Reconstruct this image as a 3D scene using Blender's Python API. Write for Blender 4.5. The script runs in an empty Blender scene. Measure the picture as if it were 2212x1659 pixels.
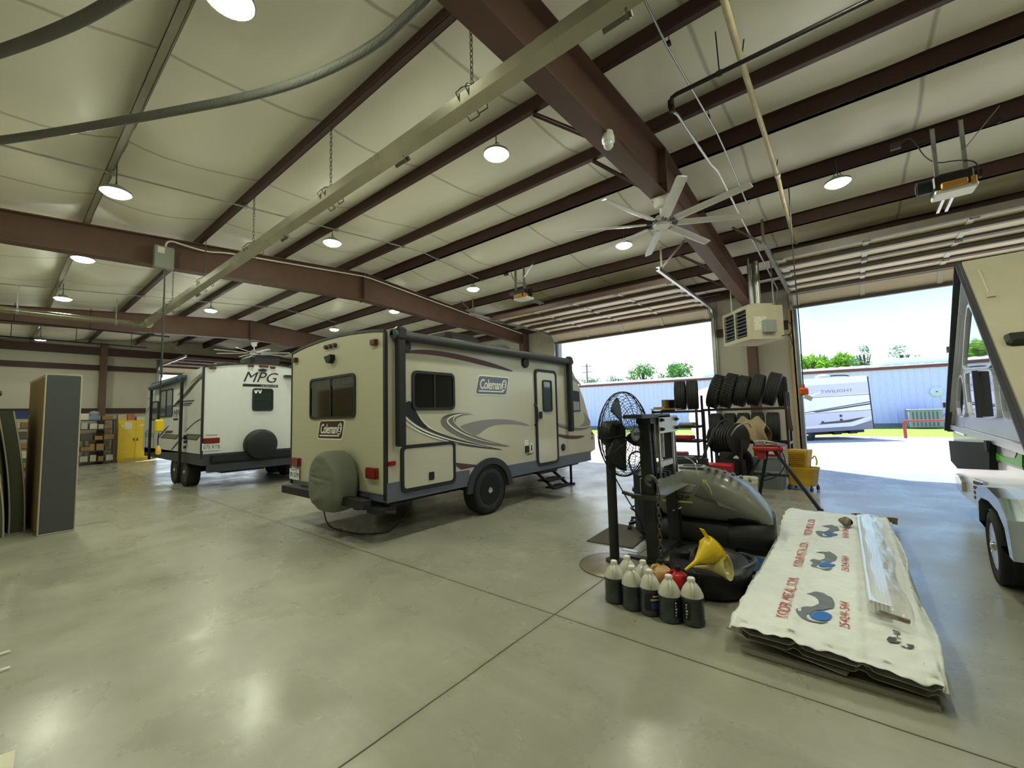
import bpy, math, random
from mathutils import Vector, Matrix
random.seed(7)
PI = math.pi
sc = bpy.context.scene
COL = sc.collection
# ---------------------------------------------------------------- camera
FPX, YAW, PIT, ROL, CAMH = 898.1, math.radians(-38.755), math.radians(4.209), math.radians(-1.491), 1.45
_fw = Vector((math.sin(YAW)*math.cos(PIT), math.cos(YAW)*math.cos(PIT), math.sin(PIT)))
_r = Vector((math.cos(YAW), -math.sin(YAW), 0)); _u = _r.cross(_fw)
_r2 = math.cos(ROL)*_r + math.sin(ROL)*_u
_u2 = -math.sin(ROL)*_r + math.cos(ROL)*_u
cam = bpy.data.cameras.new('camera'); camo = bpy.data.objects.new('camera', cam); COL.objects.link(camo)
cam.sensor_width = 36; cam.sensor_fit = 'HORIZONTAL'; cam.lens = FPX/2212*36; cam.clip_end = 400; cam.clip_start = .05
camo.matrix_world = Matrix(((_r2.x, _u2.x, -_fw.x, 0), (_r2.y, _u2.y, -_fw.y, 0), (_r2.z, _u2.z, -_fw.z, CAMH), (0, 0, 0, 1)))
sc.camera = camo
# ---------------------------------------------------------------- colour management
vs = sc.view_settings
sc.display_settings.display_device = 'sRGB'
vs.view_transform = 'Standard'; vs.look = 'None'; vs.gamma = 1; vs.use_curve_mapping = False
vs.exposure = 0.27
sc.cycles.max_bounces = 8; sc.cycles.diffuse_bounces = 5; sc.cycles.glossy_bounces = 4
sc.cycles.transparent_max_bounces = 12; sc.cycles.sample_clamp_indirect = 6
# ---------------------------------------------------------------- sky and sun
SUN_DIR = Vector((-.8*math.cos(math.radians(64)), .6*math.cos(math.radians(64)), math.sin(math.radians(64)))).normalized()
w = bpy.data.worlds.new('sky'); sc.world = w; w.use_nodes = True
nt = w.node_tree; nt.nodes.clear()
wo = nt.nodes.new('ShaderNodeOutputWorld'); bg = nt.nodes.new('ShaderNodeBackground')
tc = nt.nodes.new('ShaderNodeTexCoord'); sx = nt.nodes.new('ShaderNodeSeparateXYZ')
cr = nt.nodes.new('ShaderNodeValToRGB')
nt.links.new(tc.outputs['Generated'], sx.inputs[0]); nt.links.new(sx.outputs['Z'], cr.inputs[0])
el = cr.color_ramp.elements
el[0].position = 0.0; el[0].color = (.96, 1.0, 1.0, 1)
el[1].position = 1.0; el[1].color = (.17, .36, .95, 1)
for p, c in ((.06, (.84, .98, 1.0, 1)), (.13, (.60, .92, 1.0, 1)), (.22, (.32, .60, 1.0, 1)), (.45, (.20, .40, 1.0, 1))):
    e = el.new(p); e.color = c
dt = nt.nodes.new('ShaderNodeVectorMath'); dt.operation = 'DOT_PRODUCT'
dt.inputs[1].default_value = Vector((-.72, .69, .1)).normalized()
nt.links.new(tc.outputs['Generated'], dt.inputs[0])
mr = nt.nodes.new('ShaderNodeMapRange'); mr.inputs[1].default_value = .72; mr.inputs[2].default_value = 1.0
nt.links.new(dt.outputs['Value'], mr.inputs[0])
mx = nt.nodes.new('ShaderNodeMix'); mx.data_type = 'RGBA'
mx.inputs[7].default_value = (1.05, 1.08, 1.1, 1)
nt.links.new(mr.outputs[0], mx.inputs[0]); nt.links.new(cr.outputs[0], mx.inputs[6])
nt.links.new(mx.outputs[2], bg.inputs[0]); bg.inputs[1].default_value = 1.6
nt.links.new(bg.outputs[0], wo.inputs[0])
sun = bpy.data.lights.new('sun', 'SUN'); sun.energy = 9.0; sun.angle = .009; sun.color = (1, .95, .86)
suno = bpy.data.objects.new('sun', sun); COL.objects.link(suno)
suno.rotation_euler = SUN_DIR.to_track_quat('Z', 'Y').to_euler(); suno.location = (-20, 30, 40)
LAMP_STRENGTH = 190.0
# ---------------------------------------------------------------- photo points on known real planes
def _ray(px, py):
    return _r2*((px-1106)/FPX) + _u2*(-(py-829.5)/FPX) + _fw
def on_x(px, py, X):
    d = _ray(px, py); return Vector((0, 0, CAMH)) + d*(X/d.x)
def on_y(px, py, Y):
    d = _ray(px, py); return Vector((0, 0, CAMH)) + d*(Y/d.y)
def on_z(px, py, Z=0.0):
    d = _ray(px, py); return Vector((0, 0, CAMH)) + d*((Z-CAMH)/d.z)
# ---------------------------------------------------------------- materials
def lin(c):
    return tuple(((v/255)/12.92 if v/255 <= .04045 else ((v/255+.055)/1.055)**2.4) for v in c)
_M = {}
def mat(name, rgb, rough=.6, metal=0.0, var=0.0, vscale=6.0, bump=0.0, bscale=40.0, emit=None, estr=0.0, alpha=None, trans=0.0, coat=0.0, ior=1.45, stretch=None):
    """procedural material: base colour (sRGB 0-255) with noise variation and noise bump"""
    if name in _M: return _M[name]
    m = bpy.data.materials.new(name); m.use_nodes = True
    n = m.node_tree; b = n.nodes['Principled BSDF']
    c = lin(rgb)
    b.inputs['Base Color'].default_value = (*c, 1)
    b.inputs['Roughness'].default_value = rough; b.inputs['Metallic'].default_value = metal
    b.inputs['IOR'].default_value = ior
    if coat: b.inputs['Coat Weight'].default_value = coat; b.inputs['Coat Roughness'].default_value = .08
    if trans: b.inputs['Transmission Weight'].default_value = trans
    if alpha is not None: b.inputs['Alpha'].default_value = alpha
    if emit: b.inputs['Emission Color'].default_value = (*lin(emit), 1); b.inputs['Emission Strength'].default_value = estr
    if var or bump:
        t = n.nodes.new('ShaderNodeTexCoord'); mp = n.nodes.new('ShaderNodeMapping')
        n.links.new(t.outputs['Object'], mp.inputs[0])
        if stretch: mp.inputs['Scale'].default_value = stretch
    if var:
        nz = n.nodes.new('ShaderNodeTexNoise'); nz.inputs['Scale'].default_value = vscale; nz.inputs['Detail'].default_value = 5
        n.links.new(mp.outputs[0], nz.inputs[0])
        mm = n.nodes.new('ShaderNodeMapRange'); mm.inputs[1].default_value = .3; mm.inputs[2].default_value = .7
        n.links.new(nz.outputs[0], mm.inputs[0])
        mi = n.nodes.new('ShaderNodeMix'); mi.data_type = 'RGBA'
        mi.inputs[6].default_value = (*[v*(1-var) for v in c], 1); mi.inputs[7].default_value = (*[min(1, v*(1+var)) for v in c], 1)
        n.links.new(mm.outputs[0], mi.inputs[0]); n.links.new(mi.outputs[2], b.inputs['Base Color'])
        rr = n.nodes.new('ShaderNodeMapRange'); rr.inputs[3].default_value = max(.02, rough-.08); rr.inputs[4].default_value = min(1, rough+.08)
        n.links.new(nz.outputs[0], rr.inputs[0]); n.links.new(rr.outputs[0], b.inputs['Roughness'])
    if bump:
        nb = n.nodes.new('ShaderNodeTexNoise'); nb.inputs['Scale'].default_value = bscale; nb.inputs['Detail'].default_value = 4
        n.links.new(mp.outputs[0], nb.inputs[0])
        bp = n.nodes.new('ShaderNodeBump'); bp.inputs['Strength'].default_value = bump; bp.inputs['Distance'].default_value = .01
        n.links.new(nb.outputs[0], bp.inputs['Height']); n.links.new(bp.outputs[0], b.inputs['Normal'])
    _M[name] = m
    return m
# ---------------------------------------------------------------- mesh builder
class MB:
    def __init__(s): s.v = []; s.f = []; s.sm = []
    def add(s, vs, fs, smooth=False):
        o = len(s.v); s.v += [tuple(v) for v in vs]
        for f in fs: s.f.append([o+i for i in f]); s.sm.append(smooth)
        return s
    def box(s, x0, x1, y0, y1, z0, z1):
        v = [(x, y, z) for x in (x0, x1) for y in (y0, y1) for z in (z0, z1)]
        return s.add(v, [(0, 1, 3, 2), (4, 6, 7, 5), (0, 4, 5, 1), (2, 3, 7, 6), (0, 2, 6, 4), (1, 5, 7, 3)])
    def rbox(s, c, size, M=None, ch=0.0):
        """box centred at c, edges chamfered by ch, rotated by M"""
        hx, hy, hz = [v/2 for v in size]
        if ch <= 0:
            v = [Vector((x, y, z)) for x in (-hx, hx) for y in (-hy, hy) for z in (-hz, hz)]
            f = [(0, 1, 3, 2), (4, 6, 7, 5), (0, 4, 5, 1), (2, 3, 7, 6), (0, 2, 6, 4), (1, 5, 7, 3)]
        else:
            ch = min(ch, hx*.9, hy*.9, hz*.9)
            rings = []
            for z, k in ((-hz, ch), (-hz+ch, 0), (hz-ch, 0), (hz, ch)):
                a, b = hx-k, hy-k; q = ch if k == 0 else ch*.6
                rings.append([Vector(p) for p in ((a-q, -b, z), (a, -b+q, z), (a, b-q, z), (a-q, b, z), (-a+q, b, z), (-a, b-q, z), (-a, -b+q, z), (-a+q, -b, z))])
            v = [p for r in rings for p in r]; f = []
            for k in range(3):
                for i in range(8): f.append((k*8+i, k*8+(i+1) % 8, (k+1)*8+(i+1) % 8, (k+1)*8+i))
            f.append(tuple(range(7, -1, -1))); f.append(tuple(range(24, 32)))
        if M is not None: v = [M @ p for p in v]
        c = Vector(c)
        return s.add([p+c for p in v], f)
    def beam(s, p0, p1, w, h, up=(0, 0, 1)):
        p0, p1 = Vector(p0), Vector(p1); d = (p1-p0).normalized(); up = Vector(up)
        if abs(d.dot(up)) > .99: up = Vector((1, 0, 0))
        a = d.cross(up).normalized()*(w/2); b = a.cross(d).normalized()*(h/2)
        v = [p+x+y for p in (p0, p1) for x, y in ((-a, -b), (a, -b), (a, b), (-a, b))]
        return s.add(v, [(0, 3, 2, 1), (4, 5, 6, 7), (0, 1, 5, 4), (1, 2, 6, 5), (2, 3, 7, 6), (3, 0, 4, 7)])
    def tube(s, pts, r, n=8, closed=False, caps=True):
        pts = [Vector(p) for p in pts]; N = len(pts); vs = []; fs = []
        rad = r if isinstance(r, (list, tuple)) else [r]*N
        prev = None
        for i, p in enumerate(pts):
            if closed: d = pts[(i+1) % N]-pts[i-1]
            else: d = pts[min(i+1, N-1)]-pts[max(i-1, 0)]
            d.normalize()
            if prev is None:
                a = d.cross(Vector((0, 0, 1)))
                if a.length < .05: a = d.cross(Vector((1, 0, 0)))
            else: a = prev - d*prev.dot(d)
            a.normalize(); prev = a.copy(); b = d.cross(a)
            for k in range(n):
                t = 2*PI*k/n; vs.append(p + (a*math.cos(t)+b*math.sin(t))*rad[i])
        M = N if closed else N-1
        for i in range(M):
            j = (i+1) % N
            for k in range(n):
                k2 = (k+1) % n; fs.append((i*n+k, i*n+k2, j*n+k2, j*n+k))
        s.add(vs, fs, True)
        if caps and not closed:
            o = len(s.v)-len(vs)
            s.f.append([o+k for k in range(n-1, -1, -1)]); s.sm.append(False)
            s.f.append([o+(N-1)*n+k for k in range(n)]); s.sm.append(False)
        return s
    def cyl(s, p0, p1, r, n=16): return s.tube([p0, p1], r, n)
    def lathe(s, prof, n=24, M=None, smooth=True, a0=0.0, a1=2*PI, c=(0, 0, 0)):
        """prof: (radius, height) pairs, turned about local z"""
        full = abs(a1-a0-2*PI) < 1e-6; m = n if full else n+1
        vs = []; fs = []; c = Vector(c)
        for r, h in prof:
            for k in range(m):
                t = a0+(a1-a0)*k/n; p = Vector((r*math.cos(t), r*math.sin(t), h))
                vs.append((M @ p if M is not None else p)+c)
        for i in range(len(prof)-1):
            for k in range(n):
                k2 = (k+1) % m; fs.append((i*m+k, i*m+k2, (i+1)*m+k2, (i+1)*m+k))
        s.add(vs, fs, smooth)
        if full:
            o = len(s.v)-len(vs)
            if prof[0][0] > 1e-5: s.f.append([o+k for k in range(m-1, -1, -1)]); s.sm.append(False)
            if prof[-1][0] > 1e-5: s.f.append([o+(len(prof)-1)*m+k for k in range(m)]); s.sm.append(False)
        return s
    def prism(s, poly, h0, h1, M=None, c=(0, 0, 0)):
        """2-D polygon (local x,y) extruded from h0 to h1 along local z"""
        n = len(poly); c = Vector(c)
        v = [Vector((x, y, h)) for h in (h0, h1) for x, y in poly]
        if M is not None: v = [M @ p for p in v]
        f = [tuple(range(n-1, -1, -1)), tuple(range(n, 2*n))]
        for i in range(n): f.append((i, (i+1) % n, n+(i+1) % n, n+i))
        return s.add([p+c for p in v], f)
    def loft(s, rings, smooth=False, caps=True, closed=True):
        n = len(rings[0]); v = [p for r in rings for p in r]; f = []
        for i in range(len(rings)-1):
            for k in range(n if closed else n-1):
                k2 = (k+1) % n; f.append((i*n+k, i*n+k2, (i+1)*n+k2, (i+1)*n+k))
        s.add(v, f, smooth)
        if caps:
            o = len(s.v)-len(v)
            s.f.append([o+k for k in range(n-1, -1, -1)]); s.sm.append(False)
            s.f.append([o+(len(rings)-1)*n+k for k in range(n)]); s.sm.append(False)
        return s
    def grid(s, fn, nu, nv, smooth=True):
        v = [fn(i/nu, j/nv) for i in range(nu+1) for j in range(nv+1)]; f = []
        for i in range(nu):
            for j in range(nv): f.append((i*(nv+1)+j, (i+1)*(nv+1)+j, (i+1)*(nv+1)+j+1, i*(nv+1)+j+1))
        return s.add(v, f, smooth)
    def build(s, name, m, parent=None, bevel=0.0, angle=40, loc=None, solid=0.0):
        me = bpy.data.meshes.new(name)
        me.from_pydata(s.v, [], s.f)
        me.polygons.foreach_set('use_smooth', [True]*len(s.f) if any(s.sm) or bevel else s.sm)
        if any(s.sm) or bevel:
            me.update(); me.set_sharp_from_angle(angle=math.radians(angle))
        me.materials.append(m); me.update()
        o = bpy.data.objects.new(name, me); COL.objects.link(o)
        if parent is not None: o.parent = parent
        if loc is not None: o.location = loc
        if bevel:
            b = o.modifiers.new('bevel', 'BEVEL'); b.width = bevel; b.segments = 2; b.limit_method = 'ANGLE'; b.angle_limit = math.radians(35)
        if solid:
            b = o.modifiers.new('solid', 'SOLIDIFY'); b.thickness = solid; b.offset = 0
        return o
    def recalc(s):
        import bmesh
        bm = bmesh.new(); vv = [bm.verts.new(v) for v in s.v]
        for f in s.f:
            try: bm.faces.new([vv[i] for i in f])
            except ValueError: pass
        bmesh.ops.recalc_face_normals(bm, faces=bm.faces)
        bm.verts.index_update()
        s.f = [[v.index for v in f.verts] for f in bm.faces]; s.sm = (s.sm+[False]*len(s.f))[:len(s.f)]
        bm.free(); return s
def tag(o, label, cat, group=None, kind=None):
    o['label'] = label; o['category'] = cat
    if group: o['group'] = group
    if kind: o['kind'] = kind
    return o
def thing(name, label, cat, loc=(0, 0, 0), rz=0.0, group=None):
    o = bpy.data.objects.new(name, None); COL.objects.link(o); o.empty_display_size = .1
    o.location = loc; o.rotation_euler = (0, 0, rz)
    return tag(o, label, cat, group)
def struct(o):
    o['kind'] = 'structure'; return o
def dup(root, loc=None, rz=None, label=None, group=None):
    r = root.copy(); COL.objects.link(r)
    if loc is not None: r.location = loc
    if rz is not None: r.rotation_euler = (0, 0, rz) if not isinstance(rz, (tuple, list)) else rz
    if label: r['label'] = label
    if group: r['group'] = group
    for ch in list(root.children):
        c = ch.copy(); COL.objects.link(c); c.parent = r
        for g in list(ch.children):
            d = g.copy(); COL.objects.link(d); d.parent = c
    return r
# frames: columns = local x, y, z axes
def frame(x, y, z): return Matrix((x, y, z)).transposed()
FX = frame((0, 1, 0), (0, 0, 1), (1, 0, 0))      # polygon (y,z) extruded along +x
FY = frame((1, 0, 0), (0, 0, 1), (0, -1, 0))     # polygon (x,z) extruded along -y
FZ = Matrix.Identity(3)
AXX = frame((0, 1, 0), (0, 0, 1), (1, 0, 0))
AXY = frame((0, 0, 1), (1, 0, 0), (0, 1, 0))
def rotx(a): return Matrix.Rotation(a, 3, 'X')
def roty(a): return Matrix.Rotation(a, 3, 'Y')
def rotz(a): return Matrix.Rotation(a, 3, 'Z')
def rrect(w, h, r, n=5, cx=0, cy=0, shear=0.0):
    p = []
    for sx_, sy_, a in ((1, 1, 0), (-1, 1, PI/2), (-1, -1, PI), (1, -1, 1.5*PI)):
        for k in range(n+1):
            t = a+PI/2*k/n; x = sx_*(w/2-r)+r*math.cos(t); y = sy_*(h/2-r)+r*math.sin(t)
            p.append((cx+x+shear*y, cy+y))
    return p
def circle(r, n=24, cx=0, cy=0, rx=1.0): return [(cx+r*rx*math.cos(2*PI*k/n), cy+r*math.sin(2*PI*k/n)) for k in range(n)]
def smooth_poly(pts, it=2):
    """Chaikin-smoothed closed polygon"""
    for _ in range(it):
        q = []
        for i in range(len(pts)):
            a, b = Vector(pts[i]), Vector(pts[(i+1) % len(pts)])
            q += [tuple(a*.75+b*.25), tuple(a*.25+b*.75)]
        pts = q
    return pts
def smooth_line(pts, it=2):
    pts = [Vector(p) for p in pts]
    for _ in range(it):
        q = [pts[0]]
        for a, b in zip(pts, pts[1:]): q += [a*.75+b*.25, a*.25+b*.75]
        pts = q+[pts[-1]]
    return pts
def ring_prism(mb, outer, inner, h0, h1, M, c=(0, 0, 0)):
    """frame between two outlines of equal point count"""
    n = len(outer); c = Vector(c)
    v = [M @ Vector((x, y, h))+c for h in (h0, h1) for pl in (outer, inner) for x, y in pl]
    f = []
    for i in range(n):
        j = (i+1) % n
        f += [(i, n+i, n+j, j), (2*n+i, 2*n+j, 3*n+j, 3*n+i), (i, j, 2*n+j, 2*n+i), (n+i, 3*n+i, 3*n+j, n+j)]
    return mb.add(v, f)
def fill(mb, poly, h, M, c=(0, 0, 0), thick=.002):
    """thin filled (possibly concave) decal: triangulated front with real thickness"""
    from mathutils.geometry import tessellate_polygon
    c = Vector(c); n = len(poly)
    tris = tessellate_polygon([[Vector((x, y, 0)) for x, y in poly]])
    v = [M @ Vector((x, y, h+d))+c for d in (0, thick) for x, y in poly]
    f = [(t[2], t[1], t[0]) for t in tris]+[(n+t[0], n+t[1], n+t[2]) for t in tris]
    for i in range(n): f.append((i, (i+1) % n, n+(i+1) % n, n+i))
    return mb.add(v, f)
def ribbon(mb, pts, w, h, M, c=(0, 0, 0), thick=.002, taper=True):
    pts = [Vector((p[0], p[1], 0)) for p in pts]; N = len(pts); L = []; R_ = []
    for i, p in enumerate(pts):
        d = (pts[min(i+1, N-1)]-pts[max(i-1, 0)]).normalized(); nrm = Vector((-d.y, d.x, 0))
        k = w/2*(math.sin(PI*min(max(i/(N-1), .04), .96)) if taper else 1)
        L.append(tuple((p+nrm*k)[:2])); R_.append(tuple((p-nrm*k)[:2]))
    return fill(mb, L+R_[::-1], h, M, c, thick)
def text(name, body, w, h, M, c, m, parent, depth=.002, shear=0.0, space=1.0, bold=0.0):
    """lettering as a mesh, fitted to width w and height h, lower-left at c, on the frame M"""
    cu = bpy.data.curves.new(name, 'FONT'); cu.body = body; cu.extrude = .5; cu.shear = shear; cu.space_character = space
    cu.offset = bold; cu.resolution_u = 3
    o = bpy.data.objects.new(name, cu); COL.objects.link(o)
    dg = bpy.context.evaluated_depsgraph_get(); dg.update()
    me = bpy.data.meshes.new_from_object(o.evaluated_get(dg))
    bpy.data.objects.remove(o); bpy.data.curves.remove(cu)
    xs = [v.co.x for v in me.vertices]; ys = [v.co.y for v in me.vertices]
    x0, x1, y0, y1 = min(xs), max(xs), min(ys), max(ys); c = Vector(c)
    for v in me.vertices:
        p = Vector(((v.co.x-x0)/(x1-x0)*w, (v.co.y-y0)/(y1-y0)*h, (v.co.z+.5)*depth)); v.co = M @ p + c
    me.materials.clear(); me.materials.append(m); me.name = name
    o = bpy.data.objects.new(name, me); COL.objects.link(o)
    if parent is not None: o.parent = parent
    return o
# ================================================================ setting
XL, XR, YB, YF = -23.0, 12.4, -1.25, 12.0
RIDGE = 5.42
def ztop(y): return 4.92-.09*abs(y-RIDGE)
def zbot(y): return 4.26-.048*abs(y-RIDGE)
RAFT_X = (-1.75, -8.87, -15.9)
def floor_mat():
    m = bpy.data.materials.new('sealed_concrete'); m.use_nodes = True
    n = m.node_tree; b = n.nodes['Principled BSDF']; L = n.links.new
    t = n.nodes.new('ShaderNodeTexCoord')
    def noise(s, d=6, r=.55, dist=0, sc3=None):
        q = n.nodes.new('ShaderNodeTexNoise'); q.inputs['Scale'].default_value = s; q.inputs['Detail'].default_value = d
        q.inputs['Roughness'].default_value = r; q.inputs['Distortion'].default_value = dist
        if sc3:
            mp = n.nodes.new('ShaderNodeMapping'); mp.inputs['Scale'].default_value = sc3; L(t.outputs['Object'], mp.inputs[0]); L(mp.outputs[0], q.inputs[0])
        else: L(t.outputs['Object'], q.inputs[0])
        return q.outputs[0]
    def rng(x, a, c, lo, hi):
        q = n.nodes.new('ShaderNodeMapRange'); q.inputs[1].default_value = a; q.inputs[2].default_value = c; q.inputs[3].default_value = lo; q.inputs[4].default_value = hi
        L(x, q.inputs[0]); return q.outputs[0]
    def mixc(f, A, B):
        q = n.nodes.new('ShaderNodeMix'); q.data_type = 'RGBA'
        for i, v in ((0, f), (6, A), (7, B)):
            if hasattr(v, 'default_value') or hasattr(v, 'links'): L(v, q.inputs[i])
            else: q.inputs[i].default_value = v
        return q.outputs[2]
    def mth(op, a, b_=None):
        q = n.nodes.new('ShaderNodeMath'); q.operation = op
        for i, v in ((0, a), (1, b_)):
            if v is None: continue
            if hasattr(v, 'links'): L(v, q.inputs[i])
            else: q.inputs[i].default_value = v
        return q.outputs[0]
    c = mixc(rng(noise(.55, 7, .6, .6), .32, .68, 0, 1), (*lin((143, 142, 127)), 1), (*lin((164, 163, 148)), 1))
    c = mixc(rng(noise(3.2, 8, .65), .35, .75, 0, .55), c, (*lin((134, 132, 116)), 1))
    st = rng(noise(1.35, 6, .62, .5), .50, .74, 0, .22)                      # damp looking stains
    c = mixc(st, c, (*lin((118, 108, 86)), 1))
    st2 = rng(noise(6.0, 4, .55, .1), .58, .85, 0, .16)
    c = mixc(st2, c, (*lin((105, 96, 78)), 1))
    sc_ = rng(noise(2.2, 6, .7, 0, (.35, 3.2, 1)), .52, .82, 0, .22)           # long scuffs
    c = mixc(sc_, c, (*lin((192, 190, 182)), 1))
    sp = n.nodes.new('ShaderNodeSeparateXYZ'); L(t.outputs['Object'], sp.inputs[0])
    wob = rng(noise(3, 3), 0, 1, -.006, .006)
    d = None
    for ax, v in (('X', -1.75), ('X', -8.87), ('X', -15.8), ('X', 5.3), ('Y', 2.6)):
        q = mth('ABSOLUTE', mth('ADD', mth('SUBTRACT', sp.outputs[ax], v), wob))
        d = q if d is None else mth('MINIMUM', d, q)
    jf = rng(d, .003, .008, 1, 0)
    c = mixc(rng(d, .0, .05, .22, 0), c, (*lin((120, 112, 92)), 1))
    c = mixc(jf, c, (*lin((62, 54, 42)), 1))
    L(c, b.inputs['Base Color'])
    L(mth('ADD', rng(noise(1.1, 6, .6, .4), .3, .7, .18, .42), mth('MULTIPLY', jf, .4)), b.inputs['Roughness'])
    b.inputs['Specular IOR Level'].default_value = .55
    bp = n.nodes.new('ShaderNodeBump'); bp.inputs['Strength'].default_value = .25; bp.inputs['Distance'].default_value = .01
    h = mth('MULTIPLY', noise(28, 4), .25)
    L(h, bp.inputs['Height']); L(bp.outputs[0], b.inputs['Normal'])
    return m
mb = MB(); mb.box(XL, XR, YB, YF+.2, -.15, 0)
struct(mb.build('floor', floor_mat()))
M_apron = mat('apron_concrete', (196, 190, 178), .8, var=.1, vscale=1.5)
M_gravel = mat('gravel', (190, 183, 168), .95, var=.3, vscale=14, bump=.8, bscale=30)
M_grass = mat('lawn', (128, 158, 52), .95, var=.3, vscale=9, bump=1.0, bscale=60)
mb = MB(); mb.box(-60, 40, YF+.2, 15.6, -.16, -.012); struct(mb.build('floor_apron', M_apron))
mb = MB(); mb.box(-60, XL, -20, YF+.2, -.16, -.012); struct(mb.build('floor_yard', M_apron))
mb = MB(); mb.box(-90, 70, 15.6, 26.2, -.16, -.03); struct(mb.build('floor_gravel', M_gravel))
mb = MB(); mb.box(-140, 120, 26.2, 160, -.2, -.05)
tag(mb.build('lawn', M_grass), 'strip of sunlit green grass before the ribbed building', 'grass', kind='stuff')
# ---- white vinyl faced insulation: ceiling
M_vinyl = mat('vinyl_insulation', (238, 235, 222), .5, var=.03, vscale=1.2, bump=.25, bscale=2.5)
PUR = [-.66, .78, 2.2, 3.6, 5.0, 5.9, 7.31, 8.68, 9.93, 11.0]
PH = .2
knots = [YB]+PUR+[11.86, YF+.02]
rowsY = []
for a, b in zip(knots, knots[1:]):
    for k in range(7): rowsY.append((a+(b-a)*k/7, k/7, b-a))
rowsY.append((knots[-1], 0, 1))
NX = 110
def ceil_z(x, y, t, span):
    s = math.sin(PI*t)**.8
    seam = abs(((x+.9) % 1.78)-.89)/.89                   # 1 at the seams between the insulation blankets
    sag = (.075+.03*math.sin(x*.9+y*2.1)+.018*math.sin(x*2.7-y)) * min(1, span/1.2)
    return ztop(y)+PH+.015-s*sag-.02*s*(1-seam**4)
vs_, fs_ = [], []
for i in range(NX+1):
    x = XL+(XR-XL)*i/NX
    for y, t, sp_ in rowsY: vs_.append((x, y, ceil_z(x, y, t, sp_)))
ny = len(rowsY)
for i in range(NX):
    for j in range(ny-1): fs_.append((i*ny+j, (i+1)*ny+j, (i+1)*ny+j+1, i*ny+j+1))
mb = MB(); mb.add(vs_, fs_, True)
M_ceil = M_vinyl.copy(); M_ceil.name = 'vinyl_ceiling'
nn = M_ceil.node_tree; bs = nn.nodes['Principled BSDF']
tc_ = nn.nodes.new('ShaderNodeTexCoord'); sp_n = nn.nodes.new('ShaderNodeSeparateXYZ'); nn.links.new(tc_.outputs['Object'], sp_n.inputs[0])
def nm(op, a, b_):
    q = nn.nodes.new('ShaderNodeMath'); q.operation = op
    for i, v in ((0, a), (1, b_)):
        if hasattr(v, 'links'): nn.links.new(v, q.inputs[i])
        else: q.inputs[i].default_value = v
    return q.outputs[0]
wv = nn.nodes.new('ShaderNodeTexNoise'); wv.inputs['Scale'].default_value = .8; nn.links.new(tc_.outputs['Object'], wv.inputs[0])
sxx = nm('ADD', sp_n.outputs['X'], nm('MULTIPLY', wv.outputs[0], .12))
md = nm('PINGPONG', nm('ADD', sxx, .84), .89)
mr_ = nn.nodes.new('ShaderNodeMapRange'); mr_.inputs[1].default_value = .006; mr_.inputs[2].default_value = .03; mr_.inputs[3].default_value = .5; mr_.inputs[4].default_value = 0
nn.links.new(md, mr_.inputs[0])
mxx = nn.nodes.new('ShaderNodeMix'); mxx.data_type = 'RGBA'
src = bs.inputs['Base Color'].links[0].from_socket
nn.links.new(mr_.outputs[0], mxx.inputs[0]); nn.links.new(src, mxx.inputs[6]); mxx.inputs[7].default_value = (*lin((120, 114, 98)), 1)
nn.links.new(mxx.outputs[2], bs.inputs['Base Color'])
struct(mb.build('ceiling', M_ceil, angle=80, solid=.02))
# ---- walls
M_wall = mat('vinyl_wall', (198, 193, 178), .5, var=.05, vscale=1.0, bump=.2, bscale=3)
M_red = mat('red_oxide_steel', (100, 74, 62), .55, var=.12, vscale=3)
M_purlin = mat('dark_red_steel', (66, 43, 38), .55, var=.12, vscale=3)
M_trim = mat('bronze_trim', (96, 86, 80), .5, var=.08)
M_galv = mat('galvanized_steel', (176, 178, 176), .35, .85, var=.12, vscale=9)
M_jamb = mat('grey_door_jamb', (150, 152, 150), .45, .3, var=.1)
D1 = (-7.57, -2.7); D2 = (-.82, 4.05); DT = 4.22
def front_wall():
    mb = MB()
    for a, b in ((XL-.2, D1[0]), (D1[1], D2[0]), (D2[1], XR+.2)): mb.box(a, b, YF, YF+.2, 0, DT)
    mb.box(XL-.2, XR+.2, YF, YF+.2, DT, 4.75)
    return mb.build('wall_front', M_wall)
struct(front_wall())
D3 = (4.4, 8.3); D3T = 3.95
mb = MB()
for a, b in ((YB-.2, D3[0]), (D3[1], YF)): mb.box(XL-.2, XL, a, b, 0, D3T)
pent = [(YB-.2, D3T), (YF, D3T), (YF, 4.7), (RIDGE, 5.25), (YB-.2, 4.65)]
mb.prism(pent, XL-.2, XL, FX)
struct(mb.build('wall_left', M_wall))
mb = MB(); mb.box(XL-.2, XR+.2, YB-.2, YB, 0, 4.7); struct(mb.build('wall_back', M_wall))
mb = MB(); mb.box(XR, XR+.2, YB, YF, 0, 4.1); mb.prism([(YB, 4.1), (YF, 4.1), (YF, 4.7), (RIDGE, 5.25), (YB, 4.65)], XR, XR+.2, FX)
struct(mb.build('wall_right', M_wall))
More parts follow.
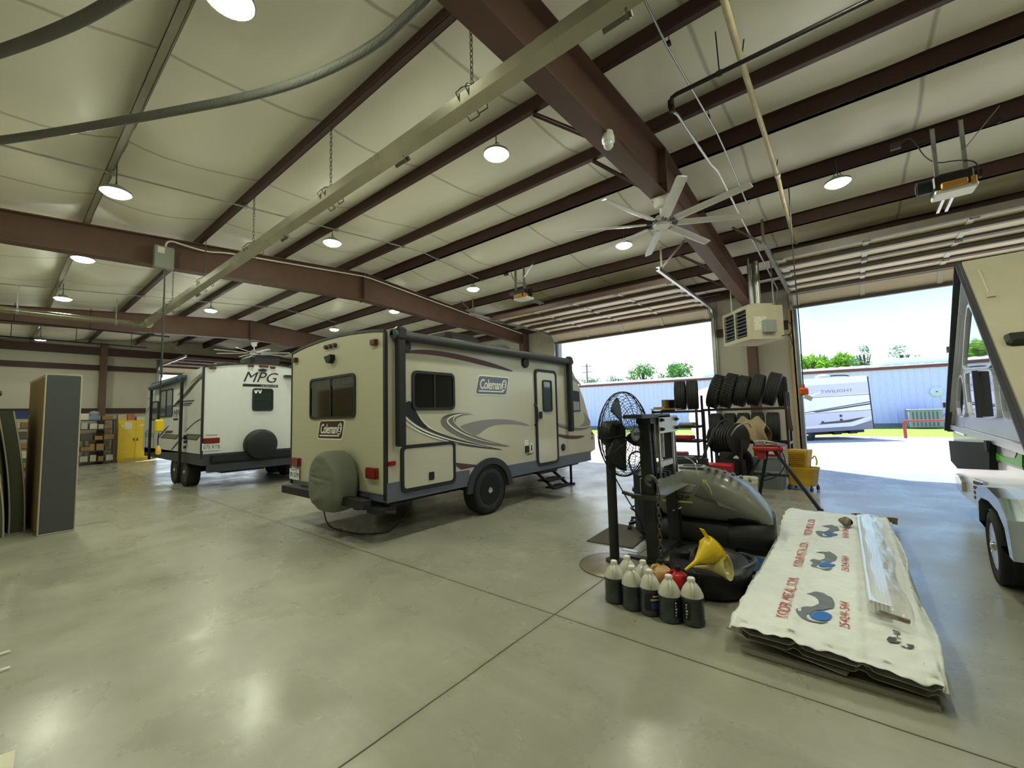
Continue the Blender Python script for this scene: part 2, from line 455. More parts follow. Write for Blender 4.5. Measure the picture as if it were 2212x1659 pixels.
# girts and posts of the far wall, and the base channel
def girt(name, y0, y1, z, x=XL, label=None, h=.2):
    mb = MB(); mb.box(x+.005, x+.09, y0, y1, z-h/2, z+h/2); mb.box(x+.09, x+.1, y0, y1, z-h/2, z-h/2+.07)
    return tag(mb.build(name, M_purlin), label, 'beam')
girt('steel_girt', YB, D3[0]-.12, 3.72, label='dark red girt running high across the far end wall')
girt('steel_girt', YB, D3[0]-.12, 2.02, label='dark red girt low on the far wall just above shelves')
mb = MB(); mb.box(XL+.1, XL+.34, 2.52, 2.72, 0, ztop(2.6)); tag(mb.build('steel_post', M_red), 'brown steel post in the middle of the far wall', 'post')
mb = MB(); mb.box(XL+.005, XL+.3, YB, YF-.02, 4.22, 4.5); tag(mb.build('steel_rafter', M_purlin), 'dark end rafter across the top of the far wall', 'beam')
# ---- rafters (tapered I-beams peaking at the ridge)
ordn = ('nearest', 'second', 'third')
for i, x in enumerate(RAFT_X):
    t = thing('steel_rafter', ('brown steel rafter nearest the camera, the ceiling fan hanging beside it', 'brown steel rafter behind the grey box and above the tan travel trailer',
              'brown steel rafter furthest away, over the black and white trailer')[i], 'beam', (x, 0, 0), 0)
    ys = [YB+.02, RIDGE, YF-.35]
    mb = MB(); poly = [(y, zbot(y)+.012) for y in ys]+[(y, ztop(y)-.012) for y in ys[::-1]]
    mb.prism(poly, -.006, .006, FX); mb.build('web', M_red, t)
    for nme, fz, d in (('top_flange', ztop, -.014), ('bottom_flange', zbot, .014)):
        mb = MB()
        for a, b in ((ys[0], RIDGE), (RIDGE, ys[2])):
            q = [(a, fz(a)), (b, fz(b)), (b, fz(b)+d), (a, fz(a)+d)]
            mb.prism(q, -.105, .105, FX)
        mb.build(nme, M_red, t)
    mb = MB()
    for y in (RIDGE,):
        mb.box(-.105, .105, y-.022, y-.003, zbot(y)-.02, ztop(y)-.01); mb.box(-.105, .105, y+.003, y+.022, zbot(y)-.02, ztop(y)-.01)
    mb.build('splice_plate', M_red, t)
    mb = MB(); mb.box(-.1, .1, YF-.36, YF-.06, 0, ztop(YF-.1)-.02); mb.build('column', M_red, t)
    for y in (3.6, 5.0, 8.68, 9.93):
        for sgn in (-1,):
            mb = MB(); mb.beam((sgn*.75, y, ztop(y)+.02), (sgn*.09, y-.02, zbot(y)+.03), .05, .008); mb.beam((sgn*.75, y+.024, ztop(y)+.02), (sgn*.09, y+.004, zbot(y)+.03), .008, .05)
            mb.build('flange_brace', M_purlin, t)
# ---- purlins
pl = ['dark red roof purlin beyond the back edge of view', 'dark roof purlin running along the left edge of the ceiling', 'dark roof purlin just behind the long silver heater tube',
      'dark roof purlin beside the round lamp in the ceiling centre', 'dark roof purlin on the camera side of the ridge', 'dark roof purlin on the door side of the ridge',
      'dark roof purlin carrying the door opener straps', 'dark roof purlin over the tails of the raised doors', 'dark roof purlin third from the door wall', 'dark roof purlin nearest the door wall']
for y, lb in zip(PUR, pl):
    mb = MB(); z = ztop(y); s = 1 if y < RIDGE else -1
    mb.box(XL+.02, XR-.02, y-.004, y+.004, z, z+PH)
    mb.box(XL+.02, XR-.02, min(y, y-s*.065), max(y, y-s*.065), z, z+.006)
    mb.box(XL+.02, XR-.02, min(y, y-s*.012-s*.055), max(y-s*.06, y-s*.067), z, z+.02)
    mb.box(XL+.02, XR-.02, min(y, y+s*.065), max(y, y+s*.065), z+PH-.006, z+PH)
    tag(mb.build('roof_purlin', M_purlin if abs(y-.78) > .01 else mat('dusty_grey_flange', (142, 136, 118), .7, var=.15, vscale=2)), lb, 'beam')
mb = MB(); z = ztop(11.82)
mb.box(XL+.05, XR-.05, 11.80, 11.81, z-.02, z+.2); mb.box(XL+.05, XR-.05, 11.81, 11.9, z-.02, z-.01)
tag(mb.build('eave_strut', M_purlin), 'dark eave strut along the top of the door wall', 'beam')
# girts on the wall pier between the doors
for z, lb in ((3.45, 'dark girt on the wall pier behind the unit heater'),):
    mb = MB(); mb.box(D1[1]+.12, D2[0]-.15, YF-.1, YF-.005, z-.1, z+.1); tag(mb.build('steel_girt', M_purlin), lb, 'beam')
mb = MB(); mb.box(-11, D1[0]-.15, YF-.1, YF-.005, 2.9, 3.1); tag(mb.build('steel_girt', M_purlin), 'dark girt on the wall left of the first door', 'beam')
# ---- overhead sectional doors, run up on their tracks
M_panel = mat('door_panel_tan', (224, 212, 184), .5, var=.05, vscale=2)
M_strut = mat('door_strut_brown', (96, 74, 66), .5, var=.1)
M_rib = mat('door_stile_white', (214, 210, 196), .5)
def door(name, x0, x1, stile_n, strut_m, base_z=3.83, T=None):
    """sectional door in a local frame: x along the opening, y out of the building, opening plane at y=0"""
    t = bpy.data.objects.new(name, None); COL.objects.link(t); t['kind'] = 'structure'
    path = [(-.10, base_z), (-.42, base_z+.30)]
    y = -.42
    while y > -3.2: y -= .56; path.append((y, base_z+.34))
    path[2] = (-.96, base_z+.34)
    for k, (a, b) in enumerate(zip(path, path[1:])):
        a, b = Vector((0, *a)), Vector((0, *b)); d = (b-a); nrm = Vector((0, -d.z, d.y)).normalized()
        if nrm.z < 0: nrm = -nrm
        d_ = d.normalized(); mb = MB()
        g = .006
        p0, p1 = a+d_*g, b-d_*g
        v = [Vector((x, q.y, q.z))+nrm*h for x in (x0-.04, x1+.04) for q in (p0, p1) for h in (0, .045)]
        mb.add(v, [(0, 1, 3, 2), (4, 6, 7, 5), (0, 4, 5, 1), (2, 3, 7, 6), (0, 2, 6, 4), (1, 5, 7, 3)])
        s = mb.build('door_section', M_panel, t)
        for q, w_ in ((p0+d_*.03, .05), (p1-d_*.03, .05)):
            mb = MB(); c = q-nrm*.018
            mb.beam(Vector((x0-.03, c.y, c.z)), Vector((x1+.03, c.y, c.z)), .05, .036, up=nrm); mb.build('rail', strut_m, s)
        for i in range(stile_n):
            x = x0+.05+(x1-x0-.1)*i/(stile_n-1)
            mb = MB(); mb.beam(Vector((x, p0.y, p0.z))-nrm*.01, Vector((x, p1.y, p1.z))-nrm*.01, .075 if 0 < i < stile_n-1 else .12, .02, up=nrm)
            mb.build('stile', M_rib, s)
        if k in (1, 3, 5, 6):
            mb = MB(); c = p0+d_*.12-nrm*.05
            mb.beam(Vector((x0, c.y, c.z)), Vector((x1, c.y, c.z)), .09, .07, up=nrm); mb.build('strut', strut_m, s)
        mb = MB()
        for i in range(stile_n):
            x = x0+.05+(x1-x0-.1)*i/(stile_n-1)
            mb.rbox(Vector((x, p1.y, p1.z))-nrm*.045, (.07, .09, .02), None); mb.cyl(Vector((x-.05, p1.y, p1.z))-nrm*.06, Vector((x+.05, p1.y, p1.z))-nrm*.06, .012, 8)
        mb.build('hinge', M_galv, s)
    mb = MB(); e = path[-1]; mb.box(x0-.04, x1+.04, e[0]-.07, e[0]+.0, e[1]-.05, e[1]+.06); mb.build('top_strut', strut_m, t)
    mb = MB(); mb.box(x0-.04, x1+.04, -.16, -.06, base_z-.035, base_z-.0); mb.build('bottom_seal', mat('rubber_seal', (120, 112, 110), .8), t)
    for x, sg in ((x0-.09, 1), (x1+.09, -1)):
        mb = MB(); pts = [(x, -.09, 0), (x, -.09, base_z-.06)]
        for k in range(1, 9):
            a = PI/2*k/8; pts.append((x, -.09-.36*(1-math.cos(a)), base_z-.06+.36*math.sin(a)))
        pts.append((x, -4.2, base_z+.31))
        for p, q in zip(pts, pts[1:]):
            mb.beam(p, q, .012, .07, up=(0, 1, 0) if abs(q[2]-p[2]) > abs(q[1]-p[1]) else (0, 0, 1))
            o = Vector((sg*.028, 0, 0)); nn_ = (Vector(q)-Vector(p)).normalized().cross(Vector((1, 0, 0)))*.032
            for e in (nn_, -nn_): mb.beam(Vector(p)+o+e, Vector(q)+o+e, .05, .006, up=nn_)
        mb.build('door_track', M_galv, t)
        mb = MB(); mb.box(x-.03 if sg > 0 else x-.05, x+.05 if sg > 0 else x+.03, -.05, -.002, 0, base_z+.2); mb.build('track_angle', M_galv, t)
        mb = MB()
        zt = base_z+.36
        mb.beam((x, -4.05, zt), (x, -4.05, zt+.42), .04, .006, up=(0, 1, 0)); mb.beam((x, -4.05, zt), (x+sg*-.45, -4.05, zt+.42), .04, .006, up=(0, 1, 0))
        mb.build('hanger_strap', M_trim, t)
    mb = MB(); mb.cyl((x0-.3, -.18, base_z+.62), (x1+.3, -.18, base_z+.62), .022, 10)
    mb.build('torsion_shaft', M_galv, t)
    for c in (-1, 1):
        xm = (x0+x1)/2; mb = MB(); mb.cyl((xm+c*.15, -.18, base_z+.62), (xm+c*1.2, -.18, base_z+.62), .05, 12); mb.build('torsion_spring', mat('spring_steel', (60, 58, 58), .5, .6), t)
    if T is not None: t.matrix_world = T
    else: t.location = (0, YF, 0)
    # jamb trim of the opening
    return t
door('door_1', *D1, 5, M_strut)
door('door_2', *D2, 5, mat('door_strut_grey', (112, 106, 96), .5, var=.1))
T3 = Matrix.Translation((XL, 0, 0)) @ Matrix.Rotation(PI/2, 4, 'Z')
door('door_3', D3[0], D3[1], 4, M_strut, base_z=3.6, T=T3)
for i, (a, b) in enumerate((D1, D2)):
    mb = MB()
    for x, sgn in ((a, -1), (b, 1)): mb.box(min(x, x+sgn*.14), max(x, x+sgn*.14), YF-.035, YF+.21, 0, DT); mb.box(min(x, x-sgn*.012), max(x, x-sgn*.012), YF+.0, YF+.215, 0, DT)
    mb.box(a-.14, b+.14, YF-.03, YF+.21, DT-.02, DT+.1)
    struct(mb.build('trim_%d' % (i+1), M_jamb))
mb = MB()
for y, sgn in ((D3[0], -1), (D3[1], 1)): mb.box(XL-.21, XL+.03, min(y, y+sgn*.12), max(y, y+sgn*.12), 0, D3T+.4)
struct(mb.build('trim_3', mat('blue_grey_jamb', (96, 104, 118), .5)))
# ================================================================ overhead things
M_black = mat('black_plastic', (30, 31, 33), .45, var=.2, vscale=8)
M_blackm = mat('black_painted_steel', (34, 35, 38), .5, .2, var=.2, vscale=8)
M_white = mat('white_enamel', (224, 224, 218), .4, var=.04)
M_grey = mat('grey_enamel', (150, 153, 150), .45, var=.06)
M_chain = mat('zinc_chain', (110, 108, 98), .45, .7)
M_alum = mat('mill_aluminum', (158, 155, 138), .26, .9, var=.16, vscale=1.6)
M_cable = mat('grey_cable', (70, 70, 68), .6)
M_lens = mat('led_lens', (255, 255, 250), .4, emit=(250, 255, 226), estr=LAMP_STRENGTH)
# ---- round high-bay lamps
def make_lamp(loc, label):
    t = thing('ceiling_light', label, 'lamp', loc, 0, 'round ceiling lamps')
    mb = MB(); mb.lathe([(.05, .075), (.075, .07), (.08, .03), (.148, .02), (.152, .0), (.146, -.006), (.135, .0)], 28); mb.build('housing', M_grey, t)
    mb = MB(); mb.lathe([(.134, .001), (.128, -.02), (.10, -.038), (.05, -.046), (0.0, -.048)], 28); mb.build('lens', M_lens, t)
    mb = MB(); mb.tube([(0, 0, .075), (0.01, 0, .11), (0, 0, .15), (0, 0, .34)], .006, 6); mb.tube([(-.05, 0, .07), (-.03, 0, .13), (.0, 0, .15), (.03, 0, .13), (.05, 0, .07)], .005, 6); mb.build('hanger', M_cable, t)
    return t
LAMPS = [((-3.03, .87, 4.26), 'bright lamp cut off by the top edge of the photo, above the grey hose'), ((-6.71, .81, 4.25), 'bright flaring lamp on the left ceiling under the hose'),
         ((-3.01, 3.57, 4.5), 'round lamp in the ceiling centre under the silver heater tube'), ((-6.76, 3.55, 4.5), 'round lamp hanging beside the middle of the silver heater tube'),
         ((-9.93, 3.59, 4.51), 'round lamp just under the brown rafter, right of the heater tube'), ((-9.89, .83, 4.26), 'bright lamp left of the grey box on the brown rafter'),
         ((-13.31, .84, 4.26), 'lamp on the far left, third from the left edge going down'), ((-13.41, 3.6, 4.51), 'small lamp above the far brown rafter beside the heater tube end'),
         ((-20.05, .83, 4.26), 'farthest lamp at the left near the end wall'), ((-6.85, 7.13, 4.5), 'lamp left of the first door opener on the conduit'),
         ((-9.96, 7.09, 4.5), 'lamp under the brown rafter above the tan trailer roof'), ((-13.45, 7.15, 4.5), 'lamp just above the rear roof edge of the tan trailer'),
         ((-3.0, 7.13, 4.5), 'lamp seen through the blades of the white ceiling fan'), ((.1, 7.11, 4.5), 'rightmost lamp beside the second door opener'),
         ((.3, 3.3, 4.5), 'added lamp out of frame above the right of the camera'),  # out-of-frame lamps added on the same grid to light the near right side
         ((3.3, 3.55, 4.5), 'added lamp out of frame in the right bay middle'), ((3.4, 7.1, 4.5), 'added lamp out of frame above the folding camper'), ((-16.7, 3.58, 4.5), 'lamp over the black and white trailer')]
L0 = make_lamp(*LAMPS[0])
for p, lb in LAMPS[1:]: dup(L0, p, 0, lb)
# ---- long infrared heater tube on chains
t = thing('tube_heater', 'long silver infrared heater tube hanging on chains across the ceiling', 'heater', (-4, 2.15, 3.64))
X0, X1 = -12.55+4, 3.0+4
prof = [(-.08, 0), (-.085, .0), (-.065, .12), (-.03, .21), (.06, .21), (.12, .12), (.16, 0), (.15, 0), (.11, .115), (.055, .203), (-.027, .203), (-.058, .115)]
HR = Matrix.Rotation(.80, 2)                                     # the reflector is hung tilted, its mouth toward the doors
def tilt(y, z, k=.72):
    q = HR @ Vector(((y+.03)*k, (z-.21)*k)); return (q.x-.07, q.y+.21)
prof = [tilt(*q) for q in prof]
seg = [X0, -6.35, -4.0, -1.75, .45, 2.65, 4.85, X1]
for k, (a, b) in enumerate(zip(seg, seg[1:])):
    s_ = 1.0+.015*(k % 2)
    mb = MB(); mb.prism([(y*s_, z*s_) for y, z in prof], a-.06, b+.06, FX); mb.build('reflector', M_alum, t)
mb = MB(); mb.cyl((X0+.05, *tilt(.04, .11)), (X1, *tilt(.04, .11)), .036, 12); mb.build('burner_tube', mat('dull_steel_tube', (120, 112, 100), .5, .7), t)
mb = MB(); mb.lathe([(.0, .0), (.09, .0), (.095, .04), (.095, .05), (0, .05)], 16, AXX, c=(X0-.1, .02, .15)); mb.build('end_cap', M_alum, t)
for k, xw in enumerate((-2.07, -4.2, -6.35, -8.5, -10.6, .9)):
    x = xw+4
    mb = MB()
    for dx in (-.05, .05):
        mb.tube([(x+dx, .06, .075), (x+dx, -.01, .13), (x+dx, -.09, .215), (x+dx*.6, -.05, .27), (x, .035, .33), (x+dx*.6, .09, .29), (x+dx, .14, .24), (x+dx, .155, .19)], .005, 6)
    mb.tube([(x-.05, .06, .075), (x+.05, .06, .075)], .005, 6); mb.tube([(x-.05, .155, .19), (x+.05, .155, .19)], .005, 6)
    mb.tube([(x, .035, .3), (x, .035, .33), (x+.02, .035, .345)], .006, 6); mb.build('hanger', M_chain, t)
    mb = MB(); zt = ztop(2.2)-3.64+.05; n = int((zt-.33)/.045); z = .335
    for i in range(n):
        a = i % 2; ln = []
        for q in range(10):
            th = 2*PI*q/10; u, v = .012*math.cos(th), .03*math.sin(th)
            ln.append((x+(u if a else 0), .035+(0 if a else u), z+.0225+v))
        mb.tube(ln, .0035, 5, closed=True); z += .045
    mb.build('chain', M_chain, t)
for x in (-8.9+4, -5.35+4, -2.95+4, -.9+4):
    mb = MB(); mb.rbox((x, .045, .085), (.18, .03, .03), rotx(-.75)); mb.rbox((x+.07, .035, .09), (.015, .06, .05), rotx(-.75)); mb.build('joint_clip', M_chain, t)
t = thing('exhaust_duct', 'round silver exhaust duct joining the far end of the heater tube', 'duct', (-12.75, 2.15, 3.77))
mb = MB(); mb.tube([(0.05, .03, .02), (-.06, .02, .02), (-.1, -.03, .02), (-.1, -.12, .02), (-.1, -3.3, .0)], .062, 14); mb.build('pipe', M_alum, t)
for y in (-.5, -1.95):
    mb = MB(); mb.lathe([(.066, -.02), (.066, .02)], 14, AXY, c=(-.1, y, .01)); mb.beam((-.1, y, .07), (-.1, y, .55), .02, .004); mb.build('hanger_strap', M_galv, t)
# ---- big white ceiling fan
HUB = Vector((-1.74, 5.4, 3.90))
t = thing('ceiling_fan', 'big white eight-bladed ceiling fan hanging under the nearest brown rafter', 'fan', HUB)
mb = MB(); mb.lathe([(0, -.045), (.10, -.045), (.108, -.035), (.108, -.01), (.0, -.01)], 28); mb.build('hub_cover', M_white, t)
mb = MB(); mb.lathe([(.0, .10), (.07, .10), (.09, .07), (.115, .02), (.125, .0), (.125, -.012), (0, -.012)], 28); mb.build('motor', M_grey, t)
mb = MB(); mb.cyl((0, 0, .1), (0, 0, .27), .018, 10); mb.lathe([(.06, .22), (.085, .26), (.085, .34), (0, .34)], 20); mb.beam((-.1, 0, .345), (.12, 0, .345), .1, .03); mb.build('downrod', M_white, t)
tip = on_z(1470, 390, HUB.z)-HUB; a0 = math.atan2(tip.y, tip.x)
blade = [(.22, -.055), (.24, -.06), (1.1, -.05), (1.12, -.045), (1.12, .05), (1.1, .055), (.24, .06), (.22, .055)]
for k in range(8):
    a = a0+PI/4*k; M = rotz(a) @ rotx(-.22)
    mb = MB(); rings = []
    for x, w_ in ((.2, .05), (.24, .062), (.6, .062), (1.09, .058), (1.12, .05)):
        rings.append([M @ Vector((x, w_*math.cos(th), .008*math.sin(th)*(1+.6*math.cos(th)))) for th in [2*PI*q/12 for q in range(12)]])
    mb.loft(rings, True); b = mb.build('blade', M_white, t)
    mb = MB()
    for s in (-1, 1): mb.beam(rotz(a) @ Vector((.10, s*.018, 0)), rotz(a) @ Vector((.3, s*.018, -.006*s)), .012, .01)
    mb.build('blade_iron', M_blackm, b)
dup(t, (-15.3, 5.35, 3.72), .3, 'distant white ceiling fan above the black and white trailer roof')
# ---- security dome on the rafter
t = thing('dome_camera', 'small white dome fitted on the lower edge of the nearest rafter', 'camera', (-1.66, 3.68, 4.10))
mb = MB(); mb.lathe([(.0, .1), (.05, .1), (.055, .06), (.062, .05), (.062, .0), (.05, -.02)], 20); mb.build('housing', M_white, t)
mb = MB(); mb.lathe([(.05, -.02), (.045, -.05), (.025, -.072), (0, -.078)], 20); mb.build('dome', mat('clear_dome', (225, 228, 220), .12, coat=.6), t)
mb = MB(); mb.beam((-.06, 0, .1), (.03, 0, .1), .06, .012); mb.build('bracket', M_grey, t)
# ---- door operators
def opener(name, x, y, z, label, zp):
    t = thing(name, label, 'door opener', (x, y, z))
    mb = MB(); mb.rbox((0, 0, .07), (.34, .30, .16), None, .015); mb.build('gear_case', M_black, t)
    mb = MB(); mb.cyl((-.30, -.02, .09), (-.15, -.02, .09), .085, 18); mb.cyl((-.31, -.02, .09), (-.30, -.02, .09), .06, 18); mb.build('motor', M_blackm, t)
    mb = MB(); mb.rbox((.02, .02, -.035), (.36, .30, .05), rotx(.05), .01); mb.build('cover', mat('opener_cover', (226, 226, 216), .4), t)
    mb = MB(); mb.rbox((.0, -.17, .0), (.22, .05, .07), None, .01); mb.rbox((.16, -.1, .0), (.05, .14, .09), None, .01); mb.build('clutch', mat('orange_brass', (196, 140, 62), .5), t)
    mb = MB(); mb.lathe([(.0, -.03), (.055, -.03), (.055, .03), (0, .03)], 18, AXX, c=(.22, .0, .11)); mb.build('sprocket', M_blackm, t)
    mb = MB()
    for dx in (-.03, .05): mb.beam((dx, .12, .02), (dx, .75, .0), .03, .03)
    mb.build('rail', M_galv, t)
    mb = MB()
    for dx in (-.14, .10): mb.beam((dx, -.08, .12), (dx, -.08, zp-z), .045, .004); mb.beam((dx+.022, -.07, .12), (dx+.022, -.07, zp-z), .004, .035)
    mb.build('hanger_strap', M_galv, t)
    mb = MB(); mb.beam((.1, -.1, .38), (.42, -.1, zp-z), .045, .005); mb.build('diagonal_strap', M_galv, t)
    mb = MB(); mb.rbox((-.45, -.02, zp-z-.05), (.1, .05, .08)); mb.tube(smooth_line([(-.42, -.02, zp-z-.05), (-.3, -.05, zp-z+.02), (-.18, -.06, .35), (.1, -.07, .3), (.22, -.1, .2), (.2, -.08, .02)], 3), .007, 6); mb.build('power_cord', M_cable, t)
    return t
opener('door_opener', -5.58, 7.42, 4.10, 'door opener with orange clutch hanging before the left door', 4.80)
opener('door_opener', 1.15, 7.12, 4.02, 'door opener with a pale cover at the upper right', 4.80)
# ---- unit heater on the pier
c0 = Vector((-1.37, 8.95, 2.76)); u = Vector((-.66, .75, 0)).normalized(); v = Vector((.75, .66, 0)).normalized()
Mh = frame(-u, v, (0, 0, 1))
t = thing('unit_heater', 'beige gas unit heater with dark louvres on the wall pier between the doors', 'heater', c0)
t.rotation_euler = Mh.to_euler()
HW, HD, HH = .86, .70, .66
M_hb = mat('heater_beige', (200, 192, 168), .45, var=.05)
mb = MB(); mb.box(-HW, 0, .06, HD, 0, HH); mb.box(-HW+.25, -.12, .15, HD-.1, HH, HH+.07); mb.build('cabinet', M_hb, t, bevel=.006)
mb = MB(); mb.box(-HW, 0, 0, .06, 0, .07); mb.box(-HW, 0, 0, .06, HH-.06, HH); mb.box(-HW, -HW+.05, 0, .06, .07, HH-.06); mb.box(-.05, 0, 0, .06, .07, HH-.06); mb.box(-HW/2-.025, -HW/2+.025, 0, .06, .07, HH-.06); mb.build('louvre_frame', M_hb, t)
mb = MB(); mb.box(-HW+.05, -.05, .05, .062, .07, HH-.06); mb.build('coil_grille', mat('heater_dark', (28, 34, 46), .5), t)
for a, b in ((-HW+.05, -HW/2-.025), (-HW/2+.025, -.05)):
    for k in range(7):
        z = .11+.07*k; mb = MB(); mb.rbox(((a+b)/2, .02, z), (b-a, .07, .006), rotx(.6)); mb.build('louvre', mat('louvre_grey', (126, 132, 136), .4, .3), t)
mb = MB(); mb.rbox((.045, HD*.55, .24), (.1, .24, .24), None, .008); mb.build('control_box', M_grey, t)
mb = MB(); mb.box(0, .003, .12, .36, .18, .44); mb.build('instruction_label', mat('paper_label', (226, 222, 204), .7, var=.15, vscale=30), t)
mb = MB(); mb.tube([(-.45, .42, HH), (-.45, .42, 1.62)], .065, 16); mb.tube([(-.28, .42, HH), (-.28, .42, 1.62)], .05, 16); mb.build('flue_pipe', M_galv, t)
mb = MB(); mb.tube(smooth_line([(.02, HD, .3), (.12, HD+.05, .3), (.14, HD+.05, .1), (.02, HD+.05, .05)], 3), .010, 8); mb.tube([(.0, HD-.05, .06), (.16, HD-.02, .06), (.16, HD+.02, -.14), (-.3, HD+.3, -.16)], .009, 8); mb.build('gas_line', M_blackm, t)
mb = MB()
for x, y, zz in ((-.1, .15, 1.62), (-HW+.1, .15, 1.28), (-.1, HD-.1, 1.62)): mb.beam((x, y, HH), (x, y, zz), .03, .004)
mb.build('hanger_strap', M_galv, t)
# ---- grey electrical box on the second rafter with its conduit
t = thing('electrical_box', 'grey electrical box on the face of the second brown rafter', 'box', (-8.76, 1.66, 4.2))
mb = MB(); mb.rbox((.06, 0, 0), (.12, .26, .37), None, .01); mb.build('enclosure', mat('box_grey', (140, 146, 134), .45), t)
mb = MB(); mb.box(.121, .124, -.09, .0, .06, .16); mb.build('warning_label', mat('paper_label2', (220, 218, 205), .7), t)
mb = MB(); pts = [(.06, .02, .18), (.06, .03, .28), (.05, .1, .33), (.04, .25, .31), (.03, .6, .29)]
for k in range(1, 12):
    y = .6+(3.76-.6)*k/11; pts.append((.03, y, ztop(1.66+y)-4.2-.1))
for k in range(1, 10): y = 3.76+6.1*k/9; pts.append((.03, y, ztop(1.66+y)-4.2-.1))
mb.tube(smooth_line(pts, 1), .014, 8); mb.build('conduit', M_white, t)
mb = MB(); mb.tube([(.06, .02, -.18), (.06, .03, -2.0)], .012, 8); mb.build('drop_conduit', M_cable, t)
# ---- big hose hung across the ceiling
mb = MB(); pts = smooth_line([(-7.1, -1.1, 3.9), (-6.35, -.45, 4.02), (-5.86, -.02, 4.10), (-5.2, .42, 4.15), (-4.63, .77, 4.18), (-3.55, 1.42, 4.24), (-2.69, 1.72, 4.3), (-2.15, 1.76, 4.34), (-1.93, 1.77, 4.36)], 3)
mb.tube(pts, .036, 12)
hz = tag(mb.build('vacuum_hose', mat('grey_hose', (96, 98, 90), .6, bump=.8, bscale=14, stretch=(1, 8, 1))), 'long sagging grey hose across the upper left ceiling', 'hose')
mb = MB(); mb.tube(pts[:16], .038, 12); mb.build('yellow_sleeve', mat('sleeve_yellow', (186, 172, 50), .6, bump=.6, bscale=20), hz)
mb = MB(); pts = smooth_line([(-5.3, -.5, 4.08), (-4.5, -.08, 4.1), (-3.9, .2, 4.12), (-3.5, .36, 4.14), (-2.6, .7, 4.2), (-1.95, .95, 4.28)], 3)
mb.tube(pts, .036, 12)
tag(mb.build('vacuum_hose', _M['grey_hose']), 'dark hose cutting across the top left corner', 'hose')
# ---- pipes and conduits under the roof
t = thing('gas_pipe', 'black gas pipe with an elbow at the top right of the ceiling', 'pipe', (-1.12, 3.92, 4.43))
mb = MB(); mb.tube([(5, 0, 0), (.06, 0, 0), (.015, 0, -.012), (0, .01, -.05), (0, .03, -.12)], .02, 10); mb.build('pipe', mat('black_iron_pipe', (38, 36, 34), .4, .5), t)
mb = MB(); mb.lathe([(.03, -.03), (.03, .03)], 12, c=(0, .01, -.06)); mb.lathe([(.028, -.02), (.028, .02)], 12, c=(0, .03, -.11)); mb.build('fitting', _M['black_iron_pipe'], t)
mb = MB(); mb.tube([(0, .03, -.12), (0, .2, -.06), (-.02, 1.6, .10), (0, 1.9, .13), (.04, 7.3, -.24), (.0, 7.5, -.3), (-.15, 7.55, -.9)], .014, 8); mb.build('riser_pipe', M_galv, t)
mb = MB(); mb.tube([(.43, 0, .02), (.42, 0, .40)], .006, 6); mb.lathe([(.026, -.02), (.026, .02)], 10, AXX, c=(.43, 0, 0)); mb.build('pipe_hanger', M_blackm, t)
t = thing('electrical_conduit', 'thin grey conduit running beside the black gas pipe toward the door wall', 'conduit', (-1.02, 2.2, 4.6))
mb = MB(); mb.tube([(0, .0, .06), (-.02, 1.4, .09), (0, 3.2, .22), (.0, 3.7, .2), (.0, 5.0, .08), (.03, 5.1, .06)], .010, 8); mb.build('pipe', M_galv, t)
mb = MB()
for y, z in ((1.42, .1), (2.8, .2), (4.9, .1)): mb.rbox((0, y, z), (.03, .04, .03)); mb.tube([(0, y, z), (0, y, z+.16)], .004, 5)
mb.build('pipe_clip', M_blackm, t)
t = thing('plastic_pipe', 'cream plastic pipe slanting from the ceiling toward the right door', 'pipe', (-.55, 5.8, 4.55))
mb = MB(); mb.tube([(.03, -3.0, .0), (.0, -1.5, .09), (.0, .0, .14), (.01, 1.0, .08), (0, 1.5, .04), (.0, 2.75, -.06), (.02, 3.3, -.1)], .027, 12); mb.build('pipe', mat('cream_plastic', (200, 186, 150), .5, var=.18, vscale=5), t)
mb = MB(); mb.lathe([(.036, -.05), (.036, .05)], 12, AXY, c=(.01, .82, .09)); mb.build('coupling', mat('white_plastic', (216, 212, 196), .5), t)
mb = MB()
mb.build('spare', M_blackm, t) if False else None
for y in (.8, -1.6): mb = MB(); mb.tube([(.0, y, .12), (.03, y, .3)], .006, 6); mb.build('pipe_hanger', M_blackm, t)
mb = MB(); pts = [(-8.6, 7.22, ztop(7.3)-.03)]
for k in range(1, 60):
    x = -8.6+14*k/59; pts.append((x, 7.22+.004*math.sin(k*2.3), ztop(7.3)-.028-.012*abs(math.sin(k*.55))))
mb.tube(pts, .011, 8)
for x in (-7.5, -5.9, -4.2, -2.6, -1.2, .1, 1.6, 3.0): mb.rbox((x, 7.22, ztop(7.3)-.02), (.03, .03, .06))
tag(mb.build('electrical_conduit', M_blackm), 'dark conduit clipped along the purlin that carries the door openers', 'conduit')
for x, y0, y1, lb in ((-6.72, -.9, 7.2, 'thin conduit crossing the ceiling from the flaring left lamp to the opener purlin'), (-13.4, -.9, 7.2, 'thin conduit crossing the far ceiling between the distant lamps')):
    mb = MB(); mb.tube([(x, y, ztop(y)-.02) for y in [y0+(y1-y0)*k/24 for k in range(25)]], .011, 6)
    for y in PUR[1:7]: mb.rbox((x, y, ztop(y)-.02), (.06, .05, .04))
    tag(mb.build('electrical_conduit', M_galv), lb, 'conduit')
t = thing('pull_cord', 'black cord hanging from the ceiling beside the right door with an orange reel', 'cord', (-.47, 7.2, 1.64))
mb = MB(); mb.tube(smooth_line([(0.01, .02, 3.08), (.0, 0, 2.0), (.012, 0, 1.0), (.0, 0, .05)], 2), .008, 6); mb.build('cord', M_black, t)
mb = MB(); mb.rbox((0, 0, .03), (.12, .06, .11), rotz(.5), .02); mb.cyl((0, 0, .08), (0, 0, .13), .02, 10); mb.build('outlet_box', mat('orange_plastic', (214, 92, 48), .5), t)
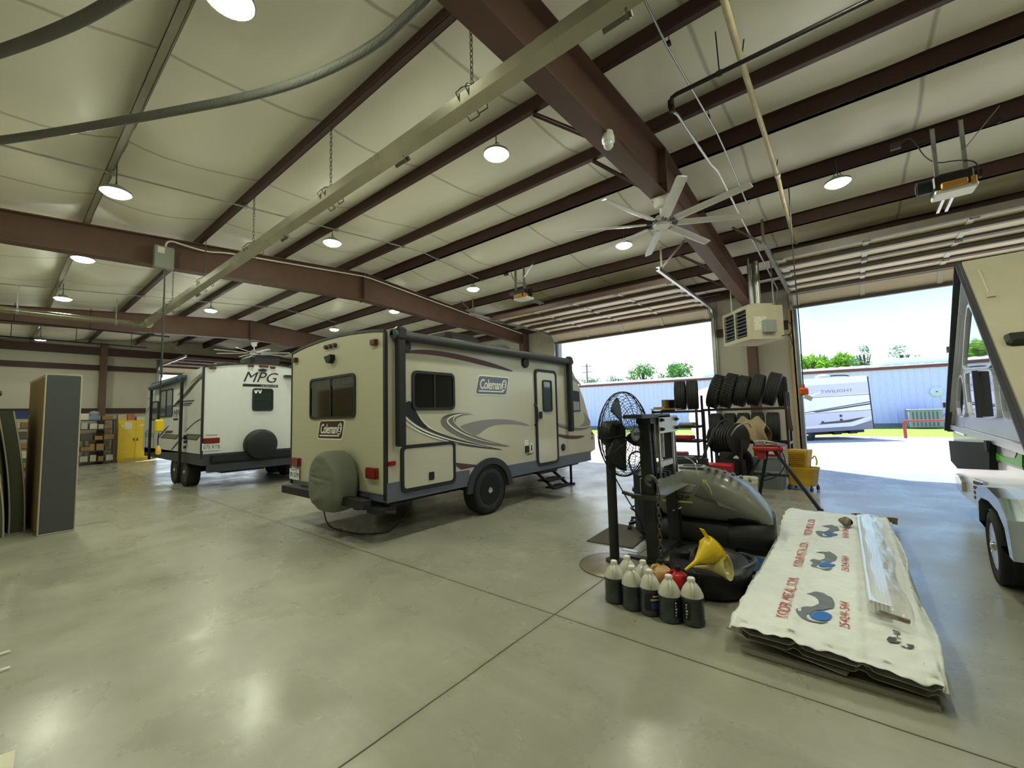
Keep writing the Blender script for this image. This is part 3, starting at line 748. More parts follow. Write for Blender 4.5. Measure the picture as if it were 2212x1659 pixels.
mb = MB(); mb.rbox((.05, -.01, -.06), (.1, .012, .06), rotz(.5) @ roty(.5)); mb.build('tag', mat('card_tag', (206, 206, 196), .7), t)
# sprinkler-like pipe runs at the far left roof
for y0, x, z, lb in ((-1.1, -15.4, 3.98, 'thin pipe running along the third rafter at the far left'), (-1.1, -18.4, 4.02, 'thin pipe near the end wall at the far left')):
    mb = MB(); mb.tube([(x, y0, z), (x-.3, 3.2, z+.06)], .022, 8)
    for y in (0.2, 1.5, 2.8): mb.tube([(x-.07*(y+1), y, z), (x-.07*(y+1), y, ztop(y))], .008, 6)
    tag(mb.build('ceiling_pipe', M_blackm), lb, 'pipe')
# ================================================================ trailers
M_tan = mat('trailer_tan_gelcoat', (182, 180, 156), .35, coat=.2)
M_tside = mat('trailer_side_cream', (192, 189, 172), .28, coat=.3)
M_wgel = mat('trailer_white_gelcoat', (212, 216, 216), .35, var=.02, coat=.2)
M_tyre = mat('tyre_rubber', (38, 38, 38), .75, var=.15, vscale=14)
M_rimb = mat('black_rim', (26, 26, 28), .35, .3)
M_chrome = mat('chrome', (222, 222, 222), .12, 1.0)
M_glassd = mat('tinted_glass', (16, 18, 18), .06, coat=.5)
M_wframe = mat('window_frame_black', (34, 34, 36), .45)
M_skirt = mat('blue_grey_skirt', (92, 98, 112), .4, var=.05)
M_dark = mat('chassis_black', (22, 22, 23), .6, var=.2)
M_tail = mat('red_tail_lens', (120, 26, 22), .25, coat=.4)
M_amber = mat('dark_marker_lens', (84, 30, 26), .3, coat=.4)
M_decw = mat('decal_white', (236, 236, 228), .4)
M_deck = mat('decal_black', (32, 32, 34), .4)
M_decg = mat('decal_grey', (118, 116, 110), .4)
M_decdg = mat('decal_dark_grey', (70, 68, 66), .4)
M_decb = mat('decal_blue_grey', (140, 138, 140), .4)
M_decm = mat('decal_maroon', (88, 48, 54), .4)
M_plate = mat('plate_white', (222, 226, 226), .4)
M_plateb = mat('plate_ink', (52, 62, 82), .5)
def wheel(parent, c, axis, r=.345, w=.21, name='wheel', hub=M_chrome, rim=M_rimb, side=1):
    """tyre with tread grooves, dished rim with holes and hub; axis: 'x' or 'y', outer face toward side*axis"""
    M = AXX if axis == 'x' else AXY
    if side < 0: M = M @ frame((1, 0, 0), (0, -1, 0), (0, 0, -1))
    k = r/.345; h = w/2
    prof = [(.2*k, -h*.8), (.26*k, -h), (.315*k, -h*.92), (.338*k, -h*.72)]
    for z in (-.5, -.17, .17, .5): prof += [(r, (z-.14)*w*.9), (r, (z-.02)*w*.9), (r-.008, (z-.0)*w*.9), (r-.008, (z+.04)*w*.9)]
    prof += [(.338*k, h*.72), (.315*k, h*.92), (.26*k, h), (.215*k, h*.86), (.2*k, h*.7), (.2*k, -h*.5)]
    t = MB(); t.lathe(prof, 36, M, c=c); o = t.build(name, M_tyre, parent, angle=50)
    m = MB(); m.lathe([(.215*k, h*.88), (.205*k, h*.9), (.19*k, h*.5), (.165*k, h*.2), (.12*k, h*.3), (.075*k, h*.42), (0, h*.42)], 32, M, c=c)
    m.build('rim', rim, o)
    m = MB()
    for q in range(6):
        a = 2*PI*q/6; p = M @ Vector((.14*k*math.cos(a), .14*k*math.sin(a), h*.27)); d = M @ Vector((0, 0, .012)); m.cyl(Vector(c)+p, Vector(c)+p+d, .022*k, 10)
    m.build('rim_slot', mat('slot_black', (8, 8, 8), .8), o)
    m = MB(); m.lathe([(.045*k, h*.42), (.045*k, h*.95), (.03*k, h*1.1), (0, h*1.12)], 16, M, c=c)
    for q in range(5):
        a = 2*PI*q/5; p = M @ Vector((.07*k*math.cos(a), .07*k*math.sin(a), h*.42)); d = M @ Vector((0, 0, .02)); m.cyl(Vector(c)+p, Vector(c)+p+d, .009*k, 6)
    m.build('hub_cap', hub, o)
    return o
def win(parent, M, cx, cy, w, h, c=(0, 0, 0), r=.06, slider=None, fr=.03, depth=.02, name='window', glass=M_glassd):
    m = MB(); ring_prism(m, rrect(w, h, r, 4, cx, cy), rrect(w-2*fr, h-2*fr, max(.01, r-fr*.6), 4, cx, cy), .0, depth, M, c)
    if slider == 'v': m.prism([(cx-.012, cy-h/2+fr), (cx+.012, cy-h/2+fr), (cx+.012, cy+h/2-fr), (cx-.012, cy+h/2-fr)], .004, depth, M, c)
    if slider == 'h': m.prism([(cx-w/2+fr, cy-.012), (cx+w/2-fr, cy-.012), (cx+w/2-fr, cy+.012), (cx-w/2+fr, cy+.012)], .004, depth, M, c)
    o = m.build(name, M_wframe, parent)
    m = MB(); m.prism(rrect(w-2*fr, h-2*fr, max(.01, r-fr*.6), 4, cx, cy), .002, .008, M, c); m.build('pane', glass, o)
    return o
def box_light(parent, M, cx, cy, w, h, d, m, c=(0, 0, 0), name='marker_light', r=.012):
    b = MB(); b.prism(rrect(w, h, min(r, h*.45), 3, cx, cy), 0, d*.7, M, c); b.prism(rrect(w*.85, h*.85, min(r, h*.4), 3, cx, cy), d*.7, d, M, c)
    return b.build(name, m, parent)
def logo(parent, M, cx, cy, w, h, c, field, name='logo_plate', sh=.28):
    b = MB(); b.prism(rrect(w, h, h*.16, 4, cx, cy, sh), .001, .004, M, c); o = b.build(name, M_decw, parent)
    b = MB(); b.prism(rrect(w*.955, h*.88, h*.12, 4, cx, cy, sh), .004, .006, M, c); b.build('field', field, o)
    text('lettering', 'Coleman', w*.66, h*.50, M, Vector(c)+M @ Vector((cx-w*.40, cy-h*.20, .006)), M_decw, o, .002, .25, .92, .012)
    b = MB(); b.prism([(cx-w*.45, cy-h*.33), (cx+w*.33, cy-h*.33), (cx+w*.345, cy-h*.27), (cx-w*.44, cy-h*.27)], .006, .008, M, c); b.build('underline', M_decw, o)
    ex, ey = cx+w*.36, cy+h*.04
    b = MB(); b.prism([(ex+q[0]+.25*(q[1]), ey+q[1]) for q in circle(h*.30, 20, rx=.66)], .006, .008, M, c); b.build('emblem', M_decw, o)
    b = MB()
    for pl_ in ([(-.05, .2), (.05, .2), (.03, .27), (-.03, .27)], [(-.13, .08), (.13, .08), (.08, .17), (-.08, .17)], [(-.10, -.10), (.10, -.10), (.07, .05), (-.07, .05)], [(-.12, -.22), (.12, -.22), (.13, -.13), (-.13, -.13)]):
        b.prism([(ex+x*h*.9+.25*y*h, ey+y*h) for x, y in pl_], .008, .010, M, c)
    b.build('lantern_mark', field, o)
    return o
# ---------------------------------------------------------------- tan travel trailer
R0 = Vector((-4.2, 2.86, 0))
t = thing('travel_trailer', 'tan travel trailer with swirl graphics and a covered spare tyre, facing the open left door', 'trailer', R0)
def S(px, py):
    p = on_x(px, py, -4.2); return (p.y-R0.y, p.z)
def C1(x, y): return S(600+x/3.072, 680+y/3.072)
W = 2.43
def top_at(y):
    if y < 4.12: return 2.47
    if y < 4.75: return 2.47-(y-4.12)*.95-.55*(y-4.12)**2
    return max(.9, 2.47-.6-.55*.4-(y-4.75)*2.2)
def ringT(y, zb, zt):
    arch = .085*min(1, max(0, (zt-1.2)/1.2)); n = 12; r = [Vector((0, y, zb)), Vector((0, y, zt))]
    for k in range(1, n): u = k/n; r.append(Vector((-W*u, y, zt+arch*math.sin(PI*u)**.8)))
    r += [Vector((-W, y, zt)), Vector((-W, y, zb))]; return r
st = [0, .3, 1, 2, 3, 4.0, 4.14, 4.25, 4.4, 4.55, 4.7, 4.85, 4.95, 5.02, 5.08, 5.12]
rings = [ringT(y, .56 if y < 4.3 else .56+.12*max(0, (y-4.3)/.82)**2, max(1.0, top_at(y))) for y in st]
mb = MB(); mb.loft(rings); mb.recalc(); mb.build('body', M_tside, t)
mb = MB(); poly = [(p.x, p.z) for p in ringT(0, .575, 2.46)]; poly = [(x*.985-.018, z) for x, z in poly]
mb.prism(poly, -.001, .006, FY); rw = mb.build('rear_wall', M_tan, t)
mb = MB()
for x in (-.0, -W): mb.box(x-.018 if x else x-.03, x+.018 if x < 0 else x+.006, -.012, .03, .5, 2.47)
pts = [(p.x, -.003, p.z+.01) for p in ringT(0, .5, 2.47)[1:-1]]
for a, b in zip(pts, pts[1:]): mb.beam(a, b, .03, .03)
mb.build('edge_trim', M_wframe, t)
mb = MB(); mb.box(-W-.004, .012, .01, 1.36, .47, .695); mb.box(-W-.004, .012, 2.2, 4.9, .47, .66); mb.build('skirt', M_skirt, t)
mb = MB(); out = [(1.79+.50*math.cos(a), .36+.46*math.sin(a)) for a in [PI*k/18 for k in range(19)]]; inn = [(1.79+.40*math.cos(a), .36+.37*math.sin(a)) for a in [PI*k/18 for k in range(19)]]
mb.prism(out+inn[::-1], -.01, .035, FX); mb.build('wheel_arch', mat('fender_black', (46, 48, 54), .4), t)
mb = MB(); mb.prism(out, -.02, .002, FX); mb.build('wheel_well', M_dark, t)
mb = MB(); mb.box(-W+.35, -.35, -.05, 5.0, .36, .5); mb.box(-W+.12, -.12, .05, 4.8, .44, .57); mb.build('chassis', M_dark, t)
mb = MB(); mb.cyl((-W+.1, 1.79, .33), (-.1, 1.79, .33), .04, 10); mb.build('axle', M_dark, t)
wheel(t, (-.09, 1.79, .345), 'x'); wheel(t, (-W+.09, 1.79, .345), 'x', side=-1)
# rear window, logo, lights, plate
o = win(t, FY, -1.225, 1.745, 1.2, .575, (0, -.006, 0), .07, 'v')
mb = MB()
for k in range(30):
    x = -1.78+1.11*k/29; mb.box(x-.014, x+.014, -.016, -.0145, 1.90+.006*math.sin(k*2.1), 2.0)
mb.build('curtain', mat('curtain_grey', (78, 82, 78), .6), o)
logo(t, FY, -1.245, 1.31, .66, .265, (0, -.005, 0), mat('logo_brown', (66, 40, 34), .4))
for x in (-1.36, -1.245, -1.13): box_light(t, FY, x, 2.475-.03, .075, .06, .04, M_amber, (0, -.006, 0), 'marker_light', .025)
for x in (-.19, -W+.14): box_light(t, FY, x, 2.36, .11, .075, .05, M_amber, (0, -.006, 0))
mb = MB(); mb.prism([(-1.32, 2.30), (-1.15, 2.32), (-1.14, 2.26), (-1.19, 2.21), (-1.25, 2.21)], 0, .07, FY, (0, -.006, 0)); mb.build('rear_camera', M_dark, t)
for x in (-.24, -W+.22): box_light(t, FY, x, .80 if x > -1 else .83, .22, .13, .05, M_tail, (0, -.006, 0), 'tail_light')
mb = MB(); mb.prism(rrect(.31, .155, .015, 3, -2.26, .655), .03, .034, FY); pl_ = mb.build('licence_plate', M_plate, t)
text('plate_number', '091 SCM', .27, .07, FY, (-2.395, -.034, .61), M_plateb, pl_, .002); text('plate_state', 'MISSOURI', .2, .018, FY, (-2.36, -.034, .705), M_plateb, pl_, .002)
# covered spare and bumper
cx, cz, cr = -.81, .70, .345
def cov(u, v):
    th = 2*PI*u; prof = [(.0, -.375), (.5, -.38), (.84, -.372), (.95, -.345), (.995, -.29), (1.0, -.18), (.98, -.08), (.92, -.05)]
    q = v*(len(prof)-1); i = min(int(q), len(prof)-2); f = q-i
    rr = prof[i][0]*(1-f)+prof[i+1][0]*f; yy = prof[i][1]*(1-f)+prof[i+1][1]*f
    c_, s_ = math.cos(th), math.sin(th)
    if s_ >= 0: x, z = .335*c_, .36*s_
    else:
        e = 2/3.4; x, z = .335*math.copysign(abs(c_)**e, c_)*(1-.06*abs(s_)), .375*math.copysign(abs(s_)**e, s_)
    x *= rr; z *= rr
    if v > .4: x += .004*math.sin(7*th+2)*(v-.4); z += .006*math.sin(5*th)*(v-.4)
    face = max(0, 1-(rr/.93)**6)
    for zc, w_, d_, t_ in ((.12, .018, .016, .10), (.04, .016, .022, -.06), (-.03, .014, .012, .08), (-.19, .03, -.02, .35), (.22, .02, .01, -.3)):
        yy += d_*math.exp(-((z-zc-t_*x)/w_)**2)*face*(.4+.6*max(0, math.cos((x+.12)*6)))
    if z < -.2: yy += .03*min(1, (-z-.2)/.12)*(v < .7)
    return Vector((cx+x, yy, cz+z))
mb = MB(); mb.grid(cov, 96, 30); mb.build('spare_tire_cover', mat('green_grey_vinyl', (104, 109, 96), .7, var=.08, bump=.35, bscale=14), t, angle=80)
mb = MB(); mb.box(-2.16, -.06, -.25, -.15, .43, .535); mb.build('bumper', M_dark, t, bevel=.006)
mb = MB(); mb.box(-.35, -.25, -.2, .4, .40, .48); mb.box(-.2, .06, -.12, .1, .36, .42); mb.cyl((.0, -.1, .39), (.12, .05, .37), .02, 8); mb.build('stabilizer_jack', M_dark, t)
mb = MB(); mb.tube(smooth_line([(-.95, -.25, .34), (-1.05, -.15, .1), (-.95, .0, .01), (-.6, .1, .008), (-.4, .3, .008), (-.55, .5, .01), (-.35, .6, .2), (-.3, .6, .42)], 3), .008, 6); mb.build('hanging_wire', M_black, t)
# side furniture
win(t, FX, .735, 1.785, .72, .50, (0, 0, 0), .075, 'v', fr=.035)
mb = MB(); ring_prism(mb, rrect(.68, 1.68, .09, 5, 3.325, 1.395), rrect(.59, 1.59, .06, 5, 3.325, 1.395), 0, .028, FX); df = mb.build('door_frame', M_wframe, t)
mb = MB(); mb.prism(rrect(.585, 1.585, .06, 5, 3.325, 1.395), .0, .02, FX); dd = mb.build('door', M_tside, t)
win(dd, FX, 3.34, 1.77, .29, .56, (.02, 0, 0), .04, None, fr=.03, glass=mat('door_glass', (72, 82, 92), .06, coat=.5))
mb = MB(); mb.prism(rrect(.07, .12, .02, 3, 3.11, 1.43), .02, .045, FX); mb.build('door_latch', M_black, dd)
mb = MB(); mb.tube(smooth_line([(.0, 2.97, 1.62), (.06, 2.97, 1.58), (.07, 2.97, 1.45), (.06, 2.97, 1.3), (.0, 2.97, 1.26)], 2), .014, 8); mb.build('grab_handle', M_black, t)
mb = MB(); ring_prism(mb, rrect(.88, .56, .07, 5, .64, .835), rrect(.80, .48, .045, 5, .64, .835), 0, .03, FX); hf = mb.build('hatch_frame', M_wframe, t)
mb = MB(); mb.prism(rrect(.795, .475, .045, 5, .64, .835), .0, .022, FX); hd = mb.build('hatch_door', M_tside, t)
mb = MB(); mb.prism(rrect(.085, .10, .015, 3, .66, .70), .022, .03, FX); mb.box(.03, .036, .635, .685, .7, .735); mb.build('hatch_latch', M_black, hd)
fw = [S(1226, 841), S(1250, 846), S(1253, 888), S(1226, 890)]
mb = MB(); mb.prism(fw, 0, .012, FX); wf = mb.build('front_window', M_wframe, t)
mb = MB(); mb.prism([S(1228, 866), S(1250, 868), S(1251, 886), S(1228, 888)], .012, .016, FX); mb.build('shade', mat('shade_grey', (150, 152, 158), .4), wf)
mb = MB(); mb.cyl((.075, .06, 2.435), (.075, 4.12, 2.435), .062, 16); mb.box(0, .06, .06, 4.12, 2.43, 2.50); mb.build('awning_roller', mat('awning_charcoal', (62, 64, 66), .5, var=.08), t)
for y, z0 in ((.15, 1.11), (4.03, 1.1)):
    mb = MB(); mb.rbox((.085, y, (z0+2.42)/2), (.09, .11, 2.42-z0), None, .015); mb.rbox((.085, y, 2.45), (.12, .15, .17), None, .03); mb.build('awning_arm', M_black, t)
for px, py in ((873, 748), (1133, 784)):
    y, z = S(px, py); mb = MB(); mb.lathe([(.085, .0), (.085, .03), (.075, .04), (0, .036)], 24, AXX, c=(0, y, z)); mb.build('speaker', M_black, t)
y, z = S(845, 1001); box_light(t, FX, y, z, .10, .05, .03, mat('red_reflector', (150, 20, 22), .3, coat=.4), (0, 0, 0), 'marker_light')
for px, py in ((1280, 946), (1280, 936)):
    y, z = S(px, py); box_light(t, FX, 4.99, z, .05, .05, .02, mat('amber_lens', (120, 84, 40), .3), (0, 0, 0), 'marker_light')
y, z = S(1137, 970); mb = MB(); mb.prism(rrect(.09, .11, .01, 2, y, z), 0, .03, FX); mb.build('outlet_cover', M_black, t)
mb = MB(); mb.prism(rrect(.1, .2, .01, 2, y, z+.05), 0, .006, FX); mb.build('outlet_plate', M_white, t)
y, z = S(1148, 967); mb = MB(); mb.prism([(y+q[0], z+q[1]) for q in circle(.085, 20, rx=.5)], 0, .003, FX); em = mb.build('lantern_decal', M_decw, t)
mb = MB(); mb.prism([(y-.02, z-.05), (y+.02, z-.05), (y+.014, z+.05), (y-.014, z+.05)], .003, .005, FX); mb.build('mark', M_deck, em)
y, z = S(1216, 966); mb = MB(); mb.lathe([(.065, 0), (.065, .02), (.05, .03), (0, .03)], 20, AXX, c=(0, y, z)); mb.build('cable_inlet', M_black, t)
text('lettering', 'Lantern LT', .19, .04, FX, (.001, S(1142, 983)[0]-.05, S(1142, 983)[1]), M_deck, t)
# entry step, tongue, roof gear
mb = MB(); mb.box(-.1, .05, 3.0, 3.55, .42, .46); mb.box(-.02, .22, 3.03, 3.52, .30, .325); mb.box(.12, .34, 3.05, 3.5, .19, .215)
for y in (3.04, 3.5): mb.beam((-.05, y, .45), (.3, y, .2), .02, .05)
mb.build('entry_step', M_dark, t)
mb = MB(); mb.beam((-.35, 4.7, .42), (-W/2+.05, 6.0, .42), .07, .11); mb.beam((-W+.35, 4.7, .42), (-W/2-.05, 6.0, .42), .07, .11); mb.rbox((-W/2, 6.1, .44), (.1, .4, .08)); mb.build('tongue', M_dark, t)
mb = MB(); mb.cyl((-.3, 4.6, .03), (-.3, 4.6, .5), .025, 10); mb.cyl((-.3, 4.6, .0), (-.3, 4.6, .03), .08, 14); mb.cyl((-W+.3, 4.6, .0), (-W+.3, 4.6, .5), .03, 10); mb.build('support_leg', M_dark, t)
mb = MB(); mb.rbox((-1.2, 2.2, 2.72), (.7, .85, .32), None, .10); mb.build('roof_air_conditioner', M_black, t)
mb = MB(); mb.rbox((-1.2, 3.45, 2.70), (.42, .42, .30), None, .07); mb.build('roof_vent', mat('smoked_vent', (84, 88, 90), .15, coat=.4), t)
# swirl graphics laid on the side
def dec(pl_, m, name='decal', h=.001, it=2, th=.002):
    mb = MB(); fill(mb, smooth_poly([C1(*p) for p in pl_], it), h, FX, (0, 0, 0), th); return mb.build(name, m, t)
dec([(885, 562), (820, 575), (800, 605), (812, 650), (870, 715), (960, 780), (1060, 825), (1200, 865), (1350, 885), (1530, 902), (1340, 862), (1160, 815), (1010, 760), (920, 705), (862, 650), (850, 610), (865, 585)], M_decdg, h=.001)
dec([(815, 605), (850, 575), (890, 575), (915, 640), (950, 705), (1005, 755), (960, 745), (900, 705), (845, 655)], M_deck, h=.003)
dec([(1320, 652), (1180, 650), (1098, 668), (1076, 705), (1095, 745), (1160, 790), (1270, 838), (1400, 866), (1575, 880), (1420, 842), (1290, 796), (1205, 748), (1172, 705), (1200, 672)], M_decg, h=.001)
dec([(1320, 655), (1190, 652), (1112, 668), (1085, 700), (1130, 670), (1210, 660)], M_decdg, h=.003)
dec([(1195, 745), (1250, 722), (1340, 700), (1460, 690), (1580, 700), (1700, 742), (1580, 726), (1460, 726), (1385, 750), (1318, 808), (1262, 782)], M_decb, h=.0005)
dec([(805, 252), (870, 236), (960, 230), (1060, 238), (1180, 258), (1300, 286), (1420, 318), (1605, 388), (1400, 346), (1200, 296), (1040, 268), (900, 256)], M_decm, h=.001)
dec([(1168, 980), (1355, 1000), (1215, 1028), (1190, 1008)], M_decdg, h=.001, it=0)
dec([(1200, 984), (1235, 988), (1262, 1014), (1222, 1022)], M_decm, h=.003, it=0)
dec([(1735, 688), (1830, 715), (1940, 738), (2040, 745), (2085, 735), (2040, 765), (1960, 770), (1870, 748)], M_decg)
dec([(2022, 640), (2060, 680), (2078, 715), (2060, 745), (1990, 748), (2030, 720), (2040, 680)], M_decb, h=.003)
dec([(1775, 770), (1850, 790), (1950, 803), (2055, 800), (1990, 826), (1900, 824)], M_decm)
dec([(1925, 395), (1965, 410), (2000, 445), (2016, 475), (1980, 450), (1945, 425)], M_decb)
dec([(1745, 695), (1800, 712), (1860, 728), (1860, 735), (1800, 722)], M_decdg, h=.003)
for pl_, w_ in (([(888, 562), (825, 585), (812, 625), (850, 690), (940, 755), (1060, 805), (1200, 845), (1400, 880)], .022), ([(812, 690), (880, 745), (980, 795), (1090, 830), (1200, 858)], .018),
                ([(1310, 653), (1190, 660), (1130, 685), (1120, 715), (1180, 765), (1290, 818), (1450, 858)], .02), ([(1240, 655), (1170, 675), (1160, 705), (1215, 760), (1300, 806)], .012),
                ([(925, 645), (960, 710), (1020, 760), (1110, 795)], .014), ([(1860, 728), (1960, 748), (2060, 745), (2085, 720)], .012)):
    mb = MB(); ribbon(mb, smooth_line([(*C1(*p), 0) for p in pl_], 3), w_, .0055, FX); mb.build('decal_stripe', M_decw, t)
yl, zl = S(1030, 807); yr, zr = S(1098, 843)
logo(t, FX, 1.9, 1.90, .72, .30, (.001, 0, 0), mat('logo_blue_grey', (106, 110, 132), .4))
# ---------------------------------------------------------------- white and grey trailer at the far door
R1 = Vector((-10.55, 2.75, 0))
t = thing('travel_trailer', 'white trailer with black angular stripes and black spare cover at the far door', 'trailer', R1)
def Q(px, py): p = on_y(px, py, 2.75); return (p.x-R1.x, p.z)
def B(px, py): p = on_x(px, py, R1.x); return (p.y-R1.y, p.z)
def C8(x, y): return (300+x/5.183, 740+y/5.183)
L_, WD = 5.6, 2.42
def ring2(x, zb, zt):
    n = 12; arch = .15*min(1, (zt-1)/1.5); r = [Vector((x, 0, zb)), Vector((x, 0, zt))]
    for k in range(1, n): u = k/n; r.append(Vector((x, WD*u, zt+arch*math.sin(PI*u))))
    return r+[Vector((x, WD, zt)), Vector((x, WD, zb))]
rings = [ring2(-x, zb, zt) for x, zb, zt in ((0, .79, 2.62), (.02, .79, 2.63), (2, .76, 2.6), (4, .7, 2.56), (4.7, .66, 2.52), (5.0, .66, 2.4), (5.2, .66, 2.1), (5.4, .68, 1.6), (5.55, .72, 1.1))]
mb = MB(); mb.loft(rings); mb.recalc(); mb.build('body', M_wgel, t)
mb = MB()
for y in (0, WD): mb.box(-.03, .012, y-.03 if y == 0 else y-.01, y+.01 if y == 0 else y+.03, .7, 2.63)
pts = [(p.x+.002, p.y, p.z+.012) for p in ring2(0, .7, 2.62)[1:-1]]
for a, b in zip(pts, pts[1:]): mb.beam(a, b, .03, .03)
mb.build('edge_trim', M_wframe, t)
mb = MB(); mb.box(-L_+.3, .02, .0, WD, .55, .79); mb.box(-.1, .06, .1, WD-.1, .40, .56); mb.box(-L_+.6, -.2, .5, .6, .42, .56); mb.box(-L_+.6, -.2, WD-.6, WD-.5, .42, .56); mb.build('lower_skirt', M_skirt if False else mat('skirt_charcoal', (58, 60, 66), .45), t)
mb = MB(); mb.box(-.05, .12, .15, WD-.15, .62, .76); mb.build('bumper', M_dark, t)
mb = MB()
for x in (-1.4, -2.25): mb.cyl((x, .2, .34), (x, WD-.2, .34), .04, 8)
mb.box(-.4, .02, .35, 1.2, .36, .44); mb.build('axle', M_dark, t)
for x in (-1.4, -2.25):
    wheel(t, (x, .14, .33), 'y', .33, .22, side=-1); wheel(t, (x, WD-.14, .33), 'y', .33, .22, side=1)
yc, zc = B(*C8(1388, 1120))
mb = MB(); mb.lathe([(.0, .215), (.27, .22), (.315, .2), (.335, .16), (.335, .02), (.3, .0)], 32, AXX, c=(.0, 1.08, .93)); mb.build('spare_tire_cover', M_black, t)
w0 = B(*C8(1270, 510)); w1 = B(*C8(1500, 765))
o = win(t, FX, (w0[0]+w1[0])/2, (w0[1]+w1[1])/2, w1[0]-w0[0], w0[1]-w1[1], (.001, 0, 0), .06, 'h', glass=mat('rear_glass_green', (20, 40, 42), .08, coat=.5))
mb = MB()
for cx_ in (1308, 1354):
    y, z = B(*C8(cx_, 542)); fill(mb, [(y-.045, z+.02), (y-.02, z+.03), (y, z-.01), (y+.02, z+.03), (y+.045, z+.02), (y+.02, z-.05), (y-.01, z-.06)], .009, FX, (0, 0, 0))
mb.build('window_sticker', M_decw, o)
a = B(*C8(1170, 447)); b = B(*C8(1560, 385))
text('lettering', 'MPG', b[0]-a[0], .235, FX, (.001, a[0], a[1]+.02), M_deck, t, .003, .35, 1.0, .0)
ya, za = B(*C8(1160, 485)); yb, zb = B(*C8(1556, 470))
mb = MB(); mb.prism([(ya, za-.01), (yb, za-.01), (yb, za+.05), (ya+.01, za+.05)], .001, .003, FX); u_ = mb.build('underline', M_deck, t)
text('lettering', 'ULTRA LITE', .33, .028, FX, (.004, yb-.36, za+.004), M_decw, u_)
for cx_, cy_, w_ in ((825, 284, .13), (1252, 260, .12), (1397, 266, .2), (1497, 280, .12)):
    y, z = B(*C8(cx_, cy_)); box_light(t, FX, y, z, w_, .05, .03, M_amber, (0, 0, 0))
y, z = B(*C8(1380, 310)); mb = MB(); mb.prism([(y-.09, z+.01), (y, z+.035), (y+.09, z+.01), (y+.05, z-.03), (y-.05, z-.03)], 0, .06, FX); mb.build('rear_camera', M_dark, t)
y, z = B(*C8(810, 1098)); box_light(t, FX, y, z, .29, .115, .05, M_tail, (0, 0, 0), 'tail_light')
y, z = B(*C8(812, 1165)); mb = MB(); mb.prism(rrect(.34, .16, .015, 3, y, z), .02, .024, FX); pl_ = mb.build('licence_plate', M_plate, t)
text('plate_number', '075 RYB', .30, .085, FX, (.024, y-.15, z-.05), M_plateb, pl_)
y, z = B(*C8(812, 1036)); text('lettering', 'Vinson', .2, .035, FX, (.001, y-.1, z-.015), M_deck, t)
y, z = B(*C8(1665, 380)); mb = MB(); mb.box(.0, .12, y-.1, y+.3, z-.025, z+.025); mb.build('grab_rail', M_black, t)
# near side: awning, windows, stripes
qa = Q(404, 812); qb = Q(337, 836)
mb = MB(); mb.cyl((qa[0], -.1, qa[1]-.04), (qb[0], -.1, qb[1]-.04), .07, 14); mb.box(qb[0], qa[0], -.1, 0, qa[1]-.06, qa[1]+.02); mb.build('awning_roller', mat('awning_blue_grey', (66, 84, 104), .5), t)
for x in (qa[0], qb[0]):
    mb = MB(); mb.rbox((x, -.09, 1.5), (.07, .05, 2.0)); mb.build('awning_arm', M_black, t)
a = Q(*C8(250, 540)); b = Q(*C8(378, 830)); win(t, FY, (a[0]+b[0])/2, (a[1]+b[1])/2, b[0]-a[0], a[1]-b[1], (0, -.001, 0), .08, 'v', glass=mat('side_glass', (96, 104, 112), .08, coat=.5))
a = Q(*C8(152, 665)); b = Q(*C8(222, 870)); win(t, FY, (a[0]+b[0])/2, (a[1]+b[1])/2, b[0]-a[0], a[1]-b[1], (0, -.001, 0), .1, None, glass=_M['side_glass'])
def dec2(pl_, m, it=0, h=.001):
    mb = MB(); fill(mb, smooth_poly([Q(*C8(*p)) for p in pl_], it) if it else [Q(*C8(*p)) for p in pl_], h, FY); mb.build('decal', m, t)
dec2([(735, 330), (640, 420), (520, 560), (375, 715), (400, 720), (545, 590), (650, 455), (730, 385)], M_decdg, 1)
dec2([(725, 320), (660, 375), (560, 470), (600, 440), (690, 365)], M_decdg, 1)
dec2([(440, 655), (628, 642), (612, 660), (425, 672)], M_decdg); dec2([(425, 685), (605, 670), (590, 688), (408, 700)], M_decdg); dec2([(400, 708), (585, 694), (575, 706), (380, 722)], M_decdg)
dec2([(515, 500), (470, 540), (430, 590), (440, 595), (480, 550), (518, 512)], M_decg, 1)
dec2([(700, 845), (620, 890), (520, 990), (520, 1005), (620, 905), (705, 855)], M_decdg, 1)
dec2([(500, 1045), (420, 1120), (355, 1205), (372, 1205), (440, 1130), (505, 1065)], M_decdg, 1)
dec2([(280, 912), (240, 950), (215, 985), (215, 1000), (250, 960)], M_decdg, 1); dec2([(350, 915), (290, 965), (215, 1060), (215, 1080), (300, 980)], M_decdg, 1)
dec2([(308, 985), (385, 985), (370, 1015), (285, 1018)], M_decdg); dec2([(285, 1022), (452, 1032), (420, 1085), (240, 1068)], M_decdg); dec2([(300, 1030), (435, 1038), (410, 1075), (262, 1062)], M_decg, 0, .003)
dec2([(535, 1022), (700, 1030), (648, 1098), (515, 1080)], M_decdg); dec2([(545, 1035), (680, 1042), (640, 1085), (525, 1070)], M_decg, 0, .003)
dec2([(180, 570), (120, 610), (100, 635), (100, 645), (150, 605)], M_decg, 1); dec2([(150, 680), (100, 740), (75, 790), (85, 790), (120, 740)], M_decg, 1)
for yy in (1010, 1028, 1046): dec2([(70, yy), (165, yy+8), (160, yy+16), (65, yy+9)], M_decg)
a = Q(*C8(388, 840)); b = Q(*C8(480, 775)); text('lettering', 'MPG', b[0]-a[0], .19, FY, (a[0], -.001, a[1]), M_deck, t, .003, .2)
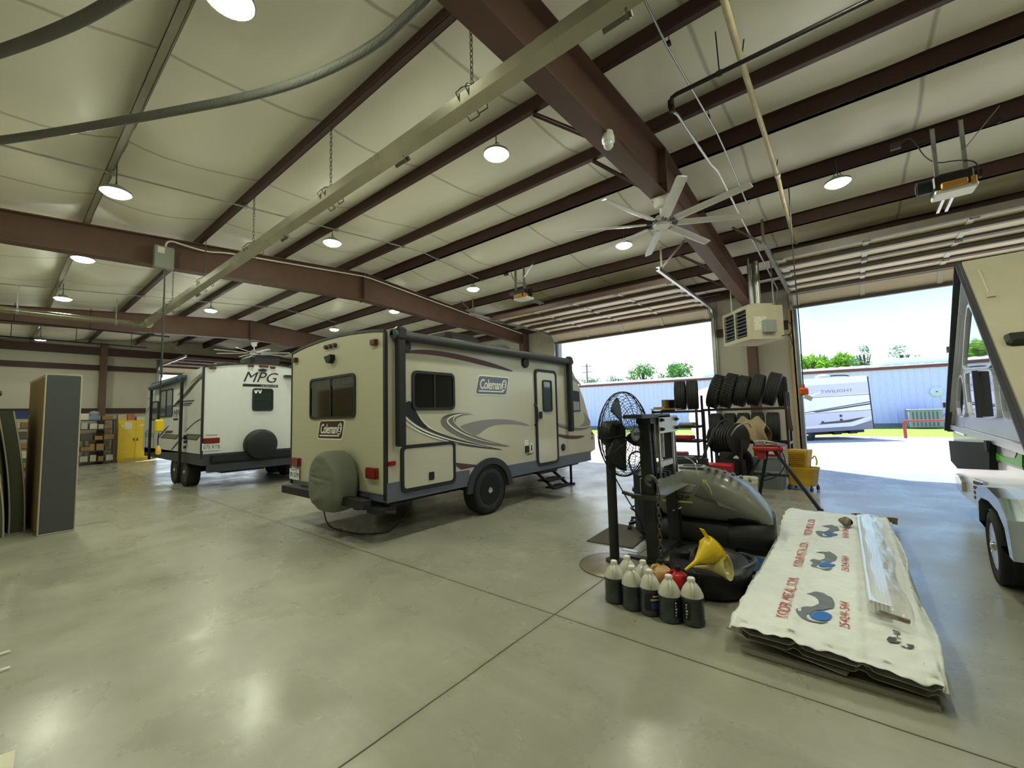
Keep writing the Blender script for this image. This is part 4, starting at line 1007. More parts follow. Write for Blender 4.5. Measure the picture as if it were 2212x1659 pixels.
a = Q(*C8(386, 872)); mb = MB(); mb.prism([(a[0], a[1]), (a[0]+.42, a[1]), (a[0]+.42, a[1]+.05), (a[0], a[1]+.05)], .001, .003, FY); mb.build('underline', M_deck, t)
mb = MB(); x, z = Q(*C8(535, 1110)); mb.rbox((x, -.03, z+.1), (.06, .05, .1)); mb.rbox((x-.02, -.03, z-.12), (.05, .04, .06)); mb.rbox((x+.02, -.03, z), (.08, .05, .06)); mb.build('side_spigot', M_black, t)
x, z = Q(*C8(92, 1080)); mb = MB(); ring_prism(mb, rrect(.34, .5, .05, 3, x, z), rrect(.3, .46, .04, 3, x, z), .0, .006, FY); mb.build('front_hatch', M_decdg, t)
mb = MB(); mb.rbox((-1.6, 1.65, 2.98), (.85, .7, .36), None, .07); mb.build('roof_air_conditioner', M_black, t)
mb = MB(); mb.rbox((-1.9, .85, 2.82), (.6, .5, .24), None, .06); mb.build('roof_vent', M_dark, t)
mb = MB(); mb.beam((-L_+.1, 1.0, .55), (-L_-1.0, 1.2, .5), .08, .1); mb.beam((-L_+.1, 1.4, .55), (-L_-1.0, 1.22, .5), .08, .1); mb.cyl((-L_-.9, 1.21, .0), (-L_-.9, 1.21, .7), .04, 10); mb.build('tongue', M_dark, t)
# hanging yellow outlet in front of it
t = thing('pendant_outlet', 'yellow outlet box hanging on a black cord before the white trailer', 'outlet', (-8.70, 1.68, 1.0))
mb = MB(); mb.cyl((0, 0, .52), (-.0, .0, 3.0), .010, 6); mb.tube(smooth_line([(0, 0, .3), (-.05, .0, .2), (-.02, 0, .08), (0, 0, .06)], 2), .008, 6); mb.build('cord', M_black, t)
M_yel = mat('safety_yellow', (226, 196, 40), .45, var=.06)
mb = MB(); mb.rbox((0, 0, .42), (.09, .11, .2), None, .02); mb.build('outlet_box', M_yel, t)
mb = MB(); mb.lathe([(.012, .1), (.03, .06), (.04, .0), (.03, -.04), (0, -.05)], 14); mb.build('plug', mat('plug_yellow', (232, 196, 70), .45), t)
# ---------------------------------------------------------------- folding A-frame camper at the right
R2 = Vector((1.10, 8.2, 0)); TH = math.radians(-2.8)
t = thing('folding_camper', 'silver A-frame folding camper with mirrored side windows at the right edge', 'camper', R2, TH)
Nrv = Vector((math.cos(TH), math.sin(TH), 0)); Yrv = Vector((-math.sin(TH), math.cos(TH), 0))
def A(px, py):
    d = _ray(px, py); C0 = Vector((0, 0, CAMH)); p = C0+d*((R2-C0).dot(Nrv)/d.dot(Nrv)); return ((p-R2).dot(Yrv), p.z)
def C6(x, y): return A(1640+x/3.867, 540+y/3.867)
def C7(x, y): return A(1900+x/3.317, 800+y/3.317)
FXN = frame((0, 1, 0), (0, 0, 1), (1, 0, 0))
M_silver = mat('polished_silver_panel', (206, 208, 214), .3, .45, var=.04, vscale=2)
M_mirror = mat('mirrored_glass', (150, 156, 172), .03, .9)
M_rvw = mat('camper_white_wall', (216, 218, 216), .3, coat=.3)
M_roofp = mat('camper_roof_beige', (176, 170, 148), .5, var=.04)
apex = A(2088, 575); fb = A(2058, 920); nb = (-4.27, 1.12)
WR = 2.0
body = [(-4.35, .36), (-2.4, .36), (-.6, .28), (-.03, .26), (.08, .75), (.04, 1.14), (-4.35, 1.14)]
mb = MB(); mb.prism(body, 0, WR, FXN); mb.build('body', M_rvw, t)
mb = MB(); mb.prism([(nb[0], 1.15), (.0, 1.15), (apex[0], apex[1]-.05)], .01, .05, FXN); gw = mb.build('gable_wall', M_silver, t)
mb = MB(); mb.prism([(nb[0], 1.15), (.0, 1.15), (apex[0], apex[1]-.05)], WR-.05, WR-.01, FXN); mb.build('far_gable_wall', M_rvw, t)
def slab(a, b, th, x0, x1):
    a, b = Vector((0, *a)), Vector((0, *b)); d = (b-a).normalized(); nn_ = Vector((0, -d.z, d.y)); m = MB()
    v = [Vector((x, q.y, q.z))+nn_*h for x in (x0, x1) for q in (a, b) for h in (0, th)]
    return m.add(v, [(0, 1, 3, 2), (4, 6, 7, 5), (0, 4, 5, 1), (2, 3, 7, 6), (0, 2, 6, 4), (1, 5, 7, 3)])
m = slab((nb[0]-.08, nb[1]-.04), apex, .055, -.03, WR+.03); m.recalc(); m.build('roof_panel', M_roofp, t)
m = slab((apex[0], apex[1]), (fb[0]+.05, fb[1]-.06), .055, -.03, WR+.03); m.recalc(); m.build('roof_panel', M_roofp, t)
def edge(a, b, w_, m_, x=-.035, nm='roof_edge'):
    q = MB(); q.beam((x, *a), (x, *b), .02, w_, up=(1, 0, 0)); q.beam((x+.02, *a), (x+.02, *b), .05, w_*.9, up=(1, 0, 0)); return q.build(nm, m_, t)
M_edge = mat('dark_grey_edge', (70, 70, 76), .4, .3)
edge((nb[0]-.08, nb[1]-.04), (apex[0]+.02, apex[1]+.02), .075, M_edge); edge((fb[0]+.05, fb[1]-.06), (apex[0]+.03, apex[1]+.02), .09, M_edge)
edge((nb[0]+.08, 1.16), (apex[0]-.02, apex[1]-.14), .05, M_chrome, -.02, 'chrome_edge'); edge((-.06, 1.16), (apex[0]+.02, apex[1]-.14), .05, M_silver, -.02, 'chrome_edge')
mb = MB(); mb.box(-.03, .0, -4.35, .03, 1.10, 1.16); mb.build('belt_rail', M_silver, t)
def rwin(pts, nm='window'):
    p = smooth_poly([C6(*q) for q in pts], 1); cx = sum(q[0] for q in p)/len(p); cy = sum(q[1] for q in p)/len(p)
    pin = [(cx+(x-cx)*.93, cy+(y-cy)*.93) for x, y in p]
    m = MB(); ring_prism(m, p, pin, -.02, .012, FXN); o = m.build(nm, M_silver, t)
    m = MB(); fill(m, pin, -.004, FXN, (0, 0, 0), .006); m.build('pane', M_mirror, o); return o
rwin([(1752, 470), (1780, 440), (1958, 870), (1975, 985), (1840, 990), (1716, 1000), (1720, 880)])
w_ = rwin([(1728, 1030), (1760, 1012), (1940, 990), (1975, 1010), (2000, 1200), (2022, 1380), (2000, 1412), (1790, 1400), (1765, 1360)])
a, b = C6(1850, 1005), C6(1892, 1400); mb = MB(); mb.beam((-.012, *a), (-.012, *b), .02, .09, up=(1, 0, 0)); mb.build('slider_bar', M_edge, w_)
rwin([(1690, 1040), (1715, 1055), (1735, 1250), (1744, 1395), (1680, 1400), (1664, 1300), (1672, 1150)])
rwin([(2018, 940), (2048, 945), (2095, 1030), (2180, 1240), (2235, 1390), (2200, 1425), (2090, 1440), (2055, 1330), (2030, 1100)])
for q in ((1625, 830), (1585, 1295)):
    y, z = C6(*q); mb = MB(); mb.box(-.06, .02, -.0+y-.06, y+.06, z-.035, z+.035); mb.build('roof_latch', M_edge, t)
# griddle box hung on the side, decal panel, vent, lamp, fender, wheel
bx = [C7(*q) for q in [(532, 505), (600, 512), (850, 520), (850, 715), (600, 705), (548, 650)]]
b = C7(850, 720)
mb = MB(); mb.prism(bx, -.05, .0, FXN); mb.build('storage_box', mat('box_flat_black', (16, 16, 17), .75), t)
mb = MB(); mb.box(-.06, 0, b[0]-.08, b[0]+.04, 1.03, 1.12); mb.build('bracket', M_dark, t)
mb = MB(); mb.cyl((-.02, -.5, 1.09), (-.02, -1.3, 1.09), .012, 8); mb.build('gas_tube', M_chrome, t)
pa = [C7(845, 500), C7(1040, 515), C7(1040, 715), C7(848, 655)]
mb = MB(); mb.prism(pa, -.008, .0, FXN); dp = mb.build('decal_panel', mat('panel_slate', (90, 96, 98), .3), t)
M_green = mat('lime_green', (84, 190, 40), .4)
def pdec(pts, m_): q = MB(); fill(q, [C7(*p) for p in pts], -.012, FXN); q.build('decal', m_, dp)
pdec([(850, 590), (900, 620), (985, 640), (1040, 560), (1040, 700), (950, 670), (848, 640)], M_green)
pdec([(870, 520), (1020, 530), (985, 630), (905, 610)], mat('panel_grey', (150, 154, 150), .3))
mb = MB()
vp = [C7(690, 775), C7(765, 800), C7(792, 1010), C7(700, 950)]; mb.prism(vp, -.02, 0, FXN); vv = mb.build('furnace_vent', M_silver, t)
mb = MB()
for k in range(4):
    f0 = .12+.2*k; l0 = [vp[0][i]*(1-f0)+vp[3][i]*f0 for i in (0, 1)]; r0 = [vp[1][i]*(1-f0)+vp[2][i]*f0 for i in (0, 1)]
    mb.prism([(l0[0]-.04, l0[1]-.02), (r0[0]+.04, r0[1]-.02), (r0[0]+.04, r0[1]+.012), (l0[0]-.04, l0[1]+.012)], -.026, -.018, FXN)
mb.build('vent_slot', M_dark, vv)
lp = [C7(568, 740), C7(600, 760), C7(622, 800), C7(625, 870), C7(590, 860)]; mb = MB(); mb.prism(lp, -.04, 0, FXN); mb.build('corner_lamp', mat('lamp_lens', (180, 170, 160), .15, coat=.5), t)
wy = -3.09
o_ = [(-2.35, .36), (-2.44, .64), (-2.62, .71), (-3.04, .75), (-3.45, .73), (-3.72, .62), (-3.80, .36)]; i_ = [(-2.45, .36), (-2.52, .55), (-2.70, .61), (-3.05, .64), (-3.4, .62), (-3.6, .54), (-3.68, .36)]
mb = MB(); ring_prism(mb, o_, i_, -.10, .02, FXN); mb.build('fender', mat('fender_chrome_grey', (170, 178, 184), .15, .8), t)
mb = MB(); mb.prism(i_, -.01, .02, FXN); mb.build('wheel_well', M_dark, t)
wheel(t, (-.02, wy, .29), 'x', .29, .18, hub=M_chrome, rim=mat('alloy_rim', (196, 192, 184), .2, .9), side=-1)
wheel(t, (WR+.02, wy, .29), 'x', .29, .18, rim=_M['alloy_rim'])
mb = MB(); mb.cyl((.1, wy, .29), (WR-.1, wy, .29), .04, 8); mb.box(.3, 1.7, -4.2, .8, .24, .34); mb.build('chassis', M_dark, t)
mb = MB(); mb.rbox((.82, -3.49, 1.91), (1.6, .13, .06), rotx(.717), .02); mb.build('skylight_strip', M_black, t)
mb = MB(); mb.cyl((.05, apex[0]-.2, apex[1]-.10), (.05, apex[0]-.55, apex[1]-.41), .010, 8); mb.rbox((.05, apex[0]-.56, apex[1]-.41), (.05, .08, .03), rotx(.72)); mb.build('lift_prop', M_roofp, t)
# ================================================================ things on the shop floor
M_steelg = mat('bare_steel_plate', (168, 168, 164), .35, .6, var=.15, vscale=12)
M_olive = mat('olive_black_paint', (62, 62, 52), .5, var=.15)
# ---- pedestal fan
t = thing('pedestal_fan', 'black pedestal fan with a big wire cage on a round steel base', 'fan', (-1.81, 3.74, 0))
mb = MB(); mb.lathe([(.33, 0), (.335, .008), (.325, .018), (.24, .034), (.1, .046), (0, .048)], 48); mb.build('base', mat('worn_steel_disc', (140, 132, 116), .4, .5, var=.25, vscale=5), t)
mb = MB(); mb.cyl((0, 0, .04), (0, 0, 1.16), .045, 20); mb.lathe([(.085, .045), (.085, .06), (.05, .075)], 20); mb.build('pole', mat('fan_pole_black', (44, 46, 46), .4, .3), t)
fc = Vector((.13, .06, 1.24)); ang = -.15; MF = rotz(ang) @ AXX      # fan axis, local z -> +x
mb = MB(); mb.lathe([(0, -.23), (.10, -.23), (.125, -.2), (.13, -.08), (.10, -.05), (0, -.05)], 20, MF, c=fc); mb.rbox(fc+MF @ Vector((0, -.16, -.14)), (.1, .1, .2)); mb.build('motor', M_blackm, t)
mb = MB()
prof = [(.06, .10), (.16, .115), (.28, .10), (.36, .06), (.395, .02), (.40, -.02), (.39, -.05), (.34, -.085), (.22, -.105), (.10, -.11)]
for k, (r_, h) in enumerate([(.10+.03*i, None) for i in range(10)]): pass
def cage_h(r_, front):
    k = max(0, 1-(r_/.40)**2.6); return (.115 if front else -.12)*k**.55
for fr_ in (True, False):
    for i in range(13):
        r_ = .085+i*.0255; h = cage_h(r_, fr_)
        mb.tube([fc+MF @ Vector((r_*math.cos(a), r_*math.sin(a), h)) for a in [2*PI*k/36 for k in range(36)]], .0024, 4, closed=True)
    for k in range(16):
        a = 2*PI*k/16
        mb.tube([fc+MF @ Vector((r_*math.cos(a+.25*(r_-.1)), r_*math.sin(a+.25*(r_-.1)), cage_h(r_, fr_))) for r_ in (.07, .15, .24, .32, .37, .395)], .003, 4)
for h in (.012, -.012): mb.tube([fc+MF @ Vector((.40*math.cos(a), .40*math.sin(a), h)) for a in [2*PI*k/48 for k in range(48)]], .006, 6, closed=True)
mb.build('cage', M_blackm, t)
mb = MB(); mb.lathe([(.0, .0), (.065, .0), (.07, .01), (.06, .024), (0, .026)], 24, MF, c=fc+MF @ Vector((0, 0, .105))); bd = mb.build('badge', mat('badge_silver', (170, 176, 178), .3, .5), t)
mb = MB(); mb.rbox(fc+MF @ Vector((0, 0, .133)), (.004, .10, .03), rotz(ang)); mb.build('badge_bar', M_decdg, bd)
for k in range(3):
    a0_ = PI/2+.25+2*PI*k/3
    def bl(u, v):
        r_ = .06+.29*u; th = a0_+(v-.5)*(.95-.15*u)+.25*u; return fc+MF @ Vector((r_*math.cos(th), r_*math.sin(th), .05*(v-.5)*1.4+.0))
    mb = MB(); mb.grid(bl, 8, 8); mb.build('blade', M_black, t, solid=.003)
mb = MB(); mb.tube(smooth_line([(.0, -.05, .95), (.12, -.02, .7), (.22, .1, .45), (.2, .3, .2), (.24, .5, .05)], 2), .006, 6); mb.build('power_cord', M_black, t)
# ---- H-frame shop press
t = thing('shop_press', 'black steel shop press with a hanging chain beside the pedestal fan', 'press', (-1.45, 3.92, 0))
M_pr = mat('press_black', (40, 42, 42), .5, .2, var=.2)
def chan(y, m_=M_pr, nm='upright', z0=.06, z1=1.36, lean=-.03):
    mb = MB(); x0 = -.06
    mb.beam((x0, y, z0), (x0+lean, y, z1), .10, .008, up=(0, 1, 0))
    for s in (-1, 1): mb.beam((x0+s*.05+.0, y+.02, z0), (x0+s*.05+lean, y+.02, z1), .006, .05, up=(0, 1, 0))
    o = mb.build(nm, m_, t)
    mb = MB()
    for k in range(9): z = .35+.1*k; mb.cyl((x0+lean*z/1.36-.055, y+.012, z), (x0+lean*z/1.36+.055, y+.012, z), .009, 8)
    mb.build('pin_hole', M_dark, o); return o
for y in (0, .09): chan(y)
for y in (.62, .71): chan(y)
mb = MB(); mb.box(-.16, .02, -.30, .45, 1.385, 1.42); mb.box(-.14, .0, -.05, .75, 1.33, 1.385); mb.build('top_beam', M_pr, t)
mb = MB(); mb.box(.01, .02, .12, .66, 1.23, 1.40); hp = mb.build('head_plate', M_steelg, t)
mb = MB()
for y in (.17, .61):
    for z in (1.27, 1.36): mb.cyl((.02, y, z), (.04, y, z), .02, 6); mb.cyl((.04, y, z), (.055, y, z), .011, 8)
mb.build('bolt', M_blackm, hp)
for y in (.155, .565): mb = MB(); mb.box(-.01, .008, y-.014, y+.014, .80, 1.23); mb.build('guide_strip', M_steelg, t)
mb = MB(); mb.cyl((-.07, .36, .98), (-.07, .36, 1.36), .045, 16); mb.cyl((-.07, .36, .86), (-.07, .36, .98), .02, 10); mb.build('ram', M_steelg, t)
mb = MB(); mb.box(-.05, .0, .14, .60, .90, .95); mb.build('cross_head', M_steelg, t)
mb = MB(); mb.box(.0, .010, .02, .80, .66, .80); mb.box(.0, .085, .02, .80, .66, .668); mb.box(-.16, -.15, .02, .80, .66, .80); mb.build('table_beam', M_steelg, t)
for y in (.2, .33, .46): mb = MB(); mb.box(-.14, .03, y-.03, y+.03, .80, .85); mb.build('press_block', M_blackm, t)
mb = MB(); mb.box(-.32, .12, -.02, .05, 0, .06); mb.box(-.32, .12, .66, .73, 0, .06); mb.box(-.1, -.02, .0, .72, .04, .09); mb.build('foot', M_pr, t)
mb = MB(); z = .02; n = 15
for i in range(n):
    lk = []; z = .03+.048*i
    for q in range(12):
        th = 2*PI*q/12; a_, b_ = .016*math.cos(th), .034*math.sin(th)
        lk.append((.045+(a_ if i % 2 else 0), -.075+(0 if i % 2 else a_)+.004*math.sin(i), z+.03+b_))
    mb.tube(lk, .0055, 6, closed=True)
mb.build('chain', M_chain, t)
mb = MB(); mb.tube(smooth_line([(.045, -.075, .78), (.03, -.09, .84), (-.02, -.1, .86), (-.06, -.09, .82), (-.05, -.085, .77), (-.01, -.085, .76)], 3), .013, 8); mb.lathe([(.026, -.012), (.026, .012)], 12, AXY, c=(-.02, -.095, .83)); mb.build('hook', mat('hook_grey', (104, 108, 100), .5, .5), t)
mb = MB(); mb.box(-.22, .05, -.06, -.03, .62, .66); mb.rbox((-.24, -.045, .655), (.14, .05, .025), roty(.2)); mb.build('clamp_bar', M_olive, t)
mb = MB(); mb.tube(smooth_line([(.05, .75, .95), (.14, .80, .9), (.17, .82, .7), (.1, .80, .5), (.02, .75, .42), (-.05, .6, .40)], 3), .006, 6); mb.build('white_hose', M_white, t)
mb = MB(); mb.cyl((-.2, .86, .3), (-.2, .86, 1.32), .008, 6); mb.beam((-.2, .8, 1.32), (-.2, .95, 1.32), .012, .012); mb.build('pump_rod', M_blackm, t)
# ---- ride-on floor sweeper
t = thing('floor_sweeper', 'big grey and black floor sweeper with a rounded hood behind the press', 'sweeper', (-1.36, 4.98, 0), math.radians(8))
M_hood = mat('hood_grey', (116, 117, 108), .42, var=.04, coat=.15)
M_base = mat('sweeper_black', (34, 35, 36), .5, var=.1)
def sect(x, zb, zt, hw, n=20, e=3.0):
    r = []
    for k in range(n):
        a = 2*PI*k/n; c_, s_ = math.cos(a), math.sin(a)
        y = hw*math.copysign(abs(c_)**(2/e), c_); z = (zb+zt)/2+(zt-zb)/2*math.copysign(abs(s_)**(2/e), s_)
        if z > (zb+zt)/2: y *= 1-.22*((z-(zb+zt)/2)/((zt-zb)/2))**2
        r.append(Vector((x, y, z)))
    return r
sec = [(-.36, .30, .80, .30), (-.34, .28, .815, .335), (-.15, .27, .825, .35), (.05, .27, .82, .355), (.2, .27, .795, .355), (.35, .27, .74, .352), (.48, .27, .655, .345), (.58, .27, .56, .33), (.65, .27, .46, .30), (.69, .275, .375, .24), (.70, .29, .33, .17)]
mb = MB(); mb.loft([sect(*q) for q in sec], True); hd = mb.build('hood', M_hood, t, angle=55)
sec = [(-.50, .06, .28, .29), (-.46, .05, .30, .31), (.0, .05, .30, .32), (.40, .05, .30, .32)]
mb = MB(); mb.loft([sect(*q, e=8) for q in sec], True); mb.build('chassis', M_base, t, angle=40)
sec = [(.30, .10, .27, .335), (.36, .05, .30, .362), (.52, .04, .335, .36), (.62, .045, .35, .32), (.69, .06, .37, .25), (.715, .09, .36, .17), (.72, .12, .34, .1)]
mb = MB(); mb.loft([sect(*q, e=6) for q in sec], True); mb.build('bumper', M_base, t, angle=45)
mb = MB(); mb.rbox((-.50, -.0, .42), (.30, .64, .74), None, .06); mb.build('rear_tank', mat('tank_blue_black', (30, 40, 52), .4), t)
mb = MB(); mb.rbox((-.42, 0, .79), (.34, .5, .05), None, .02); mb.build('tank_lid', M_hood, t)
mb = MB()
for k in range(6):
    x = .14+.075*k; z = .822-.42*max(0, x-.06)**1.75; mb.rbox((x, -.17, z+.002), (.035, .13, .02), rotx(0) @ roty(.25+.9*max(0, x-.1)), .005)
mb.build('louvre_slot', mat('hood_dark_grey', (74, 76, 72), .5), hd)
mb = MB(); mb.rbox((-.04, -.05, .825), (.2, .14, .03), None, .012); mb.build('cup_recess', M_base, hd)
mb = MB(); mb.rbox((-.04, -.05, .82), (.26, .22, .02), None, .01); mb.build('recess_rim', mat('hood_light_grey', (136, 138, 126), .45), hd)
def hoody(x, z):  # outer side of the hood (camera side) at this height
    return -.36
FYc = frame((1, 0, 0), (0, 0, 1), (0, -1, 0))
def sidepatch(poly, m_, nm, par, off=.004, it=0):
    """panel wrapped on the hood's camera side"""
    q = MB(); pl_ = smooth_poly(poly, it) if it else poly
    from mathutils.geometry import tessellate_polygon
    # subdivide by sampling a dense fan between outline and centroid
    cx = sum(p[0] for p in pl_)/len(pl_); cz_ = sum(p[1] for p in pl_)/len(pl_); V = []; F = []
    def wrap(x, z):
        import bisect
        s0 = [s for s in SEC]; i = 0
        for j in range(len(s0)-1):
            if s0[j][0] <= x <= s0[j+1][0]: i = j; break
        a_, b_ = s0[i], s0[i+1]; f = (x-a_[0])/(b_[0]-a_[0]+1e-9); zb, zt, hw = [a_[k]*(1-f)+b_[k]*f for k in (1, 2, 3)]
        s_ = min(.999, max(-.999, (z-(zb+zt)/2)/((zt-zb)/2))); c_ = (1-abs(s_)**3.0)**(1/3.0); y = hw*c_
        if s_ > 0: y *= 1-.22*s_**2
        return Vector((x, -y-off, z))
    N = len(pl_); K = 5
    for k in range(K+1):
        for x, z in pl_: V.append(wrap(cx+(x-cx)*k/K, cz_+(z-cz_)*k/K))
    for k in range(K):
        for i in range(N): j = (i+1) % N; F.append((k*N+i, k*N+j, (k+1)*N+j, (k+1)*N+i))
    q.add(V, F, True); return q.build(nm, m_, par, solid=.004)
SEC = [(-.36, .30, .80, .30), (-.34, .28, .815, .335), (-.15, .27, .825, .35), (.05, .27, .82, .355), (.2, .27, .795, .355), (.35, .27, .74, .352), (.48, .27, .655, .345), (.58, .27, .56, .33), (.65, .27, .46, .30)]
def dens(poly, n=6):
    o = []
    for i in range(len(poly)):
        a, b = poly[i], poly[(i+1) % len(poly)]
        for k in range(n): o.append((a[0]+(b[0]-a[0])*k/n, a[1]+(b[1]-a[1])*k/n))
    return o
sidepatch(dens([(-.3, .70), (.02, .66), (-.02, .58), (-.3, .60)]), mat('hood_light_grey', (136, 138, 126), .45), 'light_panel', hd)
sidepatch(dens([(.08, .68), (.22, .50), (.0, .56)]), mat('hood_mid_grey', (98, 100, 92), .45), 'dark_panel', hd)
sidepatch(dens([(.2, .52), (.40, .43), (.22, .47)]), _M['hood_light_grey'], 'light_panel', hd)
sidepatch(dens([(.30, .33), (.40, .36), (.58, .35), (.60, .29), (.40, .29), (.28, .29)]), M_base, 'bumper_trim', hd)
mb = MB(); mb.prism([(-.32, .475), (-.02, .475), (-.02, .49), (-.32, .49)], .0, .006, FYc, (0, -.352, 0)); mb.build('lime_stripe', mat('lime_stripe', (206, 214, 96), .5), hd)
text('lettering', 'SWEEP', .27, .045, FYc, (-.31, -.354, .505), M_deck, hd)
mb = MB(); mb.tube(smooth_line([(.10, -.3, .70), (.14, -.33, .66), (.16, -.34, .60), (.19, -.345, .52)], 2), .006, 6); mb.rbox((.1, -.3, .70), (.04, .03, .03)); mb.build('seal_tag', mat('tag_yellow', (216, 206, 110), .5), hd)
mb = MB(); mb.rbox((.705, -.12, .21), (.02, .06, .1)); mb.rbox((.712, .1, .2), (.02, .05, .1)); mb.build('bumper_slot', M_dark, t)
mb = MB(); mb.cyl((-.45, -.3, .06), (-.45, -.2, .06), .06, 14); mb.cyl((.3, -.3, .06), (.3, -.2, .06), .06, 14); mb.cyl((-.45, .3, .06), (-.45, .2, .06), .06, 14); mb.cyl((.3, .3, .06), (.3, .2, .06), .06, 14); mb.build('wheel', M_tyre, t)
# ---- rolling stool behind the fan
t = thing('rolling_stool', 'black rolling shop stool on casters behind the pedestal fan', 'stool', (-2.02, 5.15, 0))
mb = MB(); mb.lathe([(0, .44), (.16, .44), (.18, .46), (.17, .50), (0, .51)], 24); mb.build('seat', M_black, t)
mb = MB(); mb.cyl((0, 0, .1), (0, 0, .44), .025, 10); mb.build('post', M_blackm, t)
mb = MB(); mb.tube([(.2*math.cos(a), .2*math.sin(a), .24) for a in [2*PI*k/24 for k in range(24)]], .011, 6, closed=True); mb.build('foot_ring', M_blackm, t)
for k in range(5):
    a = 2*PI*k/5+.3; mb = MB(); mb.beam((0, 0, .12), (.26*math.cos(a), .26*math.sin(a), .08), .035, .03); o = mb.build('leg', M_blackm, t)
    p = Vector((.26*math.cos(a), .26*math.sin(a), .03)); mb = MB(); mb.cyl(p+Vector((-.015, 0, 0)), p+Vector((.015, 0, 0)), .03, 12); mb.cyl(p, p+Vector((0, 0, .05)), .008, 6); mb.build('caster', M_black, o)
mb = MB(); mb.tube(smooth_line([(.0, -.15, .5), (-.17, -.1, .75), (-.22, .0, .9), (-.1, .1, .95), (-.05, .1, .8)], 3), .012, 6); mb.tube(smooth_line([(.0, -.12, .5), (.02, -.14, .7), (-.02, -.1, .82)], 2), .016, 6); mb.build('back_hoop', M_blackm, t)
# ---- mat, label and coin on the floor
mb = MB(); mb.prism([(-2.39, 4.25), (-1.87, 4.30), (-1.93, 5.05), (-2.44, 5.12)], .001, .012); tag(mb.build('floor_mat', mat('mat_rubber', (92, 88, 80), .9, var=.12, vscale=30, bump=.5, bscale=90)), 'dark grey rubber mat on the floor behind the fan pole', 'mat')
mb = MB(); p = on_z(1345, 1186); q = on_z(1378, 1193); mb.beam((p.x, p.y, .003), (q.x, q.y, .003), .05, .004); o = mb.build('plastic_strip', mat('strip_white_blue', (196, 206, 216), .3, var=.35, vscale=40)); tag(o, 'small white and blue strip lying on the floor by the press foot', 'strip')
# ---- jugs of oil
M_jugl = mat('jug_dark_oil', (48, 56, 56), .28, var=.12, vscale=5, coat=.3)
M_jugu = mat('jug_milky_plastic', (198, 198, 184), .35, var=.06, coat=.2)
M_cap = mat('jug_cap_white', (228, 228, 220), .45)
def make_jug(loc, rz, label, lvl=.185):
    t = thing('oil_jug', label, 'jug', loc, rz, 'gallon oil jugs on the floor')
    body = [(0, 0), (.068, 0), (.076, .008), (.077, .03), (.074, .036), (.074, .16), (.077, .166), (.077, .175), (.073, .195), (.056, .235), (.034, .265), (.021, .272), (.020, .28)]
    def cut(lo, hi):
        o = []
        for (r0, h0), (r1, h1) in zip(body, body[1:]):
            if h1 < lo or h0 > hi: continue
            a = max(0, (lo-h0)/(h1-h0)) if h1 > h0 else 0; b = min(1, (hi-h0)/(h1-h0)) if h1 > h0 else 1
            if not o: o.append((r0+(r1-r0)*a, h0+(h1-h0)*a))
            o.append((r0+(r1-r0)*b, h0+(h1-h0)*b))
        return o
    mb = MB(); mb.lathe(cut(0, lvl), 28); mb.build('body', M_jugl, t)
    mb = MB(); mb.lathe(cut(lvl, .28), 28); mb.build('shoulder', M_jugu, t)
    mb = MB(); mb.tube(smooth_line([(.0, -.018, .27), (.0, -.045, .268), (.0, -.072, .245), (.0, -.078, .215), (0, -.07, .192)], 2), .010, 8); mb.build('handle', M_jugu, t)
    mb = MB(); mb.lathe([(.024, .276), (.024, .298), (.021, .302), (0, .302)], 20)
    for k in range(20): a = 2*PI*k/20; mb.rbox((.024*math.cos(a), .024*math.sin(a), .287), (.003, .003, .02), rotz(a))
    mb.build('cap', M_cap, t)
    return t
fr = math.atan2(.9, -1.2)
J = [((-1.49, 3.06, 0), 'leftmost oil jug of the front row, by the fan base'), ((-1.335, 3.03, 0), 'second oil jug from the left in the front row'), ((-1.20, 3.03, 0), 'oil jug with the blue and tan label, middle of the front row'),
     ((-1.055, 3.01, 0), 'oil jug in front of the red jug, fourth in the front row'), ((-.915, 3.05, 0), 'rightmost oil jug of the front row, nearest the white sheets'),
     ((-1.45, 3.215, 0), 'oil jug standing behind the leftmost two, by the pole'), ((-1.31, 3.19, 0), 'oil jug standing behind the labelled jug, left of the tan jug')]
for i, (p, lb) in enumerate(J):
    j = make_jug((p[0], p[1], 0), (.5, .9, .45, .5, .4, .3, .1)[i], lb, .185 if i not in (1, 3) else .175)
    if i in (2, 3, 4):
        a0 = {2: -1.75, 3: -.9, 4: -2.0}[i]; sp_ = {2: 1.9, 3: .5, 4: .5}[i]; a0 -= j.rotation_euler.z
        mb = MB(); mb.lathe([(.0755, .045), (.0755, .155)], 20, a0=a0, a1=a0+sp_); lb_ = mb.build('label', mat('label_black', (22, 22, 24), .4), j)
        if i == 2:
            mb = MB(); mb.lathe([(.0765, .055), (.0765, .10)], 12, a0=a0+.6, a1=a0+1.75); mb.build('blue_band', mat('label_blue', (40, 70, 120), .4), lb_)
            mb = MB(); mb.lathe([(.0765, .112), (.0765, .126)], 12, a0=a0+.55, a1=a0+1.6); mb.build('tan_band', mat('label_tan', (196, 182, 138), .4), lb_)
            mb = MB(); mb.lathe([(.0765, .138), (.0765, .147)], 12, a0=a0+.75, a1=a0+1.5); mb.build('white_band', M_decw, lb_)
        else:
            mb = MB()
            for q in range(5): mb.lathe([(.0763, .055+.02*q), (.0763, .066+.02*q)], 4, a0=a0+.12, a1=a0+.2+.05*(q % 3))
            mb.build('fine_print', M_decw, lb_)
